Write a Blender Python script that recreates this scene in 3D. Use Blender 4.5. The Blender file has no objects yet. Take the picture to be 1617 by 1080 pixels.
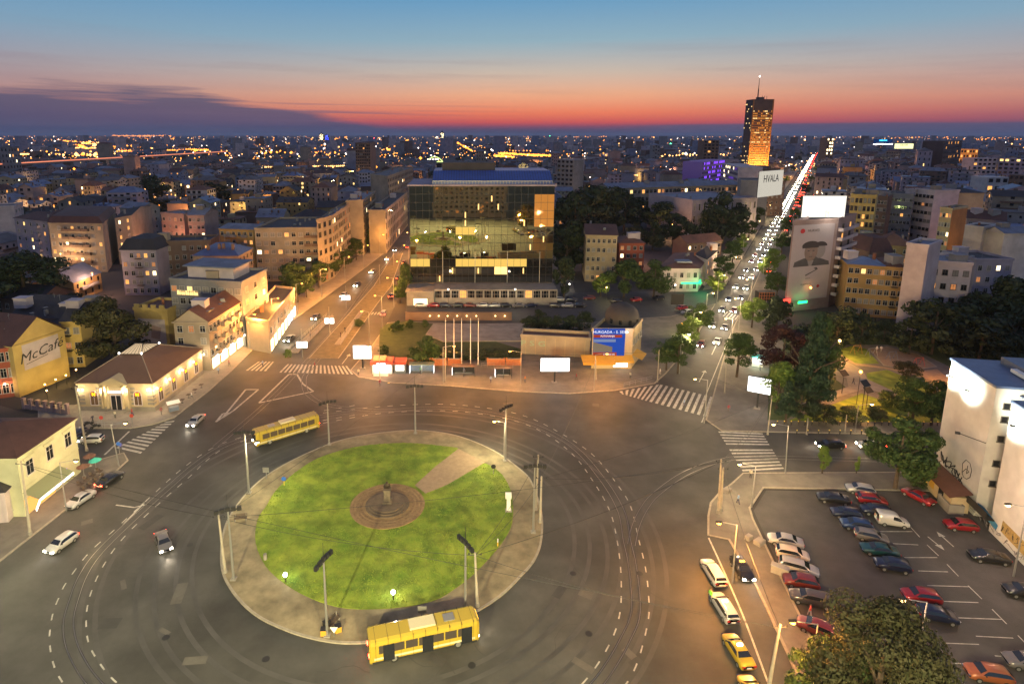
import bpy, bmesh, math, random
from math import sin, cos, pi, radians, sqrt, atan2, hypot
from mathutils import Vector, Matrix
R = random.Random(7)
SC = bpy.context.scene
COL = SC.collection

# ------------------------------------------------------------------ camera
CX, CY, FP, CH = 735.0, 400.0, 947.4, 55.0          # measured lens centre, focal length (photo pixels), height
TH = math.atan(187 / 947.4); ST, CT = sin(TH), cos(TH)
cd = bpy.data.cameras.new('camera'); cam = bpy.data.objects.new('camera', cd); COL.objects.link(cam)
cam.location = (0, 0, CH); cam.rotation_euler = (pi / 2 - TH, 0, 0)
cd.sensor_width = 36; cd.lens = FP / 1617 * 36
cd.shift_x = (808.5 - CX) / 1617; cd.shift_y = -(540 - CY) / 1617
cd.clip_start = 0.5; cd.clip_end = 200000
SC.camera = cam

# ------------------------------------------------------------------ sky
def world():
    w = bpy.data.worlds.new('World'); SC.world = w; w.use_nodes = True
    nt = w.node_tree; N = nt.nodes; L = nt.links; N.clear()
    out = N.new('ShaderNodeOutputWorld'); bg = N.new('ShaderNodeBackground'); bg.inputs[1].default_value = 1.0
    tc = N.new('ShaderNodeTexCoord'); sp = N.new('ShaderNodeSeparateXYZ'); L.new(tc.outputs['Generated'], sp.inputs[0])
    def M(op, a, b=None, c=None, clamp=False):
        n = N.new('ShaderNodeMath'); n.operation = op; n.use_clamp = clamp
        for i, v in enumerate((a, b, c)):
            if v is None: continue
            if isinstance(v, (int, float)): n.inputs[i].default_value = v
            else: L.new(v, n.inputs[i])
        return n.outputs[0]
    def ramp(fac, stops):
        n = N.new('ShaderNodeValToRGB'); L.new(fac, n.inputs[0]); e = n.color_ramp.elements
        while len(e) < len(stops): e.new(0.5)
        for k, (p, c) in enumerate(stops): e[k].position = p; e[k].color = srgb(*c) + (1,)
        return n.outputs[0]
    def mix(f, a, b, t='MIX'):
        n = N.new('ShaderNodeMix'); n.data_type = 'RGBA'; n.blend_type = t
        if isinstance(f, (int, float)): n.inputs[0].default_value = f
        else: L.new(f, n.inputs[0])
        for i, v in ((6, a), (7, b)):
            if isinstance(v, tuple): n.inputs[i].default_value = v + (1,)
            else: L.new(v, n.inputs[i])
        return n.outputs[2]
    x, y, z = sp.outputs
    zz = M('SQRT', M('MAXIMUM', z, 0.0))               # more room near the horizon
    # z .012 -> .11, .02 -> .14, .035 -> .187, .063 -> .25, .1 -> .316, .15 -> .387, .2 -> .447
    warm = ramp(zz, [(0.0, (62, 64, 92)), (.085, (78, 72, 104)), (.112, (128, 74, 100)), (.14, (208, 84, 84)), (.185, (238, 124, 92)),
                     (.25, (236, 170, 134)), (.31, (200, 182, 168)), (.38, (140, 172, 188)), (.46, (92, 150, 192)), (.62, (112, 134, 168)), (1.0, (116, 122, 158))])
    cool = ramp(zz, [(0.0, (56, 62, 92)), (.10, (74, 76, 108)), (.16, (138, 94, 114)), (.22, (182, 130, 126)), (.30, (160, 150, 160)),
                     (.38, (124, 158, 184)), (.46, (92, 148, 190)), (.62, (118, 130, 166)), (1.0, (116, 122, 158))])
    ang = M('ARCTAN2', x, y)                           # 0 ahead, + to the right
    d = M('ABSOLUTE', M('SUBTRACT', ang, 0.14))
    f = M('SUBTRACT', 1.0, M('MULTIPLY', M('MAXIMUM', M('SUBTRACT', d, 0.10), 0.0), 1.35), clamp=True)
    sky = mix(f, cool, warm)
    # streaky cirrus
    cb = N.new('ShaderNodeCombineXYZ'); L.new(M('MULTIPLY', ang, 2.2), cb.inputs[0]); L.new(M('MULTIPLY', M('ADD', z, M('MULTIPLY', ang, 0.02)), 42.0), cb.inputs[1])
    nz = N.new('ShaderNodeTexNoise'); nz.inputs['Scale'].default_value = 1.0; nz.inputs['Detail'].default_value = 6; nz.inputs['Roughness'].default_value = .55
    L.new(cb.outputs[0], nz.inputs['Vector'])
    hi = M('MULTIPLY', M('SUBTRACT', nz.outputs[0], 0.5), 2.6, clamp=True)
    band = M('MULTIPLY', M('SUBTRACT', 1.0, M('MULTIPLY', M('ABSOLUTE', M('SUBTRACT', z, 0.095)), 15.0), clamp=True), hi)
    sky = mix(M('MULTIPLY', band, 0.65), sky, srgb(140, 112, 122))
    # dark bank over the left
    top = M('ADD', M('MULTIPLY', M('ADD', ang, 0.1), -0.17), 0.012)   # rises to the left
    top = M('MINIMUM', top, 0.064)
    top = M('ADD', top, M('MULTIPLY', M('SUBTRACT', nz.outputs[0], 0.5), 0.07))
    bank = M('MULTIPLY', M('SUBTRACT', top, z), 95.0, clamp=True)
    bank = M('MULTIPLY', bank, M('MULTIPLY', M('SUBTRACT', 0.10, ang), 8.0, clamp=True))
    cb2 = N.new('ShaderNodeCombineXYZ'); L.new(M('MULTIPLY', ang, 3.0), cb2.inputs[0]); L.new(M('MULTIPLY', z, 90.0), cb2.inputs[1])
    n2 = N.new('ShaderNodeTexNoise'); n2.inputs['Scale'].default_value = 1.3; n2.inputs['Detail'].default_value = 5; L.new(cb2.outputs[0], n2.inputs['Vector'])
    bankc = mix(n2.outputs[0], srgb(56, 70, 108), srgb(88, 88, 118))
    sky = mix(M('MULTIPLY', bank, 0.9), sky, bankc)
    # thin dark streaks drawn out from the bank across the glow
    cb3 = N.new('ShaderNodeCombineXYZ'); L.new(M('MULTIPLY', ang, 2.4), cb3.inputs[0]); L.new(M('MULTIPLY', M('ADD', z, M('MULTIPLY', ang, 0.012)), 210.0), cb3.inputs[1])
    n3 = N.new('ShaderNodeTexNoise'); n3.inputs['Scale'].default_value = 1.0; n3.inputs['Detail'].default_value = 4; L.new(cb3.outputs[0], n3.inputs['Vector'])
    sm = M('MULTIPLY', M('SUBTRACT', n3.outputs[0], 0.5), 7.0, clamp=True)
    sm = M('MULTIPLY', sm, M('SUBTRACT', 1.0, M('MULTIPLY', M('ABSOLUTE', M('SUBTRACT', z, 0.034)), 38.0), clamp=True))
    sm = M('MULTIPLY', sm, M('SUBTRACT', 1.0, M('MULTIPLY', M('ABSOLUTE', M('ADD', ang, 0.25)), 2.6), clamp=True))
    sky = mix(M('MULTIPLY', sm, 0.75), sky, srgb(108, 92, 120))
    # far low bank on the right
    tr = M('ADD', 0.0165, M('MULTIPLY', M('SUBTRACT', n2.outputs[0], 0.5), 0.006))
    rb = M('MULTIPLY', M('MULTIPLY', M('SUBTRACT', tr, z), 500.0, clamp=True), M('MULTIPLY', M('SUBTRACT', ang, 0.22), 9.0, clamp=True))
    sky = mix(M('MULTIPLY', rb, 0.85), sky, srgb(84, 84, 116))
    # physical dusk sky adds the last of the sun's glow
    ns = N.new('ShaderNodeTexSky'); ns.sky_type = 'NISHITA'; ns.sun_disc = False
    ns.sun_elevation = radians(-2.0); ns.sun_rotation = radians(10)
    sc = N.new('ShaderNodeVectorMath'); sc.operation = 'SCALE'; L.new(ns.outputs[0], sc.inputs[0]); sc.inputs['Scale'].default_value = 0.05
    sky = mix(1.0, sky, sc.outputs[0], 'ADD')
    L.new(sky, bg.inputs[0]); L.new(bg.outputs[0], out.inputs[0])
def lin(v): v /= 255.0; return v / 12.92 if v <= .04045 else ((v + .055) / 1.055) ** 2.4
def srgb(r, g, b): return (lin(r), lin(g), lin(b))
world()
sl = bpy.data.lights.new('afterglow_sun', 'SUN'); sl.energy = 0.06; sl.angle = radians(40); sl.color = (1, .62, .45)
so = bpy.data.objects.new('afterglow_sun', sl); so.rotation_euler = (radians(84), 0, radians(170)); COL.objects.link(so)
SC.view_settings.view_transform = 'Standard'; SC.view_settings.look = 'None'
SC.view_settings.exposure = 0.0; SC.view_settings.gamma = 1.0; SC.view_settings.use_curve_mapping = False
SC.render.engine = 'CYCLES'
cy = SC.cycles; cy.use_denoising = True; cy.max_bounces = 4; cy.diffuse_bounces = 2; cy.glossy_bounces = 3
cy.transmission_bounces = 2; cy.sample_clamp_indirect = 3.0; cy.use_adaptive_sampling = True; cy.adaptive_threshold = 0.02
cy.caustics_reflective = False; cy.caustics_refractive = False
try: cy.use_light_tree = True
except Exception: pass

# ------------------------------------------------------------------ measuring helpers
def P(px, py, z=0.0):
    """photo pixel -> ground-plan point at height z (metres)"""
    u = px - CX; v = py - CY; d = FP * ST + v * CT; h = CH - z
    return Vector((h * u / d, h * (FP * CT - v * ST) / d))
def P3(px, py, z=0.0):
    p = P(px, py, z); return Vector((p.x, p.y, z))
def HT(px, pyb, pyt):
    """height of something standing at ground pixel (px,pyb) whose top shows at row pyt"""
    Y = P(px, pyb).y; v = pyt - CY
    return CH - Y * (FP * ST + v * CT) / (FP * CT - v * ST)
def PIX(x, y, z=0.0):
    d = y * CT + (CH - z) * ST
    if d <= 0.1: return None
    return (CX + FP * x / d, CY + FP * ((CH - z) * CT - y * ST) / d)

# ------------------------------------------------------------------ object helpers
LABELS = {}
def tag(o, label=None, cat=None, group=None, kind=None):
    if label:
        if label in LABELS and not group: print('DUP LABEL', label)
        LABELS[label] = o.name; o['label'] = label
    if cat: o['category'] = cat
    if group: o['group'] = group
    if kind: o['kind'] = kind
    return o
def empty(name, loc=(0, 0, 0), rz=0.0, label=None, cat=None, group=None):
    o = bpy.data.objects.new(name, None); o.empty_display_size = .5
    o.location = (loc[0], loc[1], loc[2] if len(loc) > 2 else 0); o.rotation_euler = (0, 0, rz); COL.objects.link(o)
    return tag(o, label, cat, group)
def link(name, mesh, parent=None, loc=(0, 0, 0), rz=0.0, mat=None, scale=None):
    o = bpy.data.objects.new(name, mesh); COL.objects.link(o)
    if parent is not None: o.parent = parent
    o.location = loc; o.rotation_euler = (0, 0, rz)
    if scale: o.scale = scale
    if mat is not None:
        o.material_slots[0].link = 'OBJECT'; o.material_slots[0].material = mat
    return o
class MB:
    """collects faces, builds one mesh"""
    def __init__(s): s.v = []; s.f = []; s.m = []
    def quad(s, pts, mi=0):
        n = len(s.v); s.v += [tuple(p) for p in pts]; s.f.append(tuple(range(n, n + len(pts)))); s.m.append(mi)
    def box(s, x0, x1, y0, y1, z0, z1, mi=0, mtop=None):
        n = len(s.v); s.v += [(x, y, z) for z in (z0, z1) for y in (y0, y1) for x in (x0, x1)]
        for k, f in enumerate(((0, 2, 3, 1), (4, 5, 7, 6), (0, 1, 5, 4), (1, 3, 7, 5), (3, 2, 6, 7), (2, 0, 4, 6))):
            s.f.append(tuple(n + i for i in f)); s.m.append(mtop if (k == 1 and mtop is not None) else mi)
    def obox(s, c, dx, dy, dz, rz, mi=0):
        """oriented box, c = centre of the bottom"""
        n = len(s.v); ca, sa = cos(rz), sin(rz)
        for z in (0, dz):
            for y in (-dy / 2, dy / 2):
                for x in (-dx / 2, dx / 2): s.v.append((c[0] + x * ca - y * sa, c[1] + x * sa + y * ca, c[2] + z))
        for f in ((0, 2, 3, 1), (4, 5, 7, 6), (0, 1, 5, 4), (1, 3, 7, 5), (3, 2, 6, 7), (2, 0, 4, 6)):
            s.f.append(tuple(n + i for i in f)); s.m.append(mi)
    def prism(s, pts, z0, z1, mi=0, mtop=None, bottom=False):
        n = len(s.v); k = len(pts)
        s.v += [(p[0], p[1], z0) for p in pts] + [(p[0], p[1], z1) for p in pts]
        for i in range(k):
            j = (i + 1) % k; s.f.append((n + i, n + j, n + k + j, n + k + i)); s.m.append(mi)
        s.f.append(tuple(n + k + i for i in range(k))); s.m.append(mi if mtop is None else mtop)
        if bottom: s.f.append(tuple(n + i for i in reversed(range(k)))); s.m.append(mi)
    def tube(s, a, b, r0, r1=None, n=8, mi=0, caps=True):
        if r1 is None: r1 = r0
        a = Vector(a); b = Vector(b); d = (b - a)
        if d.length < 1e-6: return
        d.normalize(); u = d.cross(Vector((0, 0, 1)))
        if u.length < 1e-3: u = Vector((1, 0, 0))
        u.normalize(); w = d.cross(u); k = len(s.v)
        for c, r in ((a, r0), (b, r1)):
            for i in range(n):
                t = 2 * pi * i / n; s.v.append(tuple(c + (u * cos(t) + w * sin(t)) * r))
        for i in range(n):
            j = (i + 1) % n; s.f.append((k + i, k + j, k + n + j, k + n + i)); s.m.append(mi)
        if caps:
            s.f.append(tuple(k + i for i in reversed(range(n)))); s.m.append(mi)
            s.f.append(tuple(k + n + i for i in range(n))); s.m.append(mi)
    def lathe(s, prof, n=16, c=(0, 0), mi=0):
        k = len(s.v)
        for r, z in prof:
            for i in range(n):
                t = 2 * pi * i / n; s.v.append((c[0] + r * cos(t), c[1] + r * sin(t), z))
        for a in range(len(prof) - 1):
            for i in range(n):
                j = (i + 1) % n; s.f.append((k + a * n + i, k + a * n + j, k + (a + 1) * n + j, k + (a + 1) * n + i)); s.m.append(mi)
        s.f.append(tuple(k + (len(prof) - 1) * n + i for i in range(n))); s.m.append(mi)
    def mesh(s, name, mats, smooth=False):
        me = bpy.data.meshes.new(name); me.from_pydata(s.v, [], s.f)
        for m in (mats if isinstance(mats, (list, tuple)) else [mats]): me.materials.append(m)
        me.polygons.foreach_set('material_index', s.m)
        if smooth: me.polygons.foreach_set('use_smooth', [True] * len(s.f))
        me.update(); return me
    def build(s, name, mats, parent=None, loc=(0, 0, 0), rz=0.0, smooth=False):
        return link(name, s.mesh(name, mats, smooth), parent, loc, rz)

# ------------------------------------------------------------------ materials
def mat(name, col, rough=.8, metal=0.0, noise=.0, scale=.4, bump=0.0, spec=.5, col2=None, emit=None, es=1.0, stain=None, coat=0):
    m = bpy.data.materials.new(name); m.use_nodes = True; nt = m.node_tree; b = nt.nodes['Principled BSDF']
    b.inputs['Base Color'].default_value = tuple(col) + (1,); b.inputs['Roughness'].default_value = rough
    b.inputs['Metallic'].default_value = metal; b.inputs['Specular IOR Level'].default_value = spec
    if coat: b.inputs['Coat Weight'].default_value = coat; b.inputs['Coat Roughness'].default_value = .06
    if emit:
        b.inputs['Emission Color'].default_value = tuple(emit) + (1,); b.inputs['Emission Strength'].default_value = es
        m.cycles.emission_sampling = 'NONE'
    if noise or col2:
        g = nt.nodes.new('ShaderNodeNewGeometry'); n = nt.nodes.new('ShaderNodeTexNoise')
        n.inputs['Scale'].default_value = scale; n.inputs['Detail'].default_value = 6; n.inputs['Roughness'].default_value = .65
        nt.links.new(g.outputs['Position'], n.inputs['Vector'])
        rp = nt.nodes.new('ShaderNodeValToRGB'); e = rp.color_ramp.elements
        e[0].position = .32; e[1].position = .68
        c2 = col2 or tuple(min(1, c * (1 + noise)) for c in col)
        c1 = col if col2 else tuple(c * (1 - noise) for c in col)
        e[0].color = tuple(c1) + (1,); e[1].color = tuple(c2) + (1,)
        nt.links.new(n.outputs[0], rp.inputs[0]); last = rp.outputs[0]
        if stain:
            n2 = nt.nodes.new('ShaderNodeTexNoise'); n2.inputs['Scale'].default_value = stain[0]; n2.inputs['Detail'].default_value = 3
            nt.links.new(g.outputs['Position'], n2.inputs['Vector'])
            mp = nt.nodes.new('ShaderNodeMapRange'); mp.inputs[1].default_value = .42; mp.inputs[2].default_value = .62
            mp.inputs[3].default_value = 1; mp.inputs[4].default_value = stain[1]
            nt.links.new(n2.outputs[0], mp.inputs[0])
            mx = nt.nodes.new('ShaderNodeMix'); mx.data_type = 'RGBA'; mx.blend_type = 'MULTIPLY'; mx.inputs[0].default_value = 1
            nt.links.new(last, mx.inputs[6]); nt.links.new(mp.outputs[0], mx.inputs[7]); last = mx.outputs[2]
        nt.links.new(last, b.inputs['Base Color'])
        if bump:
            n3 = nt.nodes.new('ShaderNodeTexNoise'); n3.inputs['Scale'].default_value = scale * 18; n3.inputs['Detail'].default_value = 4
            nt.links.new(g.outputs['Position'], n3.inputs['Vector'])
            bp = nt.nodes.new('ShaderNodeBump'); bp.inputs['Strength'].default_value = bump; bp.inputs['Distance'].default_value = .05
            nt.links.new(n3.outputs[0], bp.inputs['Height']); nt.links.new(bp.outputs[0], b.inputs['Normal'])
    return m
def glow(name, col, s, samp=False):
    m = bpy.data.materials.new(name); m.use_nodes = True; nt = m.node_tree; nt.nodes.clear()
    o = nt.nodes.new('ShaderNodeOutputMaterial'); e = nt.nodes.new('ShaderNodeEmission')
    e.inputs[0].default_value = tuple(col) + (1,); e.inputs[1].default_value = s; nt.links.new(e.outputs[0], o.inputs[0])
    m.cycles.emission_sampling = 'AUTO' if samp else 'NONE'
    return m
M = {}
M['ground'] = mat('city_ground', (.045, .042, .04), .95, noise=.35, scale=.02)
M['asphalt'] = mat('asphalt', (.064, .063, .058), .68, noise=.28, scale=.16, bump=.3, stain=(.06, .62), spec=.35)
M['lotasphalt'] = mat('lot_asphalt', (.058, .054, .052), .7, noise=.22, scale=.35, bump=.3, stain=(.09, .7))
M['darkasphalt'] = mat('dark_asphalt', (.04, .042, .048), .7, noise=.2, scale=.3)
M['pave'] = mat('paving', (.15, .135, .115), .85, noise=.18, scale=.5, bump=.3, stain=(.12, .72))
M['pavelight'] = mat('pale_paving', (.24, .21, .175), .85, noise=.14, scale=.8, stain=(.15, .8))
M['islpave'] = mat('worn_island_paving', (.22, .18, .11), .9, noise=.3, scale=.5, bump=.4, stain=(.14, .6))
M['kerb'] = mat('kerb_stone', (.27, .24, .19), .85, noise=.2, scale=1.5)
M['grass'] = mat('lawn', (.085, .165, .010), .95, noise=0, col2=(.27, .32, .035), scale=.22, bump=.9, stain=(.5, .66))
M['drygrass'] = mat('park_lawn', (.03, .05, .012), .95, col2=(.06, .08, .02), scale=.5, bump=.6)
M['tramgrass'] = mat('dusty_reserve', (.13, .105, .06), .95, noise=.3, scale=.6)
M['brickring'] = mat('brown_brick_paving', (.27, .175, .085), .9, noise=.3, scale=1.6, bump=.5, stain=(.4, .75))
M['darkstep'] = mat('dark_stone_step', (.11, .08, .055), .85, noise=.25, scale=1.2)
M['pinkpath'] = mat('reddish_path', (.27, .19, .12), .9, noise=.15, scale=1.2)
M['marking'] = mat('road_paint', (.42, .41, .37), .7, noise=.12, scale=2.5, stain=(1.3, .7))
M['yellowmark'] = mat('yellow_road_paint', (.7, .45, .05), .7, noise=.2, scale=2)
M['rail'] = mat('steel_rail', (.3, .28, .26), .3, metal=.9)
M['railbed'] = mat('rail_groove', (.028, .026, .025), .8)
M['patch'] = mat('road_patch', (.035, .033, .032), .75)
M['water'] = mat('river_water', (.02, .025, .03), .12, spec=.8)
M['metal'] = mat('galvanised_steel', (.30, .30, .29), .45, metal=.6)
M['darkmetal'] = mat('dark_steel', (.03, .03, .03), .5, metal=.4)
M['concrete'] = mat('concrete', (.26, .24, .21), .85, noise=.15, scale=.4, stain=(.3, .8))
M['woodpole'] = mat('pale_pole', (.30, .27, .22), .8, noise=.15, scale=1)
M['bronze'] = mat('bronze', (.07, .055, .04), .45, metal=.7)
M['stone'] = mat('monument_stone', (.13, .105, .075), .8, noise=.25, scale=2)
M['black'] = mat('black_rubber', (.015, .015, .015), .7)
M['glass'] = mat('car_glass', (.012, .014, .018), .06, spec=.9)
M['chrome'] = mat('chrome', (.6, .6, .6), .2, metal=1)
M['white'] = mat('white_paint', (.75, .74, .72), .5)
M['bark'] = mat('bark', (.07, .05, .035), .95, noise=.3, scale=2)
M['redplastic'] = mat('red_kiosk_paint', (.45, .06, .03), .5)
M['yellowaw'] = mat('yellow_awning', (.48, .27, .03), .8, noise=.1)
M['greenaw'] = mat('green_panel', (.17, .19, .11), .7)
M['teal'] = mat('teal_board', (.05, .4, .36), .6)
M['brickwall'] = mat('orange_brick_fence', (.35, .13, .055), .85, noise=.2, scale=2)
M['tin'] = mat('blue_grey_tin', (.13, .16, .22), .45, metal=.2, noise=.2, scale=.5)
# walls and roofs
WALL = {
 'cream': (.42, .33, .2), 'yellow': (.5, .36, .12), 'beige': (.33, .26, .19), 'pink': (.36, .25, .22), 'grey': (.24, .23, .23),
 'white': (.55, .52, .5), 'palegreen': (.46, .46, .3), 'ochre': (.4, .25, .09), 'red': (.34, .09, .05), 'brown': (.17, .11, .08),
 'dark': (.07, .06, .06), 'pinkwhite': (.5, .42, .42), 'bluegrey': (.2, .23, .32), 'orange': (.42, .18, .06), 'limestone': (.3, .25, .19), 'lilac': (.33, .29, .34)}
for k, c in list(WALL.items()): WALL[k] = mat('wall_' + k, c, .88, noise=.12, scale=.35, bump=.15, stain=(.12, .8))
ROOF = {'redbrown': (.09, .04, .03), 'dark': (.035, .032, .035), 'grey': (.11, .11, .12), 'blue': (.09, .13, .24), 'tin': (.17, .19, .24), 'rust': (.15, .065, .04), 'pale': (.22, .22, .24)}
for k, c in list(ROOF.items()): ROOF[k] = mat('roof_' + k, c, .75 if k != 'blue' else .4, noise=.2, scale=.8, bump=.4, stain=(.2, .75))
M['frame'] = mat('window_frame', (.42, .39, .35), .6)
M['darkframe'] = mat('dark_window_frame', (.1, .085, .07), .6)
M['pane'] = mat('dark_pane', (.012, .014, .018), .08, spec=.8)
M['blind'] = mat('pane_with_blind', (.22, .2, .18), .5)
LIT = [glow('lit_warm', (1, .42, .10), 1.6), glow('lit_yellow', (1, .62, .2), 2.2), glow('lit_bright', (1, .78, .42), 4.5), glow('lit_dim', (1, .38, .13), .55), glow('lit_white', (.85, .95, 1), 2.6), glow('lit_green', (.5, .9, .35), 1.0)]
GL = {'white': glow('lamp_white', (1, .93, .8), 14), 'warm': glow('lamp_warm', (1, .62, .22), 14), 'orange': glow('lamp_orange', (1, .42, .07), 12),
      'screen': glow('lit_billboard', (1, .97, .95), 2.6), 'head': glow('headlamp', (1, .86, .66), 60), 'tail': glow('tail_lamp', (1, .03, .012), 50),
      'green': glow('green_neon', (.02, 1, .25), 3.5), 'red': glow('red_neon', (1, .05, .03), 4), 'blue': glow('blue_neon', (.05, .08, 1), 5),
      'cyan': glow('cyan_neon', (.05, .55, 1), 5), 'violet': glow('violet_neon', (.22, .06, 1), 2.2), 'strip': glow('neon_strip', (1, .85, .72), 5), 'amber': glow('amber_light', (1, .5, .06), 6)}

def lamp(loc, power, col=(1, .62, .28), r=.25, parent=None, spot=None, aim=None, blend=.6, name='lamp_light'):
    ld = bpy.data.lights.new(name, 'SPOT' if spot else 'POINT'); ld.energy = power; ld.color = col; ld.shadow_soft_size = r
    if spot: ld.spot_size = radians(spot); ld.spot_blend = blend
    o = bpy.data.objects.new(name, ld); COL.objects.link(o)
    o.location = loc
    if aim is not None:
        d = Vector(aim) - Vector(loc); o.rotation_euler = d.to_track_quat('-Z', 'Y').to_euler()
    if parent is not None:
        o.parent = parent; o.matrix_parent_inverse = parent.matrix_basis.inverted()
    return o
def ordinal(n):
    W = ['zeroth', 'first', 'second', 'third', 'fourth', 'fifth', 'sixth', 'seventh', 'eighth', 'ninth', 'tenth', 'eleventh', 'twelfth']
    if n < len(W): return W[n]
    return str(n) + ('th' if 10 <= n % 100 <= 20 else {1: 'st', 2: 'nd', 3: 'rd'}.get(n % 10, 'th'))
# ================================================================== SETTING: ground, roads, pavements, markings
def sheet(name, pts, z, m, kind='structure', parent=None):
    b = MB(); b.quad([(p[0], p[1], z) for p in pts]); o = b.build(name, m, parent)
    if kind: tag(o, kind=kind)
    return o
def ccw(pts):
    a = sum(pts[i][0] * pts[(i + 1) % len(pts)][1] - pts[(i + 1) % len(pts)][0] * pts[i][1] for i in range(len(pts)))
    return pts if a > 0 else pts[::-1]
def spline(pts, n=8, closed=False):
    pts = [Vector(p) for p in pts]; out = []; k = len(pts)
    for i in range(k if closed else k - 1):
        p0 = pts[(i - 1) % k] if (closed or i > 0) else pts[i]
        p1 = pts[i]; p2 = pts[(i + 1) % k]; p3 = pts[(i + 2) % k] if (closed or i + 2 < k) else p2
        for j in range(n):
            t = j / n
            out.append(.5 * ((2 * p1) + (-p0 + p2) * t + (2 * p0 - 5 * p1 + 4 * p2 - p3) * t * t + (-p0 + 3 * p1 - 3 * p2 + p3) * t ** 3))
    if not closed: out.append(pts[-1])
    return out
def pxpoly(pp): return ccw([P(*p) for p in pp])
def ribbon(b, pts, w, z, mi=0):
    """flat strip of width w along a path"""
    L = []
    for i, p in enumerate(pts):
        a = pts[max(0, i - 1)]; c = pts[min(len(pts) - 1, i + 1)]; d = (c - a); d.normalize(); n = Vector((-d.y, d.x))
        L.append((p + n * w / 2, p - n * w / 2))
    for i in range(len(L) - 1):
        b.quad([(*L[i][1], z), (*L[i + 1][1], z), (*L[i + 1][0], z), (*L[i][0], z)], mi)
def ring_strip(b, pts, win, wout, z0, z1, mi=0):
    k = len(pts); c = sum(pts, Vector((0, 0))) / k
    n = []
    for i in range(k):
        d = pts[(i + 1) % k] - pts[i - 1]; d.normalize(); n.append(Vector((d.y, -d.x)))
    for i in range(k):
        j = (i + 1) % k; a, bb = pts[i] + n[i] * wout, pts[j] + n[j] * wout; c1, d1 = pts[i] - n[i] * win, pts[j] - n[j] * win
        b.quad([(*a, z0), (*bb, z0), (*bb, z1), (*a, z1)], mi); b.quad([(*a, z1), (*bb, z1), (*d1, z1), (*c1, z1)], mi)
def slab(name, pp, m, z=.12, smooth=False, kerb=True, z0=-.03):
    pts = pxpoly(pp)
    if smooth: pts = spline(pts, 6, True)
    b = MB(); b.prism(pts, z0, z, 0); o = tag(b.build(name, m), kind='structure')
    if kerb:
        k = MB(); ring_strip(k, pts, .28, .012, z0, z + .006); k.build('kerb', M['kerb'], o)
    return o

b = MB(); n = 64
for i in range(n):
    a0, a1 = 2 * pi * i / n, 2 * pi * (i + 1) / n
    rr = [0, 600, 6000, 90000]
    for k in range(3):
        q = [(rr[k] * cos(a0), rr[k] * sin(a0), -.06), (rr[k + 1] * cos(a0), rr[k + 1] * sin(a0), -.06), (rr[k + 1] * cos(a1), rr[k + 1] * sin(a1), -.06)]
        if k: q.append((rr[k] * cos(a1), rr[k] * sin(a1), -.06))
        b.quad(q)
tag(b.build('ground', M['ground']), kind='structure')

# the square and its streets: one asphalt sheet
NEM0, NEM1 = P(505, 590), P(645, 372)      # boulevard axis
AV0, AV1 = P(1078, 618), P(1286, 240)      # avenue axis
road_px = [(-700, 1500), (-700, 980), (-60, 915), (0, 880), (0, 640), (110, 672), (206, 677), (275, 660), (366, 586), (400, 552), (440, 522), (484, 491), (560, 436), (612, 396),
           (622, 372), (650, 372), (650, 400), (643, 440), (628, 474), (612, 508), (588, 545), (553, 585), (620, 600), (820, 619), (971, 617), (1034, 606), (1060, 580), (1104, 526),
           (1145, 456), (1180, 397), (1215, 338), (1250, 287), (1275, 250), (1287, 236), (1293, 236), (1290, 250), (1270, 287), (1252, 330), (1222, 384),
           (1200, 430), (1180, 475), (1160, 512), (1142, 566), (1125, 627), (1114, 663), (1380, 686), (1900, 700), (1900, 752), (1480, 745), (1173, 749), (1200, 900), (1320, 1200), (1500, 1500)]
sheet('road', pxpoly(road_px), 0.0, M['asphalt'])
# service road and forecourt in front of the offices
sheet('forecourt_road', pxpoly([(643, 442), (640, 505), (830, 512), (1060, 500), (1128, 487), (1150, 452), (1120, 458), (900, 462), (880, 450), (660, 455)]), -.002 + .006, M['darkasphalt'])
sheet('side_lane', pxpoly([(868, 462), (908, 462), (888, 380), (872, 380)]), .010, M['pave'])

# pavements
slab('pavement', [(60, 660), (110, 677), (206, 677), (240, 671), (275, 660), (330, 618), (366, 586), (400, 552), (440, 522), (484, 491), (560, 436), (612, 396), (600, 385), (540, 420), (380, 530), (300, 585), (118, 640), (60, 640)], M['pavelight'])
slab('pavement', [(110, 745), (150, 728), (196, 715), (203, 727), (176, 752), (109, 802), (52, 846), (0, 887), (-80, 945), (-80, 860), (0, 800), (60, 765)], M['pave'])
slab('pavement', [(553, 585), (566, 596), (620, 605), (712, 610), (820, 619), (899, 622), (971, 617), (1034, 606), (1052, 590), (1075, 563), (1104, 524), (1130, 480), (1060, 500), (830, 516), (640, 508), (612, 510), (588, 545)], M['pave'])
slab('pavement', [(1125, 627), (1114, 663), (1140, 681), (1380, 686), (1700, 694), (1700, 560), (1500, 530), (1300, 520), (1222, 520), (1210, 480), (1225, 430), (1235, 395), (1222, 384), (1200, 430), (1180, 475), (1160, 512), (1142, 566)], M['pave'])
slab('pavement', [(1173, 747), (1154, 764), (1134, 779), (1121, 794), (1117, 815), (1117, 845), (1150, 852), (1194, 928), (1240, 1027), (1275, 1110), (1330, 1230), (1400, 1230), (1330, 1100), (1271, 986), (1228, 899), (1190, 820), (1185, 803), (1206, 771), (1490, 776), (1495, 745)], M['pave'])
lot = sheet('car_park', pxpoly([(1190, 806), (1210, 774), (1500, 778), (1640, 900), (1900, 1050), (1900, 1400), (1480, 1400), (1334, 1100), (1275, 986), (1232, 899)]), .003 + .004, M['lotasphalt'])
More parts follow.
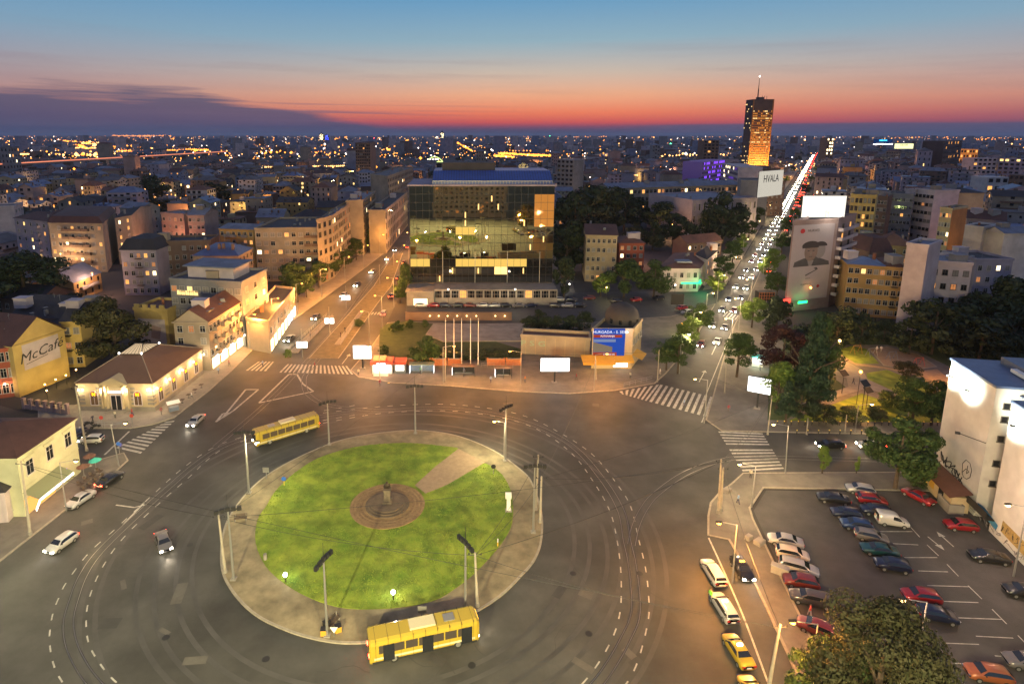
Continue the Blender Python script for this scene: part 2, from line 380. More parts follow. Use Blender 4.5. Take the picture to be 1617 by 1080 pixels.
slab('pavement', [(1145, 452), (1180, 394), (1215, 335), (1250, 284), (1275, 248), (1262, 248), (1230, 284), (1190, 330), (1150, 390), (1120, 440), (1110, 458)], M['pavelight'])
slab('pavement', [(1293, 246), (1272, 287), (1254, 330), (1226, 382), (1245, 382), (1265, 330), (1284, 287), (1302, 246)], M['pave'])
# taxi lane strip: median kerb line
b = MB(); ribbon(b, spline([P(1119, 849), P(1141, 897), P(1175, 976), P(1212, 1075), P(1260, 1200)], 6), .22, .016); b.build('lane_line', M['marking'], lot.parent); tag(bpy.data.objects['lane_line'], kind='structure')
# tram reserve on the boulevard
slab('tram_reserve', [(487, 566), (590, 452), (622, 400), (636, 400), (618, 452), (596, 480), (535, 566)], M['tramgrass'], z=.05)
slab('tram_platform', [(455, 558), (470, 558), (527, 500), (518, 500)], M['pavelight'], z=.22)
slab('tram_platform', [(528, 545), (538, 545), (575, 492), (568, 492)], M['pavelight'], z=.22)

# island
ISL = [(659, 680), (720, 688), (780, 712), (826, 745), (842, 766), (856, 810), (856, 853), (845, 885), (824, 910), (797, 937), (763, 961), (715, 985), (660, 1004), (600, 1014), (547, 1017), (500, 1011), (450, 996), (401, 971), (366, 935), (349, 898), (350, 850), (363, 814), (393, 775), (430, 745), (485, 716), (540, 695), (600, 684)]
isl = slab('roundabout_island', ISL, M['islpave'], z=.16, smooth=True)
GR = [(640, 701), (700, 706), (724, 712), (690, 740), (668, 765), (672, 775), (700, 768), (745, 742), (764, 733), (790, 748), (806, 775), (810, 800), (808, 830), (795, 855), (775, 880), (748, 908), (720, 930), (690, 948), (650, 958), (600, 963), (545, 962), (500, 950), (460, 930), (428, 905), (411, 880), (403, 850), (408, 820), (421, 800), (437, 775), (470, 745), (510, 722), (570, 706)]
gpts = pxpoly(GR); gs = spline(gpts, 5, True)
g = MB(); g.prism(gs, .14, .23, 0); lawn = tag(g.build('lawn', M['grass']), kind='structure')
# grass blades on the lawn (uncountable): small tufts
def inside(p, poly):
    c = False; j = len(poly) - 1
    for i in range(len(poly)):
        if (poly[i][1] > p[1]) != (poly[j][1] > p[1]) and p[0] < (poly[j][0] - poly[i][0]) * (p[1] - poly[i][1]) / (poly[j][1] - poly[i][1]) + poly[i][0]: c = not c
        j = i
    return c
ISC = P(612, 800)      # island middle (monument)
PATHP = [tuple(p) for p in pxpoly([(724, 710), (766, 732), (705, 768), (672, 781), (655, 768), (688, 738)])]
def tufts(name, poly, n, h, m, hole=None, seed=3):
    r = random.Random(seed); b = MB(); xs = [p[0] for p in poly]; ys = [p[1] for p in poly]; k = 0
    while k < n:
        x, y = r.uniform(min(xs), max(xs)), r.uniform(min(ys), max(ys))
        if not inside((x, y), poly) or (hole and hypot(x - hole[0], y - hole[1]) < hole[2]): continue
        k += 1
        if inside((x, y), PATHP): continue
        a = r.uniform(0, pi); w = r.uniform(.05, .13); hh = h * r.uniform(.5, 1.3); t = r.uniform(-.08, .08)
        b.quad([(x - w * cos(a), y - w * sin(a), .2), (x + w * cos(a), y + w * sin(a), .2), (x + t, y + t, .22 + hh)])
    return tag(b.build(name, m), 'short uneven green lawn grass inside the roundabout', 'grass', kind='stuff')
M['tuft'] = mat('grass_blades', (.095, .175, .010), .9, col2=(.27, .33, .04), scale=.3, stain=(.55, .7))
tufts('grass', [tuple(p) for p in gs], 26000, .11, M['tuft'], (ISC.x, ISC.y, 5.7))
sheet('island_path', PATHP, .236, M['pinkpath'])
# round plaza with steps under the monument
PR = 5.6
b = MB(); b.lathe([(PR, .15), (PR, .34), (PR - .25, .34), (PR - .25, .31), (.5, .33)], 48); pz = b.build('monument_plaza', M['brickring'], None, (ISC.x, ISC.y, 0)); tag(pz, kind='structure')
b = MB()
for r0, z0, z1 in ((3.3, .3, .5), (2.9, .5, .68), (2.5, .68, .86)): b.lathe([(r0, z0), (r0, z1), (.1, z1)], 40)
b.build('step', M['darkstep'], pz)
# ring courses of bricks
b = MB()
for rr_ in (3.9, 4.5, 5.1):
    for i in range(60):
        a = 2 * pi * i / 60 + rr_; b.obox((rr_ * cos(a), rr_ * sin(a), .325), .5, .34, .012, a + pi / 2)
tag(b.build('brick_course', mat('brown_course_brick', (.20, .125, .065), .9, noise=.35, scale=2.5), pz), kind='stuff')

# markings -----------------------------------------------------------
mk = []
def zebra(a0, a1, b0, b1, n, duty=.5, skip=()):
    """bars run from line a (a0-a1) to line b (b0-b1)"""
    root = empty('zebra_crossing', P3(*a0)); tag(root, kind='structure')
    A0, A1, B0, B1 = P(*a0), P(*a1), P(*b0), P(*b1)
    for i in range(n):
        if i in skip: continue
        t0 = i / (n - 1 + duty) if n > 1 else 0; t1 = t0 + duty / (n - 1 + duty)
        q = [A0.lerp(A1, t0), A0.lerp(A1, t1), B0.lerp(B1, t1), B0.lerp(B1, t0)]; q = ccw(q)
        b = MB(); b.quad([(p.x, p.y, .006 + .0) for p in q]); o = b.build('stripe', M['marking'], root); o.location = -root.location
zebra((183, 707), (262, 666), (222, 716), (276, 664), 11, .48)
zebra((454, 575), (548, 578), (441, 588), (558, 591), 17, .48)
zebra((408, 571), (433, 571), (388, 585), (420, 586), 5, .5)
zebra((978, 618), (1041, 607), (982, 622), (1021, 633), 7, .48)
zebra((1043, 607), (1126, 627), (1025, 634), (1115, 658), 10, .48)
zebra((1134, 681), (1173, 744), (1204, 684), (1238, 740), 13, .46, skip=(5,))
zebra((584, 493), (610, 493), (580, 497), (607, 497), 6, .5)
zebra((1148, 492), (1181, 502), (1141, 499), (1176, 510), 8, .5)
def outline(pp, w, name='road_line', m='marking', closed=True, z=.006):
    pts = [P(*p) for p in pp]
    if closed: pts = pts + [pts[0]]
    b = MB()
    for i in range(len(pts) - 1): ribbon(b, [pts[i], pts[i + 1]], w, z + .0005 * (i % 3))
    return tag(b.build(name, M[m]), kind='structure')
outline([(409, 636), (456, 591), (469, 591), (478, 606), (495, 618)], .42)
outline([(388, 615), (408, 615), (369, 648), (351, 660)], .42)
outline([(341, 666), (352, 653), (362, 652)], .42)
outline([(165, 718), (204, 681)], .35, closed=False)
outline([(195, 828), (228, 793)], .3, closed=False)
outline([(183, 797), (212, 801), (232, 796)], .25, closed=False)
outline([(75, 871), (95, 872)], .3, closed=False)
outline([(1108, 640), (1160, 512)], .18, closed=False)
outline([(1108, 667), (1128, 622)], .2, closed=False)
def dashes(pp, on, off, w, px=True, phase=0.0, z=.007, m='marking'):
    pts = spline([P(*p) for p in pp], 10) if px else pp
    b = MB(); s = phase; i = 0; acc = []; L = [0]
    for k in range(1, len(pts)): L.append(L[-1] + (pts[k] - pts[k - 1]).length)
    def at(d):
        for k in range(1, len(pts)):
            if L[k] >= d:
                t = (d - L[k - 1]) / max(1e-6, L[k] - L[k - 1]); return pts[k - 1].lerp(pts[k], t)
        return pts[-1]
    while s + on < L[-1]:
        ribbon(b, [at(s), at(s + on / 2), at(s + on)], w, z); s += on + off
    return tag(b.build('lane_dashes', M[m]), kind='structure')
IN = [(510, 668), (590, 654), (660, 649), (730, 650), (808, 663), (860, 684), (906, 719), (940, 765), (960, 800), (970, 830), (979, 885), (981, 943), (975, 985), (958, 1025), (930, 1067), (890, 1110)]
OUT = [(510, 652), (600, 642), (690, 638), (760, 643), (826, 656), (882, 682), (935, 717), (975, 765), (996, 800), (1008, 849), (1019, 895), (1024, 938), (1024, 976), (1008, 1041), (985, 1085), (940, 1140)]
dashes(IN, 1.1, 1.5, .16); dashes(OUT, 1.1, 1.5, .16)
IL = [(560, 655), (480, 670), (420, 688), (365, 702), (330, 724), (300, 752), (262, 785), (210, 833), (181, 866), (162, 895), (150, 919), (140, 948), (136, 978), (140, 1015), (159, 1049), (186, 1079), (240, 1120)]
OL = [(560, 640), (470, 657), (396, 685), (340, 705), (290, 738), (240, 782), (182, 835), (140, 873), (105, 919), (95, 939), (86, 960), (81, 980), (78, 1005), (79, 1021), (83, 1043), (92, 1066), (115, 1100)]
dashes(IL, 1.1, 1.5, .16); dashes(OL, 1.1, 1.5, .16)
def track(pp, gauge=1.0, nm='tram_track'):
    c = spline([P(*p) for p in pp], 8); L1, L2 = [], []
    for i, p in enumerate(c):
        a = c[max(0, i - 1)]; e = c[min(len(c) - 1, i + 1)]; d = e - a; d.normalize(); q = Vector((-d.y, d.x)); L1.append(p + q * gauge / 2); L2.append(p - q * gauge / 2)
    root = empty(nm, (c[0].x, c[0].y, 0)); tag(root, kind='structure')
    for s in (L1, L2):
        b = MB(); ribbon(b, s, .22, .009); o = b.build('groove', M['railbed'], root); o.location = -root.location
        b = MB(); ribbon(b, s, .07, .013); o = b.build('rail', M['rail'], root); o.location = -root.location
track([(645, 380), (600, 440), (560, 496), (512, 556), (488, 585), (480, 600), (486, 622), (520, 640), (600, 648), (690, 644), (770, 652), (845, 672), (905, 705), (950, 755), (980, 805), (990, 853), (998, 889), (1004, 943), (1002, 976), (989, 1006), (970, 1041), (945, 1077), (905, 1120)])
track([(560, 650), (480, 662), (405, 686), (350, 706), (310, 732), (270, 766), (215, 815), (160, 868), (132, 907), (116, 948), (108, 982), (112, 1015), (128, 1050), (150, 1080), (190, 1120)])
track([(997, 860), (1004, 830), (1017, 803), (1037, 779), (1083, 747), (1139, 727), (1200, 722), (1400, 727), (1700, 735)])
track([(641, 384), (590, 440), (545, 500), (497, 556), (470, 586), (440, 618), (400, 655), (340, 705)], 1.0)
M['tyreband'] = mat('worn_asphalt', (.058, .057, .053), .55, noise=.2, scale=.3, stain=(.1, .8), spec=.4)
M['newpatch'] = mat('newer_asphalt', (.038, .037, .036), .7, noise=.15, scale=.6); M['oldpatch'] = mat('older_asphalt', (.085, .08, .07), .75, noise=.2, scale=.6)
b = MB(); ic = sum(pxpoly(ISL), Vector((0, 0))) / len(ISL)
for k, rad in enumerate((26.2, 28.0, 30.2, 32.0, 36.2, 38.0)):
    pts = [ic + Vector((cos(t), sin(t) * .97)) * (rad + .25 * sin(3 * t + k)) for t in [2 * pi * j / 90 for j in range(91)]]; ribbon(b, pts, .55, .003 + k * .0002)
tag(b.build('tyre_bands', M['tyreband']), kind='structure')
r_ = random.Random(15)
for k in range(16):
    p = P(*r_.choice([(r_.uniform(40, 330), r_.uniform(720, 1050)), (r_.uniform(880, 1100), r_.uniform(680, 1060)), (r_.uniform(520, 1000), r_.uniform(1030, 1075)), (r_.uniform(620, 1000), r_.uniform(625, 650))])); b = MB(); b.obox((p.x, p.y, -.004), r_.uniform(.8, 3.5), r_.uniform(.5, 1.6), .0085 + k * .0001, r_.uniform(0, 3)); tag(b.build('road_patch', M[r_.choice(('newpatch', 'oldpatch'))]), kind='structure')
b = MB()
r_ = random.Random(5)
for k in range(26):      # tarred cracks and patches on the square
    px, py = r_.choice([(r_.uniform(60, 340), r_.uniform(760, 1060)), (r_.uniform(860, 1110), r_.uniform(660, 1060)), (r_.uniform(560, 1000), r_.uniform(1030, 1075)), (r_.uniform(500, 1050), r_.uniform(625, 650))])
    p = P(px, py); a = r_.uniform(0, pi); pts = [p]
    for j in range(r_.randint(4, 9)): a += r_.uniform(-.5, .5); pts.append(pts[-1] + Vector((cos(a), sin(a))) * r_.uniform(.5, 1.3))
    ribbon(b, pts, r_.uniform(.03, .07), .0105 + k * .00002)
tag(b.build('tar_seams', M['patch']), kind='structure')
b = MB()
for px, py in ((262, 1006), (300, 860), (905, 905), (1010, 905), (745, 1050), (1060, 690), (690, 625), (930, 1000), (420, 1040), (1085, 860)):
    p = P(px, py); b.lathe([(.42, .011), (.4, .016), (.05, .016)], 14, (p.x, p.y))
tag(b.build('manhole_covers', M['darkmetal']), kind='structure')
# yellow bay markings at the kerb
outline([(776, 608), (806, 613)], .5, 'bus_bay_marking', 'yellowmark', False); outline([(806, 608), (778, 614)], .5, 'bus_bay_marking', 'yellowmark', False, .009)
outline([(822, 611.5), (848, 613.5)], .9, 'bus_bay_marking', 'yellowmark', False); outline([(740, 607), (767, 609)], .45, 'bus_bay_marking', 'yellowmark', False)
outline([(613, 605), (624, 599), (642, 601)], .5, 'bus_bay_marking', 'yellowmark', False); outline([(891, 613), (899, 621)], .8, 'bus_bay_marking', 'yellowmark', False)
# car-park bays
for i, (a, c) in enumerate([((1389, 839), (1441, 839)), ((1410, 858), (1450, 860)), ((1428, 880), (1480, 880)), ((1450, 901), (1497, 902.5)), ((1464, 924), (1530, 926)), ((1490, 949), (1545, 951)), ((1512, 975), (1583, 977.5)), ((1541, 1004), (1600, 1007)), ((1493, 1015), (1546, 1017)), ((1505, 1047), (1560, 1048)), ((1571, 1035), (1584, 1036))]):
    outline([a, c], .13, 'bay_line', 'marking', False, .012)
dashes([(1438, 832), (1462, 858), (1487, 882), (1514, 910), (1545, 940), (1580, 975), (1620, 1016), (1660, 1060)], 2.2, 1.6, .13, z=.013)
for (a, c) in (((1465, 847), (1481, 860)), ((1506, 863), (1488, 847))):   # arrows
    A, B = P(*a), P(*c); d = (B - A).normalized(); n_ = Vector((-d.y, d.x)); b = MB(); ribbon(b, [A, B], .16, .012)
    b.quad([(*(B - n_ * .45), .012), (*(B + d * 1.1), .012), (*(B + n_ * .45), .012)]); tag(b.build('painted_arrow', M['marking']), kind='structure')
for (a, c) in (((1104, 603), (1112, 588)), ((520, 560), (532, 552)), ((540, 575), (550, 562)), ((1124, 560), (1132, 543))):
    A, B = P(*a), P(*c); d = (B - A).normalized(); n_ = Vector((-d.y, d.x)); b = MB(); ribbon(b, [A, B], .2, .006)
    b.quad([(*(B - n_ * .6), .006), (*(B + d * 1.5), .006), (*(B + n_ * .6), .006)]); tag(b.build('painted_arrow', M['marking']), kind='structure')

# green patches, park paths, hotel terrace
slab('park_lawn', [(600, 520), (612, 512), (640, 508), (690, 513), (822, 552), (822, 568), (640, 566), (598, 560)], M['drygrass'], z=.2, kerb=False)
slab('terrace', [(684, 513), (828, 512), (826, 540), (700, 541), (672, 530)], M['concrete'], z=.35)
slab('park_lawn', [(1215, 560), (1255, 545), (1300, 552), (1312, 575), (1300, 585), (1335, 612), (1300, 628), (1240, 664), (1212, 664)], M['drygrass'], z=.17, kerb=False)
slab('park_lawn', [(1245, 665), (1335, 632), (1360, 622), (1400, 635), (1440, 640), (1500, 660), (1500, 668)], M['grass'], z=.16, kerb=False)
slab('park_lawn', [(1368, 590), (1400, 585), (1440, 600), (1480, 625), (1500, 650), (1420, 630), (1370, 605)], M['grass'], z=.17, kerb=False)
slab('park_lawn', [(1316, 556), (1345, 547), (1368, 552), (1388, 575), (1352, 575)], M['grass'], z=.17, kerb=False)
slab('playground', [(1372, 552), (1400, 548), (1450, 560), (1480, 580), (1440, 585), (1395, 578)], M['pinkpath'], z=.17)
slab('park_path', [(1316, 560), (1352, 578), (1395, 582), (1440, 592), (1500, 610), (1500, 600), (1480, 584), (1440, 588), (1392, 580), (1350, 574), (1318, 555)], M['pinkpath'], z=.18, kerb=False)
slab('park_path', [(1316, 560), (1335, 590), (1340, 612), (1290, 628), (1262, 640), (1300, 634), (1345, 622), (1368, 614), (1410, 628), (1418, 622), (1370, 600), (1362, 585), (1345, 576)], M['pavelight'], z=.19, kerb=False)
# lawns and dark yards behind
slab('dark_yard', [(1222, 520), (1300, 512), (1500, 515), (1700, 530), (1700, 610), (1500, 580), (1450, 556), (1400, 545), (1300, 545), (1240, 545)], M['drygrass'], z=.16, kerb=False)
# river
rv = pxpoly([(-900, 275), (0, 265), (120, 260), (400, 264), (560, 261.5), (740, 264), (900, 256), (985, 246), (1010, 240), (990, 238), (900, 250), (740, 257), (560, 256), (400, 258.5), (120, 254), (0, 256), (-900, 262)])
sheet('river', rv, -.03, M['water'])
sheet('river', pxpoly([(905, 240), (935, 232), (1080, 229), (1200, 228), (1200, 226.5), (1060, 226.5), (930, 228), (890, 236)]), -.03, M['water'])
# ================================================================== BUILDING KIT
WM = {}
def win_mesh(w, h, fr, pane, kind='w'):
    k = (round(w, 2), round(h, 2), fr, pane, kind)
    if k in WM: return WM[k]
    b = MB(); t = .09
    pm = {'dark': M['pane'], 'blind': M['blind']}.get(pane) or LIT[int(pane)]
    b.quad([(-w / 2, -.03, 0), (w / 2, -.03, 0), (w / 2, -.03, h), (-w / 2, -.03, h)], 1)
    b.box(-w / 2 - t, -w / 2, -.1, 0, 0, h); b.box(w / 2, w / 2 + t, -.1, 0, 0, h)
    b.box(-w / 2 - t, w / 2 + t, -.1, 0, h, h + t); b.box(-w / 2 - t * 1.6, w / 2 + t * 1.6, -.2, 0, -.12, 0)
    if w > .9: b.quad([(-.035, -.06, 0), (.035, -.06, 0), (.035, -.06, h), (-.035, -.06, h)], 0)
    if h > 1.2: b.quad([(-w / 2, -.061, h * .68), (w / 2, -.061, h * .68), (w / 2, -.061, h * .68 + .06), (-w / 2, -.061, h * .68 + .06)], 0)
    WM[k] = b.mesh('window', [M[fr], pm]); return WM[k]
def balc_mesh(w, d, m, solid=True):
    k = ('balc', round(w, 1), d, m, solid)
    if k in WM: return WM[k]
    b = MB(); b.box(-w / 2, w / 2, -d, 0, -.12, .03)
    if solid:
        b.box(-w / 2, w / 2, -d, -d + .08, .03, .95); b.box(-w / 2, -w / 2 + .08, -d + .08, 0, .03, .95); b.box(w / 2 - .08, w / 2, -d + .08, 0, .03, .95)
    else:
        b.box(-w / 2, w / 2, -d, -d + .05, .9, .96)
        n = int(w / .35)
        for i in range(n + 1): x = -w / 2 + i * w / max(1, n); b.quad([(x - .02, -d, 0), (x + .02, -d, 0), (x + .02, -d, .9), (x - .02, -d, .9)])
    WM[k] = b.mesh('balcony', [WALL[m] if m in WALL else M[m]]); return WM[k]
FOOT = []     # footprints kept free of the generated city
def facade(root, a, c, z0, z1, floors, cols, r, lit=.12, w=1.15, h=1.45, fr='frame', balc=None, balm='grey', bsolid=True, blind=.25, ground=None, litset=(0, 1, 0, 3, 3, 2)):
    """a,c: edge ends in root coordinates, outside on the right-hand side of a->c"""
    d = Vector((c[0] - a[0], c[1] - a[1])); L = d.length; d.normalize(); ang = atan2(d.y, d.x)
    fh = (z1 - z0) / floors
    if h > fh * .6: h = fh * .55
    for f in range(floors):
        z = z0 + f * fh + fh * .28
        for k in range(cols):
            x = L * (k + .5) / cols; q = Vector((a[0], a[1])) + d * x
            if ground == 'skip' and f == 0: continue
            if r.random() < .03: continue
            u = r.random(); pane = str(r.choice(litset)) if u < lit else ('blind' if u < lit + blind else 'dark')
            link('window', win_mesh(min(w, L / cols * .7), h, fr, pane), root, (q.x, q.y, z), ang)
            if balc and k in balc and f > 0:
                link('balcony', balc_mesh(min(L / cols * .95, 3.4), 1.1, balm, bsolid), root, (q.x + d.y * .0, q.y, z - .35), ang)
def clutter(root, Q, z, r, n, W=10, D=10, m='white'):
    """chimneys, vents and lift houses on a roof"""
    for i in range(n):
        p = Q(r.uniform(.12, .88), r.uniform(.15, .85)); k = r.random(); b = MB()
        if k < .5:
            s = r.uniform(.5, .9); b.box(-s / 2, s / 2, -.3, .3, -.5, r.uniform(.9, 1.6)); b.box(-s / 2 - .06, s / 2 + .06, -.36, .36, 1.6, 1.7) if s > .7 else None
            link('chimney', b.mesh('chimney', [M['brickwall'] if r.random() < .4 else WALL['grey']]), root, (p.x, p.y, z), r.uniform(0, 3))
        elif k < .75:
            b.box(-1.6, 1.6, -1.3, 1.3, -.3, 2.2); b.box(-1.75, 1.75, -1.45, 1.45, 2.2, 2.35)
            link('lift_house', b.mesh('lift_house', [WALL[r.choice(('grey', 'beige', 'pinkwhite'))]]), root, (p.x, p.y, z), 0)
        elif k < .9:
            b.tube((0, 0, 0), (0, 0, 2.6), .03, n=5); b.box(-.5, .5, -.02, .02, 2.2, 2.24); b.box(-.35, .35, -.02, .02, 2.5, 2.54)
            link('aerial', b.mesh('aerial', [M['metal']]), root, (p.x, p.y, z), r.uniform(0, 3))
        else:
            b.box(-.5, .5, -.4, .4, 0, .7); link('vent_box', b.mesh('vent_box', [M['metal']]), root, (p.x, p.y, z), r.uniform(0, 3))
def quadQ(pts):
    A, B_, C, D = [Vector(p) for p in pts]
    return lambda s, t: (A * (1 - s) + B_ * s) * (1 - t) + (D * (1 - s) + C * s) * t
def roof(root, pts, h, kind, m, wall, rh=3.0, axis='s', over=.45, name='roof', crn=True):
    Q = quadQ(pts); W = (pts[1] - pts[0]).length; D = (pts[3] - pts[0]).length; os_, ot = over / W, over / D
    def q(s, t, z): p = Q(s, t); return (p.x, p.y, z)
    mats = [ROOF[m], WALL[wall]]; b = MB()
    if kind == 'flat':
        e = .25; es, et = e / W, e / D
        b.quad([q(0, 0, h + .05), q(1, 0, h + .05), q(1, 1, h + .05), q(0, 1, h + .05)])
        o = b.build(name, mats, root)
        b = MB(); lo, hi = h, h + .75
        for (s0, t0, s1, t1) in ((-os_ * .4, -ot * .4, 1 + os_ * .4, et), (-os_ * .4, 1 - et, 1 + os_ * .4, 1 + ot * .4), (-os_ * .4, et, es, 1 - et), (1 - es, et, 1 + os_ * .4, 1 - et)):
            b.prism([q(s0, t0, 0)[:2], q(s1, t0, 0)[:2], q(s1, t1, 0)[:2], q(s0, t1, 0)[:2]], lo, hi)
        b.build('parapet', WALL[wall], root); return o
    if crn:
        c_ = MB(); c_.prism([q(-os_ * .7, -ot * .7, 0)[:2], q(1 + os_ * .7, -ot * .7, 0)[:2], q(1 + os_ * .7, 1 + ot * .7, 0)[:2], q(-os_ * .7, 1 + ot * .7, 0)[:2]], h - .32, h + .04, bottom=True)
        c_.build('cornice', WALL[wall], root)
    z0 = h + .05
    c00, c10, c11, c01 = q(-os_, -ot, z0), q(1 + os_, -ot, z0), q(1 + os_, 1 + ot, z0), q(-os_, 1 + ot, z0)
    if kind == 'gable':
        if axis == 's':
            r0, r1 = q(-os_, .5, z0 + rh), q(1 + os_, .5, z0 + rh); b.quad([c00, c10, r1, r0]); b.quad([c11, c01, r0, r1]); b.quad([q(0, 0, z0), q(0, 1, z0), q(0, .5, z0 + rh * .97)], 1); b.quad([q(1, 0, z0), q(1, 1, z0), q(1, .5, z0 + rh * .97)], 1)
        else:
            r0, r1 = q(.5, -ot, z0 + rh), q(.5, 1 + ot, z0 + rh); b.quad([c10, c11, r1, r0]); b.quad([c01, c00, r0, r1]); b.quad([q(0, 0, z0), q(1, 0, z0), q(.5, 0, z0 + rh * .97)], 1); b.quad([q(0, 1, z0), q(1, 1, z0), q(.5, 1, z0 + rh * .97)], 1)
    elif kind == 'hip':
        if W >= D:
            k = min(.5, .5 * D / W); r0, r1 = q(k, .5, z0 + rh), q(1 - k, .5, z0 + rh); b.quad([c00, c10, r1, r0]); b.quad([c11, c01, r0, r1]); b.quad([c01, c00, r0]); b.quad([c10, c11, r1])
        else:
            k = min(.5, .5 * W / D); r0, r1 = q(.5, k, z0 + rh), q(.5, 1 - k, z0 + rh); b.quad([c10, c11, r1, r0]); b.quad([c01, c00, r0, r1]); b.quad([c00, c10, r0]); b.quad([c11, c01, r1])
    elif kind == 'mansard':
        i, j = 1.6 / W, 1.6 / D; z1 = z0 + rh
        a = [q(i, j, z1), q(1 - i, j, z1), q(1 - i, 1 - j, z1), q(i, 1 - j, z1)]; c = [c00, c10, c11, c01]
        for k in range(4): b.quad([c[k], c[(k + 1) % 4], a[(k + 1) % 4], a[k]])
        t = q(.5, .5, z1 + 1.0); 
        for k in range(4): b.quad([a[k], a[(k + 1) % 4], t])
    return b.build(name, mats, root)
def corner_pts(A, B_, h, C=None, depth=12):
    a, c = P(*A, h), P(*B_, h)
    if C is not None: e = P(*C, h); return [a, c, e, a + e - c]
    d = (c - a).normalized(); n = Vector((-d.y, d.x)) * depth
    return [a, c, c + n, a + n]
def bld(name, label, A, B_, h, wall, rk='flat', rm='dark', floors=5, cols={0: 5}, C=None, depth=12, lit=.12, rh=2.5, axis='s', balc=None, bside=0, clut=3, seed=0, cat='building', group=None, z0=0, w=1.15, wh=1.45, fr='frame', balm='grey', bsolid=True, ground=None, band=False, blind=.25, pts=None, litset=(0, 1, 0, 3, 3, 2)):
    r = random.Random(seed * 13 + len(label)); pts = pts or corner_pts(A, B_, h, C, depth)
    FOOT.append([tuple(p) for p in pts])
    o = pts[0]; root = empty(name, (o.x, o.y, z0), 0, label, cat, group); lp = [p - o for p in pts]
    b = MB(); b.prism([tuple(p) for p in lp], 0 if z0 else -.05, h - z0); b.build('wall', WALL[wall], root)
    rf = roof(root, lp, h - z0, rk, rm, wall, rh, axis)
    if band:      # string courses between the storeys
        for f in range(1, floors):
            z = (h - z0) * f / floors; k = MB(); c = sum(lp, Vector((0, 0))) / 4
            k.prism([tuple(p + (p - c).normalized() * .14) for p in lp], z - .12, z + .06, bottom=True); k.build('string_course', WALL[wall], root)
    for e, n in cols.items():
        if n: facade(root, lp[e], lp[(e + 1) % 4], 0, h - z0 - .4, floors, n, r, lit, w, wh, fr, balc if e == bside else None, balm, bsolid, blind, ground, litset)
    Q = quadQ(lp)
    zc = h - z0 + (.05 if rk == 'flat' else rh * .55)
    clutter(root, Q, zc, r, clut)
    root['_pts'] = 0
    return root, lp
def text(body, size, m, parent=None, loc=(0, 0, 0), rot=(pi / 2, 0, 0), name='lettering', ext=.02, shear=0, bold=0, align='CENTER', sx=1.0):
    c = bpy.data.curves.new(name, 'FONT'); c.body = body; c.size = size; c.extrude = ext; c.shear = shear; c.offset = bold; c.align_x = align; c.align_y = 'CENTER'; c.resolution_u = 2
    t = bpy.data.objects.new(name, c); COL.objects.link(t); bpy.context.view_layer.update()
    me = bpy.data.meshes.new_from_object(t.evaluated_get(bpy.context.evaluated_depsgraph_get())); bpy.data.objects.remove(t)
    me.materials.clear(); me.materials.append(m); me.name = name
    o = bpy.data.objects.new(name, me); COL.objects.link(o); o.parent = parent; o.location = loc; o.rotation_euler = rot; o.scale = (sx, 1, 1); return o

# ================================================================== BUILDINGS ON THE LEFT OF THE BOULEVARD
# --- small restaurant with a hipped brown roof
hA, hB, hC = P(117, 605, 6.2), P(241, 606, 6.2), P(321, 550, 6.2)
rp = [hA, hB, hC, hA + hC - hB]; FOOT.append([tuple(p) for p in rp])
o = hA; rst = empty('restaurant', (o.x, o.y, 0), 0, 'single storey restaurant with a brown hipped roof and floodlit cream stone walls', 'restaurant')
lp = [p - o for p in rp]; c = sum(lp, Vector((0, 0))) / 4
ins = [p + (c - p).normalized() * .55 for p in lp]
b = MB(); b.prism([tuple(p) for p in ins], -.02, 6.2); b.build('wall', WALL['cream'], rst)
b = MB(); b.prism([tuple(p + (p - c).normalized() * -.4) for p in lp], -.02, 1.0); b.build('plinth', M['pavelight'], rst)
b = MB(); b.prism([tuple(p + (p - c).normalized() * -.2) for p in lp], 5.6, 6.15, bottom=True); b.build('cornice', WALL['cream'], rst)
Q = quadQ(lp)
def q3(s, t, z): p = Q(s, t); return (p.x, p.y, z)
b = MB(); s0, s1, t0, t1 = .32, .62, .34, .66; e0, e1 = [q3(0, 0, 6.2), q3(1, 0, 6.2), q3(1, 1, 6.2), q3(0, 1, 6.2)], [q3(s0, t0, 9.6), q3(s1, t0, 9.6), q3(s1, t1, 9.6), q3(s0, t1, 9.6)]
for i in range(4): b.quad([e0[i], e0[(i + 1) % 4], e1[(i + 1) % 4], e1[i]])
b.quad(e1); M['brownroof'] = mat('brown_sheet_roof', (.14, .075, .045), .7, noise=.1, scale=.3, bump=.2); b.build('roof', M['brownroof'], rst)
for i in range(4): b = MB(); b.tube(Vector(e0[i]) + Vector((0, 0, .05)), Vector(e1[i]) + Vector((0, 0, .05)), .1, n=5); b.build('ridge_cap', WALL['beige'], rst)
lan = MB(); top = [(s0 + s1) / 2, (t0 + t1) / 2]; pk0, pk1 = q3(s0 + .1, top[1], 11.0), q3(s1 - .1, top[1], 11.0)
f1 = [q3(s0, t0, 9.75), q3(s1, t0, 9.75), q3(s1, t1, 9.75), q3(s0, t1, 9.75)]
lan.quad([f1[0], f1[1], pk1, pk0]); lan.quad([f1[1], f1[2], pk1]); lan.quad([f1[2], f1[3], pk0, pk1]); lan.quad([f1[3], f1[0], pk0])
lg = lan.build('roof_lantern', glow('lantern_glass', (1, .72, .42), .75), rst)
b = MB()
for a_, c_ in ((f1[0], pk0), (f1[1], pk1), (f1[2], pk1), (f1[3], pk0), (pk0, pk1), (f1[0], f1[1]), (f1[1], f1[2]), (f1[2], f1[3]), (f1[3], f1[0])): b.tube(a_, c_, .09, n=4)
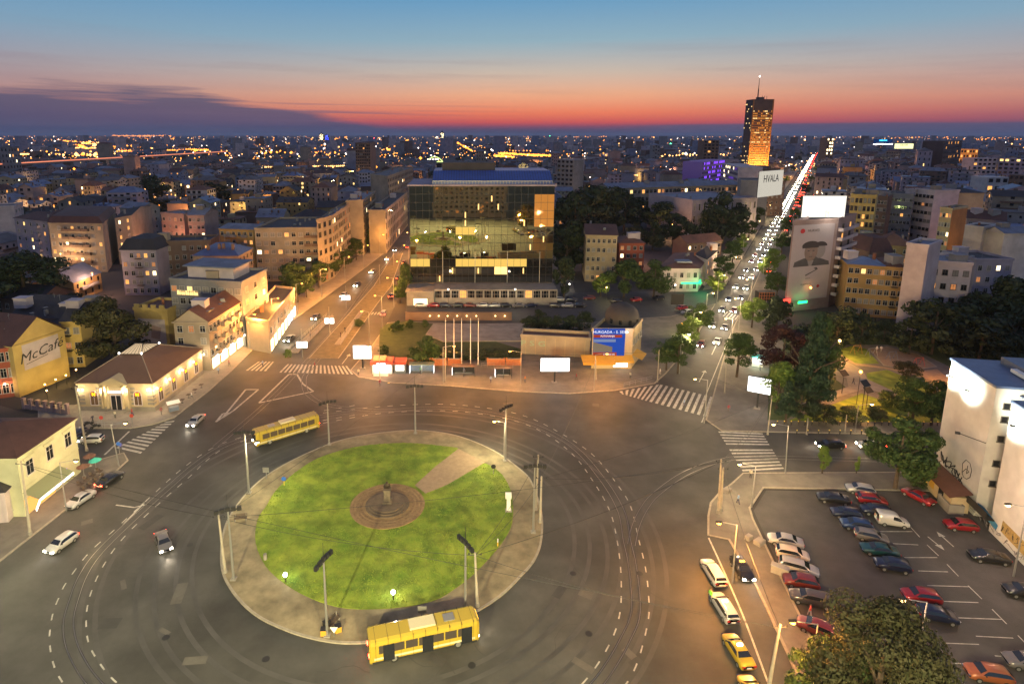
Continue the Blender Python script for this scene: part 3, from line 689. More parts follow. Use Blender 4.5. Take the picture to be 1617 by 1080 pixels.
for k in range(1, 6):
    t = k / 6; b.tube(Vector(f1[0]).lerp(Vector(f1[1]), t), Vector(pk0).lerp(Vector(pk1), t), .05, n=4); b.tube(Vector(f1[1]).lerp(Vector(f1[2]), t), Vector(pk1), .05, n=4)
b.build('glazing_bar', M['darkmetal'], lg)
for f in (f1[0], f1[1], f1[2]):
    b = MB(); b.lathe([(.05, -.2), (.16, -.1), (.16, .1), (.05, .2)], 8); b.build('corner_lamp', GL['white'], rst, (f[0], f[1], 9.95))
# pediment over the door
A_, B2 = Vector(lp[0]), Vector(lp[1]); d = (B2 - A_).normalized(); n_ = Vector((d.y, -d.x)); W1 = (B2 - A_).length
def fpt(x, out, z): p = A_ + d * x + n_ * (out - .38); return (p.x, p.y, z)
b = MB(); pc = W1 * .5
for (xa, xb) in ((pc - 3, pc + 3),):
    b.quad([fpt(xa, .9, 6.1), fpt(xb, .9, 6.1), fpt(pc, .9, 7.6)]); b.quad([fpt(xa, .9, 6.1), fpt(pc, .9, 7.6), fpt(pc, -1.8, 7.6), fpt(xa, -1.8, 6.1)]); b.quad([fpt(xb, .9, 6.1), fpt(xb, -1.8, 6.1), fpt(pc, -1.8, 7.6), fpt(pc, .9, 7.6)]); b.quad([fpt(xa, .9, 6.1), fpt(xa, -.2, 6.1), fpt(xb, -.2, 6.1), fpt(xb, .9, 6.1)])
b.build('pediment', WALL['cream'], rst)
ang1 = atan2(d.y, d.x)
M['archyellow'] = glow('yellow_letter', (1, .62, .02), 2.2)
ARCHP = mat('arched_pane', (.03, .02, .015), .15, emit=(1, .5, .2), es=.10)
def arched(root, x, base, ang, pos, lit=1, z=1.3):
    """arched window with a yellow letter in its head"""
    b = MB(); w, h = 1.6, 2.2; pts = [(-w / 2, 0), (w / 2, 0), (w / 2, h)] + [(w / 2 * cos(t), h + w / 2 * sin(t)) for t in [pi * k / 8 for k in range(1, 8)]] + [(-w / 2, h)]
    b.quad([(p[0], -.04, p[1]) for p in pts], 1)
    for i in range(len(pts)):
        a, c = pts[i], pts[(i + 1) % len(pts)]; b.tube((a[0], -.08, a[1]), (c[0], -.08, c[1]), .09, n=4)
    b.box(-.04, .04, -.09, -.05, 0, h); b.box(-w / 2, w / 2, -.09, -.05, h - .04, h + .04)
    o = link('arched_window', b.mesh('arched_window', [WALL['pinkwhite'], ARCHP]), root, pos, ang)
    s = MB(); s.obox((-.02, -.1, h * .95), 1.15, .04, .75, 0, 0); link('sign_board', s.mesh('sign_board', [M['redplastic']]), o, (0, 0, 0))
    text('M', .95, M['archyellow'], o, (0, -.16, h + .12), (pi / 2, 0, 0), 'letter', .03, 0, .02)
M['wash'] = glow('wall_washer', (1, .85, .6), 20)
def wall_washer(root, loc, power=45, down=True, col=(1, .74, .42)):
    b = MB(); b.lathe([(.07, -.16), (.12, -.1), (.12, .1), (.07, .16)], 8); q = link('wall_lamp', b.mesh('wall_lamp', [M['wash']]), root, loc)
    l = lamp((0, 0, 0), power, col, .12); l.parent = root; l.location = (loc[0], loc[1], loc[2] - .35)
for i, t in enumerate((.22, .78)): arched(rst, 0, 0, ang1, fpt(W1 * t, .03, 1.4))
for t in (.06, .34, .64, .94): wall_washer(rst, fpt(W1 * t, .8, 5.0), 420)
for t in (.33, .4, .6, .67): 
    b = MB(); b.lathe([(.3, .9), (.28, 1.1), (.22, 1.3), (.2, 5.0), (.26, 5.2), (.3, 5.5)], 12); link('column', b.mesh('column', [WALL['cream']], True), rst, fpt(W1 * t, .35, 0))
b = MB(); b.box(-1, 1, -.1, 0, 0, 3.2, 1); b.box(-1.15, 1.15, -.16, -.0, 3.2, 3.4); b.box(-.05, .05, -.14, -.1, 0, 3.2); b.box(-1.15, -1, -.16, 0, 0, 3.2); b.box(1, 1.15, -.16, 0, 0, 3.2); link('entrance_door', b.mesh('entrance_door', [WALL['pinkwhite'], M['pane']]), rst, fpt(W1 * .5, 0, .3), ang1)
b = MB(); b.box(-1.5, 1.5, -.2, 0, 0, .35); link('sign_panel', b.mesh('sign_panel', [GL['screen']]), rst, fpt(W1 * .5, .1, 4.1), ang1)
b = MB(); b.box(-2, 2, -1.2, 0, 0, .17); b.box(-1.6, 1.6, -.8, 0, .17, .33); link('door_step', b.mesh('door_step', [M['pavelight']]), rst, fpt(W1 * .5, .1, .12), ang1)
A2, B3 = Vector(lp[1]), Vector(lp[2]); d2 = (B3 - A2).normalized(); n2_ = Vector((d2.y, -d2.x)); W2 = (B3 - A2).length; ang2 = atan2(d2.y, d2.x)
def spt(x, out, z): p = A2 + d2 * x + n2_ * (out - .38); return (p.x, p.y, z)
for t in (.14, .38, .62, .84): arched(rst, 0, 0, ang2, spt(W2 * t, .03, 1.4))
for t in (.03, .26, .5, .73, .96): wall_washer(rst, spt(W2 * t, .8, 5.0), 420)
b = MB()
for z in (1.5, 2.3, 3.1, 3.9, 4.7):
    for t0_, t1_ in ((0.01, .1), (.9, .99), (.25, .31), (.69, .75)):
        p, q_ = fpt(W1 * t0_, .04, z), fpt(W1 * t1_, .04, z); b.quad([p, q_, (q_[0], q_[1], z + .55), (p[0], p[1], z + .55)])
    for t0_, t1_ in ((.0, .06), (.22, .3), (.46, .54), (.7, .77), (.92, .99)):
        p, q_ = spt(W2 * t0_, .04, z), spt(W2 * t1_, .04, z); b.quad([p, q_, (q_[0], q_[1], z + .55), (p[0], p[1], z + .55)])
tag(b.build('rusticated_stone', M['pavelight'], rst), kind='stuff')

# --- gable house with painted advertising wall
h = 11.4; a, c = P(19, 547, h), P(101, 520, h); d = (c - a).normalized(); n_ = Vector((-d.y, d.x)) * 11
pts = [a + n_ * 0, c, c + n_, a + n_]
root, lp = bld('gable_house', 'yellow gable house whose blank side wall carries a painted cafe sign', (19, 547), (101, 520), h, 'yellow', 'gable', 'redbrown', 3, {3: 4}, depth=16, rh=4.8, axis='t', clut=2, seed=1, lit=.2)
W = lp[1].length; rz = atan2(lp[1].y, lp[1].x)
b = MB(); b.box(-W * .34, W * .36, -.06, 0, 0, 5.6); pn = link('painted_sign', b.mesh('painted_sign', [WALL['pinkwhite']]), root, (lp[1].x * .5, lp[1].y * .5, 5.3), rz)
tx = text('McCaf\u00e9', 3.0, M['darkmetal'], pn, (0, -.09, 3.0), (pi / 2, 0, 0), 'lettering', .01, .35, 0, sx=1.1)
tx.rotation_euler = (pi / 2, -.1, 0)
b = MB(); b.quad([(-3.6, -.075, 1.15), (1.4, -.075, 1.75), (1.4, -.075, 1.87), (-3.6, -.075, 1.27)]); b.build('underline', M['darkmetal'], pn)
root, lp = bld('row_house', 'red rendered row house with a bright doorway lamp, left of the cafe wall', (-60, 556), (19, 548), 11, 'red', 'gable', 'redbrown', 3, {0: 6}, depth=14, rh=4, clut=2, seed=2, lit=.1, wh=1.9, band=True)
wall_washer(root, (lp[1].x * .78, lp[1].y * .78 - .6, 3.2), 220, col=(1, .5, .25))
root, lp = bld('yellow_annex', 'narrow yellow house with balconies behind the painted gable wall', (96, 508), (126, 507), 11.5, 'yellow', 'gable', 'dark', 3, {0: 2}, depth=12, rh=3, seed=3, balc=(0,), balm='darkmetal', bsolid=False, lit=.3)
bld('dark_row_house', 'low old house with a dark slate roof and chimneys, left end', (18, 500), (92, 503), 10, 'brown', 'gable', 'dark', 3, {0: 3}, depth=14, rh=4, seed=4, clut=4, lit=.1)
bld('dark_row_house', 'dark roofed house with a round gable window beside the yellow annex', (127, 515), (157, 505), 9, 'pink', 'gable', 'dark', 2, {0: 2}, depth=14, rh=3.5, axis='t', seed=5, lit=0)
bld('dark_row_house', 'purple roofed low house in the yard behind the leafy tree', (0, 470), (60, 475), 8, 'brown', 'gable', 'dark', 2, {0: 3}, depth=12, rh=3, seed=45, clut=3, lit=0)
# --- crenellated yellow wall house and brick neighbour
root, lp = bld('yellow_mural_house', 'orange yellow house with stepped parapet and a faded mural, behind the restaurant', (211, 489), (264, 492), 9.5, 'yellow', 'flat', 'rust', 2, {}, depth=10, clut=1, seed=6)
W = lp[1].length; rz = atan2(lp[1].y, lp[1].x)
b = MB()
for k in range(4): b.box(W * (k + .1) / 4, W * (k + .62) / 4, -.1, .4, 0, .9)
link('stepped_parapet', b.mesh('stepped_parapet', [WALL['yellow']]), root, (0, 0, 10.2), rz)
b = MB(); b.box(W * .1, W * .9, -.05, 0, .5, 7.2, 0); b.quad([(W * .45, -.07, 2), (W * .7, -.07, 1.6), (W * .78, -.07, 5), (W * .5, -.07, 5.6)], 1)
link('mural', b.mesh('mural', [WALL['pinkwhite'], WALL['pink']]), root, (0, 0, 0), rz)
# --- corner house with skylights, shops at the foot
root, lp = bld('corner_house', 'brown roofed house with skylights and long balconies, shops glowing at its foot', (274, 508), (328, 508), 12.2, 'beige', 'gable', 'rust', 4, {0: 3, 1: 9}, C=(380, 476), rh=3, axis='t', seed=7, balc=(1, 3, 5, 7), bside=1, balm='beige', lit=.15, clut=2, ground='skip')
for k, t in enumerate((.2, .32, .55, .67)):
    q = quadQ(lp)(.78, t); b = MB(); b.box(-.45, .45, -.6, .6, 0, .12); link('skylight', b.mesh('skylight', [M['tin']]), root, (q.x, q.y, 12.2 + 1.5), atan2(lp[2].y - lp[1].y, lp[2].x - lp[1].x))
d = (lp[2] - lp[1]); L = d.length; d.normalize(); rz2 = atan2(d.y, d.x); nn = Vector((d.y, -d.x))
for k in range(4):
    p = lp[1] + d * (L * (k + .5) / 4) + nn * .05; b = MB(); b.box(-1.7, 1.7, -.06, 0, .4, 2.9); link('shop_window', b.mesh('shop_window', [LIT[2]]), root, (p.x, p.y, 0), rz2)
p = lp[1] + d * (L * .5) + nn * .9; b = MB(); b.box(-L * .45, L * .45, -.15, .15, 3.2, 3.5); link('shop_sign', b.mesh('shop_sign', [GL['strip']]), root, (p.x, p.y, 0), rz2)
lq = lamp((0, 0, 0), 700, (1, .7, .35), .6); lq.parent = root; lq.location = (p.x + nn.x * 2.5, p.y + nn.y * 2.5, 3.0)
# --- white stepped modern block with penthouse
root, lp = bld('terrace_block', 'pale modern block with stepped roof terraces and a row of orange lit windows', (268, 443), (381, 449), 17, 'grey', 'flat', 'grey', 5, {0: 9, 1: 3}, C=(421, 428), seed=8, lit=.14, clut=4, w=1.5, blind=.4)
q = quadQ(lp); b = MB(); b.prism([tuple(q(.15, .25)), tuple(q(.8, .25)), tuple(q(.8, .85)), tuple(q(.15, .85))], 17, 20.2); b.build('penthouse', WALL['pinkwhite'], root)
b = MB(); b.prism([tuple(q(.1, .2)), tuple(q(.85, .2)), tuple(q(.85, .9)), tuple(q(.1, .9))], 20.2, 20.5, bottom=True); b.build('penthouse_roof', ROOF['tin'], root)
for e in range(5):
    p = q(.12 + .06 * e, 0) ; link('window', win_mesh(1.2, 1.2, 'frame', '1'), root, (p.x, p.y, 13.3), atan2(lp[1].y, lp[1].x))
bld('flat_roof_shops', 'low shop building with a dark flat roof and brightly lit shop fronts on the boulevard', (388, 505), (424, 511), 8, 'beige', 'flat', 'dark', 2, {1: 8}, C=(465, 458), seed=9, lit=.1, ground='skip', clut=2)
rt = bpy.data.objects['flat_roof_shops']; a, c = P(424, 511, 8) , P(465, 458, 8); o = rt.location.to_2d(); d = (c - a); L = d.length; d.normalize(); nn = Vector((d.y, -d.x))
for k in range(8):
    p = a - o + d * (L * (k + .5) / 8) + nn * .06; b = MB(); b.box(-1.3, 1.3, -.06, 0, .3, 3.2); link('shop_window', b.mesh('shop_window', [LIT[4 if k > 4 else 2]]), rt, (p.x, p.y, 0), atan2(d.y, d.x))
for t in (.25, .7):
    p = a - o + d * (L * t) + nn * 3; lq = lamp((0, 0, 0), 900, (1, .85, .55), .6); lq.parent = rt; lq.location = (p.x, p.y, 3.2)

# --- blocks of flats, left
root, lp = bld('white_slab_block', 'blank white slab wall cut by the left edge of the picture', (-60, 330), (22, 327), 21, 'pinkwhite', 'flat', 'grey', 6, {1: 3}, depth=14, seed=10, clut=1)
bld('apartment_block', 'apartment block with red tiled roof and a glazed top storey, left end', (22, 344), (74, 350), 20, 'lilac', 'hip', 'redbrown', 6, {0: 5}, depth=13, seed=11, lit=.16, rh=2.5, balc=(3,), balm='lilac')
bld('apartment_block', 'apartment block with long dark balconies, dark red attic roof and blank cream side wall', (76, 352), (161, 353), 20, 'beige', 'mansard', 'redbrown', 6, {0: 8}, C=(182, 334), seed=12, lit=.26, rh=2.6, balc=(2, 3, 4, 5), balm='brown')
bld('apartment_block', 'narrow dark block with a blank pale side wall facing right', (181, 345), (207, 340), 20, 'beige', 'gable', 'dark', 6, {0: 2}, C=(238, 326), seed=13, lit=.25, rh=2)
bld('apartment_block', 'grey gabled block left of the pink flats', (222, 330), (252, 326), 19, 'grey', 'gable', 'tin', 5, {0: 2}, depth=14, axis='t', seed=14, lit=.05)
bld('apartment_block', 'pink flats with a bright roof terrace lamp and strip windows', (254, 338), (290, 340), 18, 'pink', 'flat', 'tin', 5, {0: 4}, depth=12, seed=15, lit=.3)
bld('apartment_block', 'pink block with a row of dark attic windows and pale metal roof', (296, 340), (322, 340), 18, 'pink', 'gable', 'pale', 5, {0: 4}, depth=16, axis='s', seed=16, lit=.2)
bld('mansard_block', 'old block with black mansard roof and round dormers', (190, 395), (246, 395), 16, 'lilac', 'mansard', 'dark', 5, {0: 5}, depth=15, seed=17, lit=.2, rh=3.6, balc=(2,), balm='brown', bsolid=False)
bld('long_beige_block', 'long beige block with tall narrow windows behind the pale terraced block', (247, 384), (332, 382), 17, 'brown', 'flat', 'dark', 5, {0: 7}, depth=12, seed=18, lit=.1)
bld('brown_block', 'dull orange block with balconies between the long beige block and the corner flats', (346, 361), (400, 363), 19, 'ochre', 'gable', 'tin', 6, {0: 6}, depth=14, seed=19, lit=.2, rh=1.2, balc=(1, 2, 4))
bld('corner_flats', 'large beige corner flats with rounded balconies where the side street meets the boulevard', (402, 363), (502, 362), 20, 'limestone', 'flat', 'dark', 6, {0: 9, 1: 5}, C=(530, 345), seed=20, lit=.12, balc=(7, 8), balm='brown', clut=7, w=1.5, blind=.4)
bld('boulevard_block', 'taller grey stone office block next along the boulevard after the corner flats', (500, 350), (524, 343), 24, 'limestone', 'flat', 'tin', 7, {1: 12, 0: 3}, C=(552, 324), seed=21, lit=.12, band=True, fr='darkframe', clut=6, w=1.7, wh=1.8, blind=.1)
bld('boulevard_block', 'lower brick coloured office block in the middle of the boulevard row', (528, 331), (553, 330), 21, 'ochre', 'flat', 'dark', 6, {1: 10}, C=(577, 315), seed=22, lit=.12, fr='darkframe', clut=5, w=1.8, wh=1.8, blind=.1)
bld('boulevard_block', 'tall ribbed concrete block with a blank side wall in the boulevard row', (546, 319), (573, 318), 25, 'limestone', 'flat', 'tin', 7, {1: 14}, C=(592, 304), seed=23, lit=.1, w=1.7, wh=2.1, fr='darkframe', clut=6, blind=.05, band=True)
bld('ministry_block', 'dark classical palace with tall pilasters at the far end of the boulevard', (582, 334), (608, 334), 20, 'limestone', 'flat', 'dark', 4, {1: 16}, C=(643, 305), seed=24, lit=.1, w=1.9, wh=2.9, clut=4, fr='darkframe', blind=0, band=True)
bld('slab_tower', 'tall grey slab tower rising above the boulevard roofs', (561, 227), (584, 227), 46, 'brown', 'flat', 'dark', 15, {0: 8}, C=(593, 225), seed=25, lit=.03, w=2.0, wh=1.5, clut=2, blind=.1, fr='darkframe')
bld('long_office', 'long concrete office slab with blank end wall right of the tall slab tower', (585, 277), (612, 280), 30, 'limestone', 'flat', 'grey', 8, {1: 18}, C=(652, 266), seed=26, lit=.05, w=2.2, wh=1.8, clut=4, fr='darkframe', blind=0)
# --- two storey house, bottom left
root, lp = bld('cream_house', 'two storey pale green house with dark hipped roof and glowing cafe fascia', (-110, 723), (26, 722), 9.6, 'palegreen', 'hip', 'redbrown', 2, {1: 3}, C=(117, 661), seed=27, lit=0, rh=2.6, w=1.3, wh=2.2, clut=0, ground='skip', blind=0, fr='frame')
d = (lp[2] - lp[1]); L = d.length; d.normalize(); rz2 = atan2(d.y, d.x); nn = Vector((d.y, -d.x))
for k in range(3):      # window heads
    p = lp[1] + d * (L * (k + .5) / 3) + nn * .12; b = MB(); b.box(-1.1, 1.1, -.12, .1, 0, .22); b.box(-.95, .95, -.08, .1, -.3, 0); link('window_head', b.mesh('window_head', [WALL['palegreen']]), root, (p.x, p.y, 8.5), rz2)
b = MB(); b.box(0, L, -.1, 0, 4.3, 4.5); b.box(0, L, -.14, 0, 8.9, 9.1); link('string_course', b.mesh('string_course', [WALL['palegreen']]), root, (lp[1].x, lp[1].y, 0), rz2)
aw = MB(); aw.quad([(0, 0, 3.9), (L * .62, 0, 3.9), (L * .62, -2.4, 3.0), (0, -2.4, 3.0)]); aw.quad([(0, -2.4, 3.0), (L * .62, -2.4, 3.0), (L * .62, -2.4, 2.6), (0, -2.4, 2.6)])
link('awning', aw.mesh('awning', [M['greenaw']]), root, (lp[1].x, lp[1].y, 0), rz2)
fs = MB(); fs.box(0, L * .6, -2.52, -2.44, 2.68, 3.0); link('lit_fascia', fs.mesh('lit_fascia', [GL['strip']]), root, (lp[1].x, lp[1].y, 0), rz2)
fs = MB(); fs.box(-2.6, 0, -.1, 0, 2.68, 3.05); link('lit_fascia', fs.mesh('lit_fascia', [GL['strip']]), root, (lp[1].x + nn.x * 2.5, lp[1].y + nn.y * 2.5, 0), rz2 - pi / 2 * 0 + .5)
for t, pw in ((.1, 150), (.35, 150), (.55, 90)):
    p = lp[1] + d * (L * t) + nn * 1.6; lq = lamp((0, 0, 0), pw, (1, .5, .3), .4); lq.parent = root; lq.location = (p.x, p.y, 2.4)
for t in (.1, .25, .4):
    p = lp[1] + d * (L * t) + nn * .05; b = MB(); b.box(-1.1, 1.1, -.06, 0, .3, 2.7); link('shop_window', b.mesh('shop_window', [LIT[0]]), root, (p.x, p.y, 0), rz2)
b = MB(); b.box(-.5, .5, -.06, 0, .8, 2.6); p = lp[1] + d * (L * .7) + nn * .05; link('shop_window', b.mesh('shop_window', [GL['violet']]), root, (p.x, p.y, 0), rz2)
b = MB(); b.box(-.9, .9, -.9, .9, 0, 1.5); 
for k, t in enumerate((.78, .84)): p = lp[1] + d * (L * t) + nn * 2.2
root, lp = bld('small_white_house', 'small white house cut by the left edge below the cream house', (-60, 782), (6, 776), 5, 'pinkwhite', 'hip', 'dark', 1, {1: 2}, depth=7, seed=28, lit=0, clut=0, rh=1.5)

# ================================================================== CENTRE: GLASS OFFICE BLOCK
hg = 38.3
ga, gb = P(663, 294, hg), P(876, 294, hg); gy = (ga.y + gb.y) / 2; ga = Vector((P(646, 294, hg).x, gy)); gb = Vector((gb.x, gy)); W = gb.x - ga.x; D = 26
FOOT.append([(ga.x - 2, gy - 8), (gb.x + 2, gy - 8), (gb.x + 2, gy + D), (ga.x - 2, gy + D)])
gl = empty('glass_office_block', (ga.x, gy, 0), 0, 'big mirror glass office block reflecting the square, with a blue top storey', 'office building')
b = MB(); b.box(.2, W - .2, .3, D, 0, hg - .3); b.build('core', WALL['dark'], gl)
M['mirror'] = mat('mirror_glass', (.66, .62, .36), .02, metal=1.0, spec=1)
M['darkglass'] = mat('dark_glass', (.10, .11, .12), .04, metal=.9)
fl = 14; fh = hg / fl; nc = 22; cw = W / nc
pm = MB(); pm.quad([(-cw / 2 + .03, 0, .04), (cw / 2 - .03, 0, .04), (cw / 2 - .03, 0, fh - .04), (-cw / 2 + .03, 0, fh - .04)]); pmesh = pm.mesh('glass_pane', [M['mirror']])
pdark = pm.mesh('glass_pane', [M['darkglass']])
pl = [pm.mesh('glass_pane', [LIT[1]]), pm.mesh('glass_pane', [glow('office_light', (1, .62, .13), 1.0)])]
r = random.Random(77); sl_ = MB(); sl_.quad([(-cw / 2 + .03, 0, .04), (cw / 2 - .03, 0, .04), (cw / 2 - .03, 0, fh - .04), (-cw / 2 + .03, 0, fh - .04)]); sl_.quad([(-.2, -.02, .3), (.2, -.02, .3), (.2, -.02, fh - .5), (-.2, -.02, fh - .5)], 1); psl = sl_.mesh('glass_pane', [M['mirror'], LIT[1]])
porange = pm.mesh('glass_pane', [mat('orange_glow_pane', (.3, .2, .1), .05, metal=.7, emit=(1, .36, .05), es=.5)])  # orange gleam put into these panes as tint and emission
for f in range(2, fl):
    for k in range(nc):
        m_ = pmesh if f > 4 else pdark
        if f == 4 and (k < 3 or 7 <= k < 18): m_ = pl[1]
        elif f == 3 and 13 <= k < 15: m_ = pl[0]
        elif f == 8 and k in (7, 8, 9): m_ = pl[1]
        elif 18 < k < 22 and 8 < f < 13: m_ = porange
        elif r.random() < .03: m_ = psl
        x = (k + .5) * cw
        o = link('glass_pane', m_, gl, (x, 0, f * fh)); o.rotation_euler = (r.uniform(-1, 1) * .0012, 0, r.uniform(-1, 1) * .0012)
b = MB()
for k in range(nc + 1): b.box(k * cw - .04, k * cw + .04, -.06, .06, 2 * fh, hg)
for f in range(2, fl + 1): b.box(0, W, -.05, .05, f * fh - .05, f * fh + .05)
tag(b.build('mullion_grid', M['darkmetal'], gl), kind='stuff')
for k in (5, 10, 15, 20): b = MB(); b.box(-.09, .09, -.3, .0, 0, hg * .42); b.build('downpipe', M['metal'], gl, (k * cw, 0, 0))
b = MB(); b.box(-.6, W + .6, -.8, D + .5, hg, hg + .5); b.build('roof_edge', WALL['lilac'], gl)
M['blueroof'] = mat('blue_sheet_roof', (.02, .06, .28), .4, noise=.2, scale=.4)
b = MB(); x0 = W * .16
b.quad([(x0, .8, hg + 1.6), (W - .6, .8, hg + 1.6), (W - .6, 8, hg + 4.6), (x0, 8, hg + 4.6)]); b.quad([(x0, 8, hg + 4.6), (W - .6, 8, hg + 4.6), (W - .6, D, hg + 4.6), (x0, D, hg + 4.6)])
b.box(x0, W - .6, .85, D, hg + .4, hg + 1.55); b.build('blue_roof', M['blueroof'], gl)
b = MB()
for k in range(40): x = x0 + (W - .6 - x0) * k / 39; b.box(x - .04, x + .04, .7, .8, hg + .5, hg + 1.6)
b.box(x0, W - .6, .68, .82, hg + 1.5, hg + 1.66); tag(b.build('roof_railing', M['metal'], gl), kind='stuff')
b = MB()
for k in range(46): x = x0 + (W - .6 - x0) * k / 45; b.quad([(x - .05, .8, hg + 1.66), (x + .05, .8, hg + 1.66), (x + .05, 8, hg + 4.68), (x - .05, 8, hg + 4.68)])
tag(b.build('roof_rib', M['darkmetal'], gl), kind='stuff')
b = MB(); b.box(W * .22, W * .6, 10, 20, hg + 4.6, hg + 7.2); b.build('plant_room', WALL['dark'], gl); 
# low concrete range with grid windows at the foot
b = MB(); x0, x1 = P(690, 460).x - ga.x, P(868, 460).x - ga.x
b.box(x0, x1, -9, 0, -.05, 5.2); lowb = b.build('podium', M['concrete'], gl)
b = MB(); n = 15
for k in range(n):
    xa = x0 + (x1 - x0) * (k + .12) / n; xb = x0 + (x1 - x0) * (k + .88) / n
    o_ = MB(); o_.box(-(xb - xa) / 2, (xb - xa) / 2, -.05, .02, 0, 2.3, 1)
    for i in (-.25, .25): o_.box(i * (xb - xa) - .04, i * (xb - xa) + .04, -.12, -.05, 0, 2.3)
    o_.box(-(xb - xa) / 2, (xb - xa) / 2, -.12, -.05, 1.1, 1.2)
    link('podium_window', o_.mesh('podium_window', [M['concrete'], M['pane'] if k not in (3, 11) else LIT[0]]), gl, ((xa + xb) / 2, -9, 2.5))
b = MB(); b.box(x0 - 9, x0 - .1, -10, 2, 0, 4.6); b.box(x0 - 9.4, x0 - .1, -10.4, 2, 4.6, 5.0); b.build('entrance_wing', M['concrete'], gl)
b = MB(); b.box(-2.2, 2.2, -.1, 0, .1, 2.2); link('shop_window', b.mesh('shop_window', [LIT[2]]), gl, (x0 - 4.5, -10.05, .2))

# the hotel whose roof the picture is taken from: it stands behind the camera and shows in the mirror glass
M['hotelwall'] = WALL['grey']
ht = empty('hotel_tower', (-22, -24, 0), 0, 'tall grey hotel behind the viewpoint, seen only as a reflection in the mirror glass', 'hotel')
b = MB(); b.box(0, 50, 0, 18, -.05, 50); b.build('wall', WALL['grey'], ht)
FOOT.append([(-30, -30), (40, -30), (40, 0), (-30, 0)])
b = MB(); b2 = MB()
for f in range(15):
    for k in range(14):
        x = 1.5 + k * 3.4; (b if r.random() > .06 else b2).quad([(x + 1.9, 18.04, 3 + f * 3.1), (x, 18.04, 3 + f * 3.1), (x, 18.04, 4.6 + f * 3.1), (x + 1.9, 18.04, 4.6 + f * 3.1)])
tag(b.build('dark_windows', M['pane'], ht), kind='stuff'); tag(b2.build('lit_windows', LIT[3], ht), kind='stuff')

for fx, fz, aim_, pw in ((-2, 34, (-45, 75, 0), 330000), (40, 34, (12, 85, 0), 200000), (22, 40, (0, 110, 0), 230000)):
    b = MB(); b.box(-.5, .5, 0, .8, -.3, .3); b.tube((0, .8, 0), (0, 1.0, 0), .4, .45, 10); link('floodlight', b.mesh('floodlight', [M['darkmetal']]), ht, (fx, 18, fz))
    o = lamp((fx - 22, -4.4, fz), pw, (1, .84, .43), .4, spot=118, aim=aim_, blend=.8); o.parent = ht; o.matrix_parent_inverse = Matrix.Translation((22, 24, 0))

# ================================================================== CENTRE RIGHT
bld('beige_tenement', 'five storey beige tenement with dark red roof standing alone among trees', (926, 371), (975, 372), 18, 'cream', 'gable', 'redbrown', 5, {0: 6, 3: 0}, depth=17, seed=30, lit=.03, rh=3, w=1.0, band=False)
bld('low_red_tenement', 'lower dark red tenement attached to the right of the beige tenement', (978, 384), (1018, 384), 13, 'red', 'hip', 'rust', 4, {0: 4}, depth=12, seed=31, lit=.2, rh=2)
root, lp = bld('corner_bank', 'low cream corner house with green neon and a pale blue skylight', (1040, 424), (1104, 424), 8.5, 'pinkwhite', 'hip', 'rust', 2, {0: 6, 1: 4}, C=(1122, 400), seed=32, lit=.1, rh=1.6, w=1.1, wh=1.7)
b = MB(); b.box(-2.6, 2.6, -1.8, 1.8, 0, .6); link('skylight', b.mesh('skylight', [M['tin']]), root, (lp[1].x * .72, lp[1].y + 5, 9.8))
b = MB(); b.box(0, 6, -.2, 0, 2.9, 3.4); link('neon_fascia', b.mesh('neon_fascia', [GL['green']]), root, (lp[1].x - 6, -.05, 0))
b = MB(); b.box(0, 5, -.2, 0, 2.9, 3.4); link('neon_fascia', b.mesh('neon_fascia', [GL['green']]), root, (lp[1].x + .1, lp[1].y, 0), atan2(lp[2].y - lp[1].y, lp[2].x - lp[1].x))
text('+', 2.6, GL['green'], root, (lp[1].x + .6, -.5, 3.2), (pi / 2, 0, 0), 'cross_sign', .08)
lq = lamp((0, 0, 0), 900, (.05, 1, .3), .5); lq.parent = root; lq.location = (lp[1].x + .8, -3, 3.2)
bld('avenue_house', 'narrow house with dark glass roof beside the corner house on the avenue', (1098, 402), (1116, 410), 10, 'pinkwhite', 'hip', 'dark', 3, {0: 2, 1: 3}, C=(1133, 396), seed=33, lit=.2)
bld('brick_yard_house', 'long low brick house in the dark yard behind the corner house', (1085, 385), (1140, 380), 7, 'brown', 'gable', 'rust', 2, {0: 6}, depth=9, seed=34, lit=.1, rh=3)
bld('long_palace', 'long pale classical palace with a small central dome in front of the far centre', (962, 298), (1168, 292), 20, 'limestone', 'gable', 'tin', 4, {0: 34}, depth=16, seed=35, lit=.14, rh=3, clut=3, w=1.9, wh=2.4, blind=.1)
bld('theatre_hall', 'flat grey theatre hall with tall concrete fins beside the avenue', (1094, 318), (1196, 314), 20, 'lilac', 'flat', 'tin', 3, {0: 14}, depth=40, seed=36, lit=.05, clut=3, w=.9, wh=3.5)
bld('stage_tower', 'blank concrete cube rising from the theatre roof', (1170, 286), (1214, 287), 27, 'grey', 'flat', 'grey', 1, {}, depth=20, seed=37, clut=0)
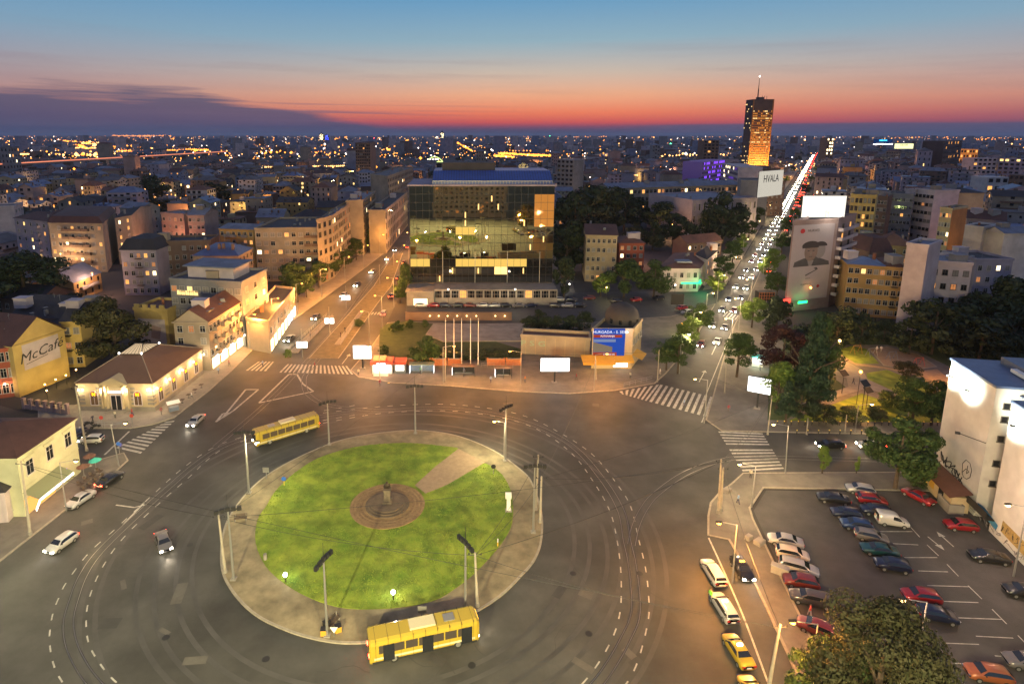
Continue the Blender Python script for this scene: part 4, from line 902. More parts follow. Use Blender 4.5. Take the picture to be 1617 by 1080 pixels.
# restaurant with billboard
root, lp = bld('cafe_building', 'low cream corner cafe building with big travel poster and yellow awnings', (936, 523), (1000, 523), 9.5, 'cream', 'flat', 'dark', 2, {1: 4}, C=(1014, 507), seed=38, lit=.1, clut=3, ground='skip')
W = lp[1].length
po = empty('poster', (0, 0, 0)); po.parent = root; po.location = (W * .42, -.15, 6.3)
b = MB(); b.box(-W * .4, W * .38, -.1, 0, -3.6, 3.9); b.build('poster_board', glow('poster_blue', (.03, .10, .55), .75), po)
GLp = dict(r=glow('poster_red', (.75, .10, .04), .5), s=glow('poster_sand', (.6, .45, .3), .38), w=glow('poster_white', (.9, .9, 1), 1.1), n=glow('poster_night', (.03, .02, .05), .3), p=glow('poster_pale', (.35, .45, .75), .55))
def strip(x0, x1, z0, z1, m, y=-.12, sk=0): b = MB(); b.quad([(x0, y, z0), (x1, y, z0), (x1, y, z1 + sk), (x0, y, z1)]); b.build('poster_print', m, po)
xa, xb = -W * .4, W * .38
strip(xa, xb * .8, 1.7, 2.4, GLp['r']); strip(xa, xb * .2, -1.9, .6, GLp['s'], -.121, -1.2); strip(xa, xb * .4, .6, 1.3, GLp['p'], -.122); strip(xa, xb * .5, -2.9, -1.95, GLp['r'], -.123); strip(xa, xb, -3.6, -2.95, GLp['n'], -.124)
text('HURGADA - S. SEIK', .95, GLp['w'], po, (0, -.14, 3.05), name='lettering'); text('PUTOVANJA', .6, GLp['w'], po, (-.5, -.14, 2.05), name='lettering'); text('www.travel.rs', .6, GLp['w'], po, (.6, -.14, -3.3), name='lettering'); text('011 360 00', .6, GLp['w'], po, (0, -.14, -2.45), name='lettering')
b = MB(); b.lathe([(.1, -.15), (.22, 0), (.1, .15)], 8); link('poster_lamp', b.mesh('poster_lamp', [GL['white']]), root, (W * .8, -1.6, 9.8)); lq = lamp((0, 0, 0), 220, (.4, .5, 1), .2); lq.parent = root; lq.location = (W * .8, -1.7, 9.5)
for (xs, xe, y0, mt) in ((-W * .28, W * .52, -3.6, 'yellowaw'), (W * .53, W * 1.0, -2.2, 'yellowaw')):
    b = MB(); b.quad([(xs, 0, 3.6), (xe, 0, 3.6), (xe, y0, 2.7), (xs, y0, 2.7)]); b.quad([(xs, y0, 2.7), (xe, y0, 2.7), (xe, y0, 2.4), (xs, y0, 2.4)]); b.build('awning', M[mt], root)
b = MB(); b.quad([(0, 0, 3.6), (5, 0, 3.6), (5, -2.4, 2.7), (0, -2.4, 2.7)]); link('awning', b.mesh('awning', [M['yellowaw']]), root, (lp[1].x, lp[1].y, 0), atan2(lp[2].y - lp[1].y, lp[2].x - lp[1].x))
b = MB(); b.box(W * .55, W * .9, -.1, 0, .6, 2.5); b.build('shop_window', GL['strip'], root)
for x in (-W * .1, W * .15, W * .4, W * .75):
    lq = lamp((0, 0, 0), 130, (1, .6, .22), .3); lq.parent = root; lq.location = (x, -2.2, 2.2)
dm = MB(); dm.lathe([(4.2, 0), (4.2, 1.5), (3.8, 2.8), (2.8, 4.0), (1.2, 4.8), (.2, 5)], 16); link('round_roof', dm.mesh('round_roof', [ROOF['dark']], True), root, (W * .92, 7.5, 9.5))
for k in range(5):
    a = -pi / 2 - .9 + k * .55; b = MB(); b.box(-.35, .35, -.1, 0, 0, 1.1); link('dormer', b.mesh('dormer', [M['pane']]), root, (W * .92 + 4.25 * cos(a), 7.5 + 4.25 * sin(a), 9.9), a + pi / 2)
root, lp = bld('yard_wall', 'long cream boundary wall with painted graffiti left of the cafe building', (823, 532), (932, 538), 4.6, 'limestone', 'flat', 'rust', 1, {}, depth=5, seed=39, clut=0)
W = lp[1].length; rz = atan2(lp[1].y, lp[1].x)
gp = empty('graffiti', (0, 0, 0)); gp.parent = root; gp.rotation_euler = (0, 0, rz)
text('P S G', 1.9, mat('green_spray', (.25, .34, .25), .9), gp, (W * .18, -.06, 3.0), name='graffiti_letters', ext=.01, bold=.03, sx=1.5)
for k in range(7): b = MB(); b.box(-.06, .06, -.12, 0, 0, 5.0); link('wall_pier', b.mesh('wall_pier', [WALL['cream']]), root, (lp[1].x * (k + .5) / 7, lp[1].y * (k + .5) / 7, 0), rz)
# street-level lamps wall in front of the office (sunken ramp wall)
wa, wb = P(640, 506), P(808, 506); rw = empty('ramp_wall', (wa.x, wa.y, 0), 0, 'low terracotta wall with a row of round lamps in front of the glass office block', 'wall')
L = (wb - wa).length; b = MB(); b.box(0, L, 0, .5, -.05, 2.4); b.box(-.1, L + .1, -.08, .58, 2.4, 2.55); b.build('wall', WALL['brown'], rw)
for px in (679, 693, 707, 722, 737, 752, 782, 797):
    x = P(px, 506).x - wa.x; b = MB(); b.lathe([(.1, -.1), (.2, 0), (.1, .12)], 8); link('wall_lamp', b.mesh('wall_lamp', [GL['warm']]), rw, (x, -.3, 1.5)); lq = lamp((0, 0, 0), 30, (1, .55, .25), .1); lq.parent = rw; lq.location = (x, -.6, 1.5)

# ================================================================== RIGHT SIDE
def corner2(A, B_, h): return P(*A, h), P(*B_, h)
# --- poster tower block
root, lp = bld('poster_block', 'tall slab block with a giant phone poster of two men in caps', (1252, 352), (1324, 348), 28.5, 'pink', 'flat', 'dark', 9, {3: 4}, C=(1352, 340), seed=40, lit=.1, clut=4)
W = lp[1].length; rz = atan2(lp[1].y, lp[1].x)
pb = empty('poster', (0, 0, 0)); pb.parent = root; pb.rotation_euler = (0, 0, rz); 
M['p_grey'] = mat('poster_grey', (.10, .09, .085), .8, noise=.2, scale=.4); M['p_skin'] = mat('poster_skin', (.27, .19, .15), .8, noise=.12, scale=1); M['p_skin2'] = mat('poster_skin_pale', (.3, .26, .24), .8); M['p_cap'] = mat('poster_cap', (.06, .045, .04), .8); M['p_paper'] = mat('poster_paper', (.46, .38, .37), .8, noise=.05, scale=.2); M['p_red'] = mat('poster_red_ink', (.5, .03, .03), .8)
def shape(pts, m, y, nm='poster_print', parent=None): b = MB(); b.quad([(p[0], y, p[1]) for p in pts]); return b.build(nm, m, parent or pb)
def ell(cx, cz, rx, rz_, n=18, a0=0, a1=2 * pi): return [(cx + rx * cos(a0 + (a1 - a0) * k / (n - 1 if a1 - a0 < 6 else n)), cz + rz_ * sin(a0 + (a1 - a0) * k / (n - 1 if a1 - a0 < 6 else n))) for k in range(n)]
b = MB(); b.box(.6, W * .93, -.08, 0, 3.5, 27.6); b.build('poster_board', M['p_paper'], pb)
w_ = W
shape([(w_ * .1, 14.4), (w_ * .9, 14.4), (w_ * .88, 15.6), (w_ * .7, 16.6), (w_ * .58, 17.4), (w_ * .46, 17.4), (w_ * .3, 16.9), (w_ * .12, 15.9)], M['p_grey'], -.10)
shape(ell(w_ * .66, 19.3, w_ * .12, 2.6), M['p_skin2'], -.103); shape(ell(w_ * .66, 20.6, w_ * .15, 1.5, 14, 0, pi), M['p_cap'], -.106)
shape(ell(w_ * .46, 19.0, w_ * .145, 3.0), M['p_skin'], -.11); shape(ell(w_ * .45, 20.7, w_ * .2, 1.7, 14, 0, pi), M['p_cap'], -.113); shape([(w_ * .26, 20.2), (w_ * .62, 20.2), (w_ * .62, 20.8), (w_ * .26, 20.8)], M['p_cap'], -.114)
for ex in (-.055, .055): shape(ell(w_ * .46 + w_ * ex, 19.3, w_ * .026, .18, 8), M['p_grey'], -.116)
shape([(w_ * .45, 18.0), (w_ * .475, 18.0), (w_ * .465, 19.2)], M['p_skin2'], -.117); shape([(w_ * .42, 17.3), (w_ * .5, 17.3), (w_ * .5, 17.45), (w_ * .42, 17.45)], M['p_grey'], -.118)
shape([(w_ * .44, 14.4), (w_ * .5, 14.4), (w_ * .54, 16.2), (w_ * .4, 16.2)], M['p_skin2'], -.102)
shape([(w_ * .4, 11.2), (w_ * .66, 13.2), (w_ * .62, 13.9), (w_ * .56, 13.6), (w_ * .61, 13.1), (w_ * .38, 11.5)], M['p_grey'], -.10)
shape(ell(w_ * .23, 25.7, .95, .75, 12), M['p_red'], -.10); text('HUAWEI', 1.2, M['p_grey'], pb, (w_ * .47, -.11, 25.7), name='lettering', ext=.01)
text('HUAWEI P9', .8, M['p_grey'], pb, (w_ * .42, -.11, 8.5), name='lettering', ext=.01); shape(ell(w_ * .7, 7.6, .6, .5, 12), M['p_red'], -.10)
text('ANDROID', .45, M['p_grey'], pb, (w_ * .45, -.11, 10.4), name='lettering', ext=.01)
d = (lp[2] - lp[1]); L = d.length; d.normalize(); rz2 = atan2(d.y, d.x); nn = Vector((d.y, -d.x))
for f in range(8):        # balconies up the right flank, stepping out past the poster
    p = lp[1] + d * (L * .5) + nn * .0; link('balcony', balc_mesh(L * .9, 1.5, 'pinkwhite'), root, (p.x, p.y, 4 + f * 3.0), rz2)
    for t in (.3, .7):
        p = lp[1] + d * (L * t) + nn * .02; link('window', win_mesh(1.6, 1.7, 'darkframe', 'dark' if (f * 3 + int(t * 10)) % 7 else '0'), root, (p.x, p.y, 4.1 + f * 3.0), rz2)
b = MB(); b.box(-1.4, 1.4, -.12, 0, 0, 1.2); link('neon_sign', b.mesh('neon_sign', [GL['red']]), root, (-1.5 + 2, -.3, 3.2), rz); b = MB(); b.box(-1.8, 1.8, -.12, 0, 0, .8); link('neon_sign', b.mesh('neon_sign', [GL['green']]), root, (5.5, -.3, 3.0), rz)
for x, cc in ((1, (1, .1, .06)), (5.5, (.2, 1, .3))): lq = lamp((0, 0, 0), 250, cc, .4); lq.parent = root; lq.location = (x, -2, 3.4)
b = MB(); b.lathe([(.2, -.3), (.35, 0), (.2, .3)], 8); link('poster_lamp', b.mesh('poster_lamp', [GL['orange']]), root, (lp[1].x * .5, lp[1].y * .5 - 1.2, 7.6)); lq = lamp((0, 0, 0), 60, (1, .5, .2), .3); lq.parent = root; lq.location = (lp[1].x * .5, lp[1].y * .5 - 1.8, 7.6)
# roof billboard above
def lit_board(name, label, A, B_, h0, h1, m=None, txt=None, legs=True, back=2.5, tcol=None, tsize=1):
    a, c = P(*A, h1), P(*B_, h1); d = (c - a); W = d.length; rz = atan2(d.y, d.x)
    root = empty(name, (a.x, a.y, h0 if h0 > 8 else 0), rz, label, 'billboard'); off = 0 if h0 <= 8 else -h0
    b = MB(); b.box(0, W, 0, .3, h0 + off, h1 + off); b.build('board', M['darkmetal'], root)
    b = MB(); b.quad([(.12, -.02, h0 + off + .12), (W - .12, -.02, h0 + off + .12), (W - .12, -.02, h1 + off - .12), (.12, -.02, h1 + off - .12)]); b.build('lit_face', m or GL['screen'], root)
    if txt:
        text(txt, (h1 - h0) * .42 * tsize, tcol or M['darkmetal'], root, (W / 2, -.08, h0 + off + (h1 - h0) * .68), name='lettering', ext=.02, bold=.02)
    return root, W
root, W = lit_board('roof_billboard', 'long blazing white billboard on the roof behind the phone poster block', (1268, 309), (1338, 309), 28.9, 36, glow('roof_board_white', (1, .93, .8), 1.3))
b = MB()
for x in (.2, .5, .8): b.tube((W * x, .4, -.5), (W * x, 2.5, -.6), .1); b.tube((W * x, .3, 4), (W * x, 2.5, -.6), .08)
b.build('strut', M['darkmetal'], root); lq = lamp((0, 0, 0), 2500, (1, .95, .8), 1.5); lq.parent = root; lq.location = (W / 2, -6, 3)
bld('ribbed_block', 'block with tall ochre vertical ribs right of the roof billboard', (1344, 309), (1384, 311), 30, 'yellow', 'flat', 'dark', 9, {0: 6}, depth=16, seed=42, lit=.05, w=.9, wh=2.4, fr='darkframe', clut=3)
bld('dark_block', 'dark flat roofed block between the ribbed block and the grey office', (1386, 312), (1402, 313), 27, 'brown', 'flat', 'dark', 8, {0: 3}, depth=14, seed=43, lit=.05)
bld('strip_window_office', 'grey office block with dark strip windows and one orange lit corner', (1402, 307), (1443, 309), 28, 'grey', 'flat', 'dark', 8, {0: 7}, depth=14, seed=44, lit=.06, w=1.6, wh=1.3, fr='frame', clut=3)
bld('white_flats', 'lilac white flats with rows of dark loggias', (1446, 300), (1476, 303), 30, 'pinkwhite', 'flat', 'tin', 8, {0: 5}, depth=13, seed=46, lit=.06, w=1.8, wh=1.3, fr='darkframe', clut=2)
bld('cream_flats', 'cream flats with a greenish attic storey behind the orange sided block', (1476, 301), (1509, 305), 29, 'cream', 'hip', 'dark', 8, {0: 5}, depth=13, seed=47, lit=.25, rh=2, clut=2)
bld('orange_sided_block', 'tall cream block with a bare orange brick flank', (1485, 330), (1504, 332), 28, 'cream', 'flat', 'dark', 8, {0: 4}, C=(1528, 328), seed=48, lit=.25, clut=3, w=1.2)
rt = bpy.data.objects['orange_sided_block']; pts_ = corner_pts((1485, 330), (1504, 332), 28, (1528, 328)); o = pts_[0]; d = pts_[2] - pts_[1]; nn = Vector((d.y, -d.x)).normalized() * .05; a_, c_ = pts_[1] - o + nn, pts_[2] - o + nn
b = MB(); b.quad([(a_.x, a_.y, 0), (c_.x, c_.y, 0), (c_.x, c_.y, 27.9), (a_.x, a_.y, 27.9)]); b.build('brick_flank', WALL['orange'], rt)
bld('grey_flats', 'low grey house under the cream and orange block', (1512, 318), (1560, 318), 20, 'bluegrey', 'gable', 'tin', 5, {0: 5}, depth=13, seed=49, lit=.1)
bld('gable_house', 'pink house with twin gables right of the orange sided block', (1528, 345), (1588, 349), 21, 'pink', 'gable', 'redbrown', 6, {0: 5}, depth=13, seed=50, lit=.1, rh=3)
bld('white_gable_block', 'left of the twin windowless white walls with a narrow lit shaft between them', (1524, 358), (1553, 361), 20, 'white', 'flat', 'dark', 5, {}, depth=14, seed=51, clut=1)
bld('white_gable_block', 'right of the twin windowless white walls, with a gabled top', (1556, 364), (1586, 369), 19, 'white', 'gable', 'tin', 5, {}, depth=14, seed=52, clut=1, axis='t', rh=2)
bld('blue_roof_house', 'blue grey house with a broad blue metal roof at the right edge', (1588, 372), (1660, 374), 17, 'bluegrey', 'gable', 'blue', 5, {0: 7}, depth=18, seed=53, lit=.05, rh=3)
bld('chartreuse_house', 'green lit yellow house in the yard below the ribbed block', (1344, 375), (1376, 377), 16, 'yellow', 'flat', 'grey', 4, {0: 3}, depth=10, seed=54, lit=.5, litset=(5, 5, 1))
lq = lamp((P(1385, 400, 12).x, P(1385, 400, 12).y - 6, 14), 4500, (.8, 1, .3), .8)
pl_ = empty('lamp_mast', (P(1385, 400, 12).x, P(1385, 400, 12).y - 6, 0), 0, 'white mast with a slanting arm standing in the yard right of the ribbed block', 'lamp'); b = MB(); b.tube((0, 0, 0), (0, 0, 15.5), .3, .22); b.build('mast', M['white'], pl_); b = MB(); b.tube((0, 0, 15.4), (-5, 0, 16.5), .12); b.build('arm', M['white'], pl_); lq.parent = pl_; lq.location = (-4.5, -1, 15.6)
bld('red_tile_house', 'brown tiled house below the strip window office', (1385, 386), (1440, 390), 14, 'brown', 'hip', 'rust', 4, {0: 3}, depth=14, seed=55, lit=.1, rh=4)
bld('ochre_tenement', 'ochre tenement with blue metal roof and a column of warm lit windows', (1340, 417), (1400, 421), 16, 'ochre', 'hip', 'blue', 5, {0: 6}, depth=12, seed=56, lit=.22, rh=1.5, w=1.1)
bld('ochre_tenement', 'ochre tenement with maroon roof between the blue roofed one and the white slab', (1400, 421), (1432, 423), 16, 'ochre', 'hip', 'redbrown', 5, {0: 3}, depth=12, seed=57, lit=.05, rh=1.5, balc=(1,), balm='darkmetal', bsolid=False)
bld('brown_dome_house', 'maroon dome roofed house behind the ochre tenements', (1374, 398), (1410, 398), 16, 'brown', 'mansard', 'redbrown', 4, {}, depth=12, seed=58, rh=4.5, clut=1)
root, lp = bld('white_stepped_block', 'big white stepped block with tall blank left wall and few windows', (1470, 415), (1536, 419), 20, 'pinkwhite', 'flat', 'tin', 5, {0: 4}, depth=14, seed=59, lit=.15, clut=3, fr='darkframe')
bld('white_stepped_block', 'blank higher left part of the white stepped block', (1432, 387), (1466, 391), 26, 'pinkwhite', 'flat', 'tin', 6, {}, depth=12, seed=60, clut=1)
bld('purple_house', 'dim mauve house with two orange windows right of the white stepped block', (1542, 412), (1600, 412), 18, 'lilac', 'flat', 'dark', 5, {0: 4}, depth=13, seed=61, lit=.2)
# --- white wall, far right near
h = 20; W0, W1 = P(1473, 750), P(1617, 893); d = (W1 - W0).normalized(); n_ = Vector((-d.y, d.x))
root = empty('white_wall_block', (W0.x, W0.y, 0), atan2(d.y, d.x), 'tall windowless white block with floodlit top and graffiti along its foot, right edge', 'building')
FOOT.append([tuple(W0 - n_ * 2), tuple(W0 + d * 50 - n_ * 2), tuple(W0 + d * 50 + n_ * 22), tuple(W0 + n_ * 22)])
L1 = (P(1513, 787) - W0).length * 1.95
M['whitewall'] = mat('white_render', (.58, .56, .52), .9, noise=.07, scale=.6, bump=.1, stain=(.25, .86))
xr0, xr1 = 10.9, 14.4     # light shaft
b = MB(); b.box(0, xr0, 0, 16, -.05, h); b.box(xr1, 45, 0, 16, -.05, h - .6); b.box(xr0, xr1, 3.2, 16, -.05, h - 1); b.build('wall', M['whitewall'], root)
b = MB(); b.box(-.25, xr0 + .1, -.2, 16.2, h, h + .35); b.box(xr1 - .1, 45, -.2, 16.2, h - .6, h - .25); b.box(xr0, xr1, 3, 16, h - 1, h - .8); b.build('roof', ROOF['blue'], root)
b = MB(); b.box(1, 10, 6, 15.5, h + .35, h + 1.4); b.build('roof_upstand', M['tin'], root)
b = MB(); b.box(3, 8, -.0, .8, 0, .5); link('roof_lamp_beam', b.mesh('roof_lamp_beam', [M['white']]), root, (2, 5, h + .5))
for k, z in enumerate((5.0, 8.2, 12.0, 15.0, 17)):
    link('window', win_mesh(.7, .8, 'darkframe', 'dark'), root, (xr0 + .01, 1.6, z), pi / 2)
    link('air_conditioner', (lambda q: (q.box(-.45, .45, -.4, 0, 0, .6), q.mesh('air_conditioner', [M['metal']]))[1])(MB()), root, (xr0 + 2.2, 3.2, z + .3))
b = MB(); b.box(xr0 - 1.5, xr1 + .8, -1.1, 0, 2.0, 2.12); b.box(xr0 - 1.5, xr1 + .8, -1.1, -1.05, 2.12, 3.1)
b.build('balcony', M['darkmetal'], root)
def spray(seed, x, z, w, hh, m, n=7, wd=.12):
    rr = random.Random(seed); b = MB(); p = [Vector((x + rr.uniform(0, w), z + rr.uniform(0, hh))) for _ in range(n)]; s = spline(p, 6)
    for i in range(len(s) - 1): b.tube((s[i].x, -.02, s[i].y), (s[i + 1].x, -.02, s[i + 1].y), wd / 2, n=4, caps=False)
    b.build('graffiti', m, root)
M['spray_k'] = mat('black_spray', (.02, .02, .025), .8); M['spray_b'] = mat('blue_spray', (.03, .16, .3), .8); M['spray_o'] = mat('ochre_spray', (.35, .24, .08), .8, noise=.3, scale=4); M['spray_g'] = mat('grey_spray', (.16, .14, .14), .8)
for k in range(5): spray(k + 3, 1.2 + k * 1.3, 3.3 - k * .25, 1.7, 2.0, M['spray_k'], 8, .17)
# outlined head shape
pts_ = [(6.9, 4.6), (6.7, 6.0), (7.3, 6.9), (8.3, 6.9), (8.9, 6.1), (8.8, 4.9), (8.1, 4.2), (7.4, 4.1), (6.9, 4.6), (7.6, 5.6), (8.4, 5.6), (7.9, 5.0), (7.9, 6.3)]
b = MB()
for i in range(len(pts_) - 1): b.tube((pts_[i][0], -.02, pts_[i][1]), (pts_[i + 1][0], -.02, pts_[i + 1][1]), .05, n=4, caps=False)
b.build('graffiti', M['spray_k'], root)
b = MB(); b.quad([(11.5, -.03, 1.6), (15.8, -.03, 1.0), (16.0, -.03, 1.9), (13, -.03, 2.6), (11.4, -.03, 2.4)]); b.build('graffiti', M['spray_b'], root)
b = MB(); b.quad([(16.6, -.03, 1.5), (21.5, -.03, 1.2), (21.6, -.03, 3.0), (16.7, -.03, 3.2)]); b.build('graffiti', M['spray_o'], root)
for k in range(6): spray(k + 31, 16.7 + k * .8, 1.5, .9, 1.4, M['spray_k'], 5, .08)
for k in range(9): spray(k + 51, 9.5 + k * 1.5, .2, 1.6, 1.0, M['spray_g'], 6, .07)
for x, z in ((.9, 17.6), (5.4, 17.2), (15.6, 16.6), (20, 16.6)):
    b = MB(); b.box(-.16, .16, -.5, 0, -.12, .12); b.tube((0, -.3, 0), (0, -.75, .1), .16, .2); link('floodlight', b.mesh('floodlight', [M['darkmetal']]), root, (x, 0, z))
    lq = lamp((0, 0, 0), 4200, (.95, 1, .82), .2, spot=140); lq.parent = root; lq.location = (x, -1.7, z + .2); lq.rotation_euler = (radians(100), 0, 0); lq.data.energy *= 1.4
b = MB(); b.tube((0, 0, 0), (0, -3.2, .7), .06); b.obox((0, -3.3, .55), .4, .6, .3, 0); link('lamp_bracket', b.mesh('lamp_bracket', [M['darkmetal']]), root, (xr0 - .1, 0, 11.5), -.35)
b = MB(); b.box(18.5, 22.0, -.05, 0, 3.6, 6.6); link('dark_opening', b.mesh('dark_opening', [M['pane']]), root, (2.5, 0, 0))
# lean-to shed at its foot
k0 = empty('shed', (P(1453, 760).x, P(1453, 760).y, 0), atan2(d.y, d.x), 'low cream kiosk shed with rusty lean-to roof against the white wall', 'shed'); 
b = MB(); b.box(0, 8.2, 0, 2.4, -.02, 2.5); b.build('wall', WALL['cream'], k0); b = MB(); b.quad([(-.2, -.4, 2.5), (8.4, -.4, 2.5), (8.4, 2.6, 3.3), (-.2, 2.6, 3.3)]); b.quad([(-.2, -.4, 2.4), (-.2, 2.6, 3.2), (8.4, 2.6, 3.2), (8.4, -.4, 2.4)]); b.build('roof', ROOF['rust'], k0)
for x, m_ in ((1.2, 'yellowmark'), (3.1, 'yellowaw'), (5.6, 'pane')): b = MB(); b.box(-.6, .6, -.06, 0, .9 if x < 5 else .1, 2.1); link('hatch', b.mesh('hatch', [M[m_]]), k0, (x, 0, 0))
sk = empty('skip', (P(1500, 803).x, P(1500, 803).y, 0), atan2(d.y, d.x), 'open grey walled bin bay at the end of the shed', 'bin'); b = MB(); b.box(-1.5, 1.5, -1, -.8, 0, 1.5); b.box(-1.5, 1.5, .8, 1, 0, 1.5); b.box(-1.5, -1.3, -.8, .8, 0, 1.5); b.box(1.3, 1.5, -.8, .8, 0, 1.5); b.build('side', M['concrete'], sk); b = MB(); b.box(-1.3, 1.3, -.8, .8, .1, 1.0); b.build('rubbish', M['black'], sk)

# ================================================================== TALL TOWER AND FAR LANDMARKS
def tower():
    h = 101; a, m_, c = P(1177, 160, h), P(1190.6, 157, h), P(1220, 159, h)
    D = m_.y; a = Vector((a.x / a.y * D, D)) if False else a
    # square plan, near corner between the dark face and the lit face
    near = P(1181, 280, 20) ; 
    base = P(1190.6, 157, h); w = 27
    ang = radians(3); u = Vector((cos(ang), sin(ang))); v = Vector((-sin(ang), cos(ang)))
    pr = PIX(base.x, base.y, h)
    root = empty('tower', (base.x, base.y, 0), 0, 'tall office tower with an orange lit face and a roof mast', 'tower')
    wr = w; wl = 20; B0 = Vector((0, 0)); B1 = u * wr; B2 = u * wr + v * wl; B3 = v * wl
    b = MB(); b.prism([tuple(B0), tuple(B1), tuple(B2), tuple(B3)], 0, h); b.build('wall', WALL['dark'], root)
    nn = Vector((u.y, -u.x)); fl = 27
    lit = [mat('tower_stone', (.3, .14, .04), .7, noise=.2, scale=.3), glow('tower_window', (1, .38, .06), .75), glow('tower_bright', (1, .66, .25), 1.6)]
    rr = random.Random(3); b = MB()
    for k in range(fl):
        z = 12 + k * 3.1; p, q = B0 + nn * .2, B1 + nn * .2
        if k < 24:
            s = MB(); s.quad([(p.x, p.y, z), (q.x, q.y, z), (q.x, q.y, z + 1.3), (p.x, p.y, z + 1.3)]); s.build('spandrel', lit[0], root)
            for j in range(12):
                t0, t1 = (j + .1) / 12, (j + .9) / 12; x0, x1 = p.lerp(q, t0), p.lerp(q, t1); g = rr.random()
                if g < .45 or k in (10, 14, 20): b.quad([(x0.x, x0.y, z + 1.5), (x1.x, x1.y, z + 1.5), (x1.x, x1.y, z + 2.9), (x0.x, x0.y, z + 2.9)], 1 if g < .42 else 2)
    tag(b.build('lit_windows', lit, root), kind='stuff')
    nl = -u; b = MB()
    for k in range(fl):
        for j in range(8):
            if rr.random() < .12: p = B3.lerp(B0, (j + .1) / 8) + nl * .2; q = B3.lerp(B0, (j + .9) / 8) + nl * .2; z = 13.5 + k * 3.1; b.quad([(p.x, p.y, z), (q.x, q.y, z), (q.x, q.y, z + 1.4), (p.x, p.y, z + 1.4)])
    tag(b.build('side_windows', lit[2], root), kind='stuff')
    for t in (0, 1): p = B0.lerp(B1, t); s = MB(); s.tube((p.x, p.y, 0), (p.x, p.y, h), .9, n=6); s.build('corner_pier', lit[0], root)
    b = MB(); c = (B0 + B2) / 2; b.tube((c.x, c.y, h), (c.x, c.y, h + 3), 5, 5, 10); b.build('roof_plant', WALL['dark'], root)
    b = MB(); b.tube((c.x - 3, c.y, h), (c.x - 3, c.y, h + 14), .9, .7, 6); b.tube((c.x - 3, c.y, h + 14), (c.x - 3, c.y, h + 29), .5, .2, 6)
    for k in range(3): b.tube((c.x + 3 + 3 * k, c.y, h), (c.x + 3 + 3 * k, c.y, h + 5), .25, n=5)
    b.build('mast', M['darkmetal'], root); b = MB(); b.lathe([(.3, -.9), (.95, 0), (.3, .9)], 8); link('beacon', b.mesh('beacon', [GL['white']]), root, (c.x - 3, c.y, h + 30))
    FOOT.append([tuple(base + p * 1.4) for p in (B0 - u * 3, B1, B2, B3)])
    for t, pw in ((.2, 30000), (.8, 30000)): p = B0.lerp(B1, t) + nn * 18; lq = lamp((0, 0, 0), pw * 5, (1, .42, .08), 2); lq.parent = root; lq.location = (p.x, p.y, 14)
tower()
lit_board('billboard', 'white lit roof billboard reading HVALA at the foot of the tall tower', (1199, 271), (1238, 268), 22, 36, glow('hvala_white', (1, .93, .78), .62), 'HVALA', tsize=.95)
bld('billboard_base_block', 'block under the HVALA billboard beside the avenue', (1196, 289), (1240, 288), 23, 'brown', 'flat', 'dark', 6, {0: 6}, depth=16, seed=62, lit=.1, clut=0)
root, W = lit_board('rooftop_sign', 'small cyan neon letters on a far roof above the right hand streets', (1380, 220), (1410, 220), 41.7, 48.3, glow('night_blue_panel', (.01, .05, .2), .6), 'SAMSUNG', tcol=GL['cyan'], tsize=.95)
b = MB(); b.box(0, W, -.3, -.1, -1.6, -.5); b.build('white_tube', GL['white'], root)
lit_board('rooftop_sign', 'pale yellow lit sign on a far roof right of the cyan neon letters', (1413, 227), (1443, 227), 33.5, 41.5, glow('pale_yellow_sign', (.9, .9, .45), 1.6), 'DDOR', tcol=M['darkmetal'], tsize=1.2)
def farblock(label, A, B_, h, wall, depth=15, lit=None, name='far_building', floors=10, p=.3, g=0):
    pts = corner_pts(A, B_, h, None, depth); FOOT.append([tuple(q) for q in pts]); o = pts[0]; root = empty(name, (o.x, o.y, 0), 0, label, 'building'); lp = [q - o for q in pts]
    b = MB(); b.prism([tuple(q) for q in lp], -.05, h); b.build('wall', WALL[wall] if isinstance(wall, str) else wall, root)
    rr = random.Random(len(label)); W = lp[1].length; n = max(3, int(W / 4)); d = lp[1].normalized(); nn = Vector((d.y, -d.x)); b = MB(); c = MB()
    for f in range(floors):
        for k in range(n):
            q0 = d * (W * (k + .2) / n) + nn * .1; q1 = d * (W * (k + .8) / n) + nn * .1; z = h * (f + .3) / floors; t = c if rr.random() < p else b
            t.quad([(q0.x, q0.y, z), (q1.x, q1.y, z), (q1.x, q1.y, z + h / floors * .5), (q0.x, q0.y, z + h / floors * .5)])
    if b.f: tag(b.build('dark_windows', M['pane'], root), kind='stuff')
    if c.f: tag(c.build('lit_windows', lit or LIT[0], root), kind='stuff')
    return root, lp
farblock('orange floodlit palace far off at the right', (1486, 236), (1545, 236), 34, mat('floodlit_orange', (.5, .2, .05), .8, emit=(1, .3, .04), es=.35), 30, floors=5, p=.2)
farblock('dark stepped block behind the orange floodlit palace, with a thin mast', (1492, 223), (1520, 222), 48, 'dark', 20, floors=9, p=.1)
farblock('brightly lit pale block near the far end of the avenue', (1307, 218), (1317, 218), 50, 'brown', 20, LIT[2], floors=9, p=.6)
farblock('dark hotel slab far off left of the tall tower', (1112, 222), (1136, 222), 48, 'brown', 20, floors=12, p=.08)
farblock('white block with violet neon far off left of the tall tower', (1110, 256), (1146, 252), 28, mat('violet_glow_wall', (.2, .15, .25), .8, emit=(.3, .1, 1), es=.06), 20, GL['violet'], floors=6, p=.4)  # violet neon spill put into the wall colour and a faint emission
farblock('pale office with lit top storey left of the tall tower', (1140, 258), (1166, 264), 27, 'pinkwhite', 20, LIT[2], floors=6, p=.15)
farblock('grey twin slab behind the right shoulder of the glass office block', (880, 252), (906, 253), 34, 'grey', 14, floors=9, p=.05)
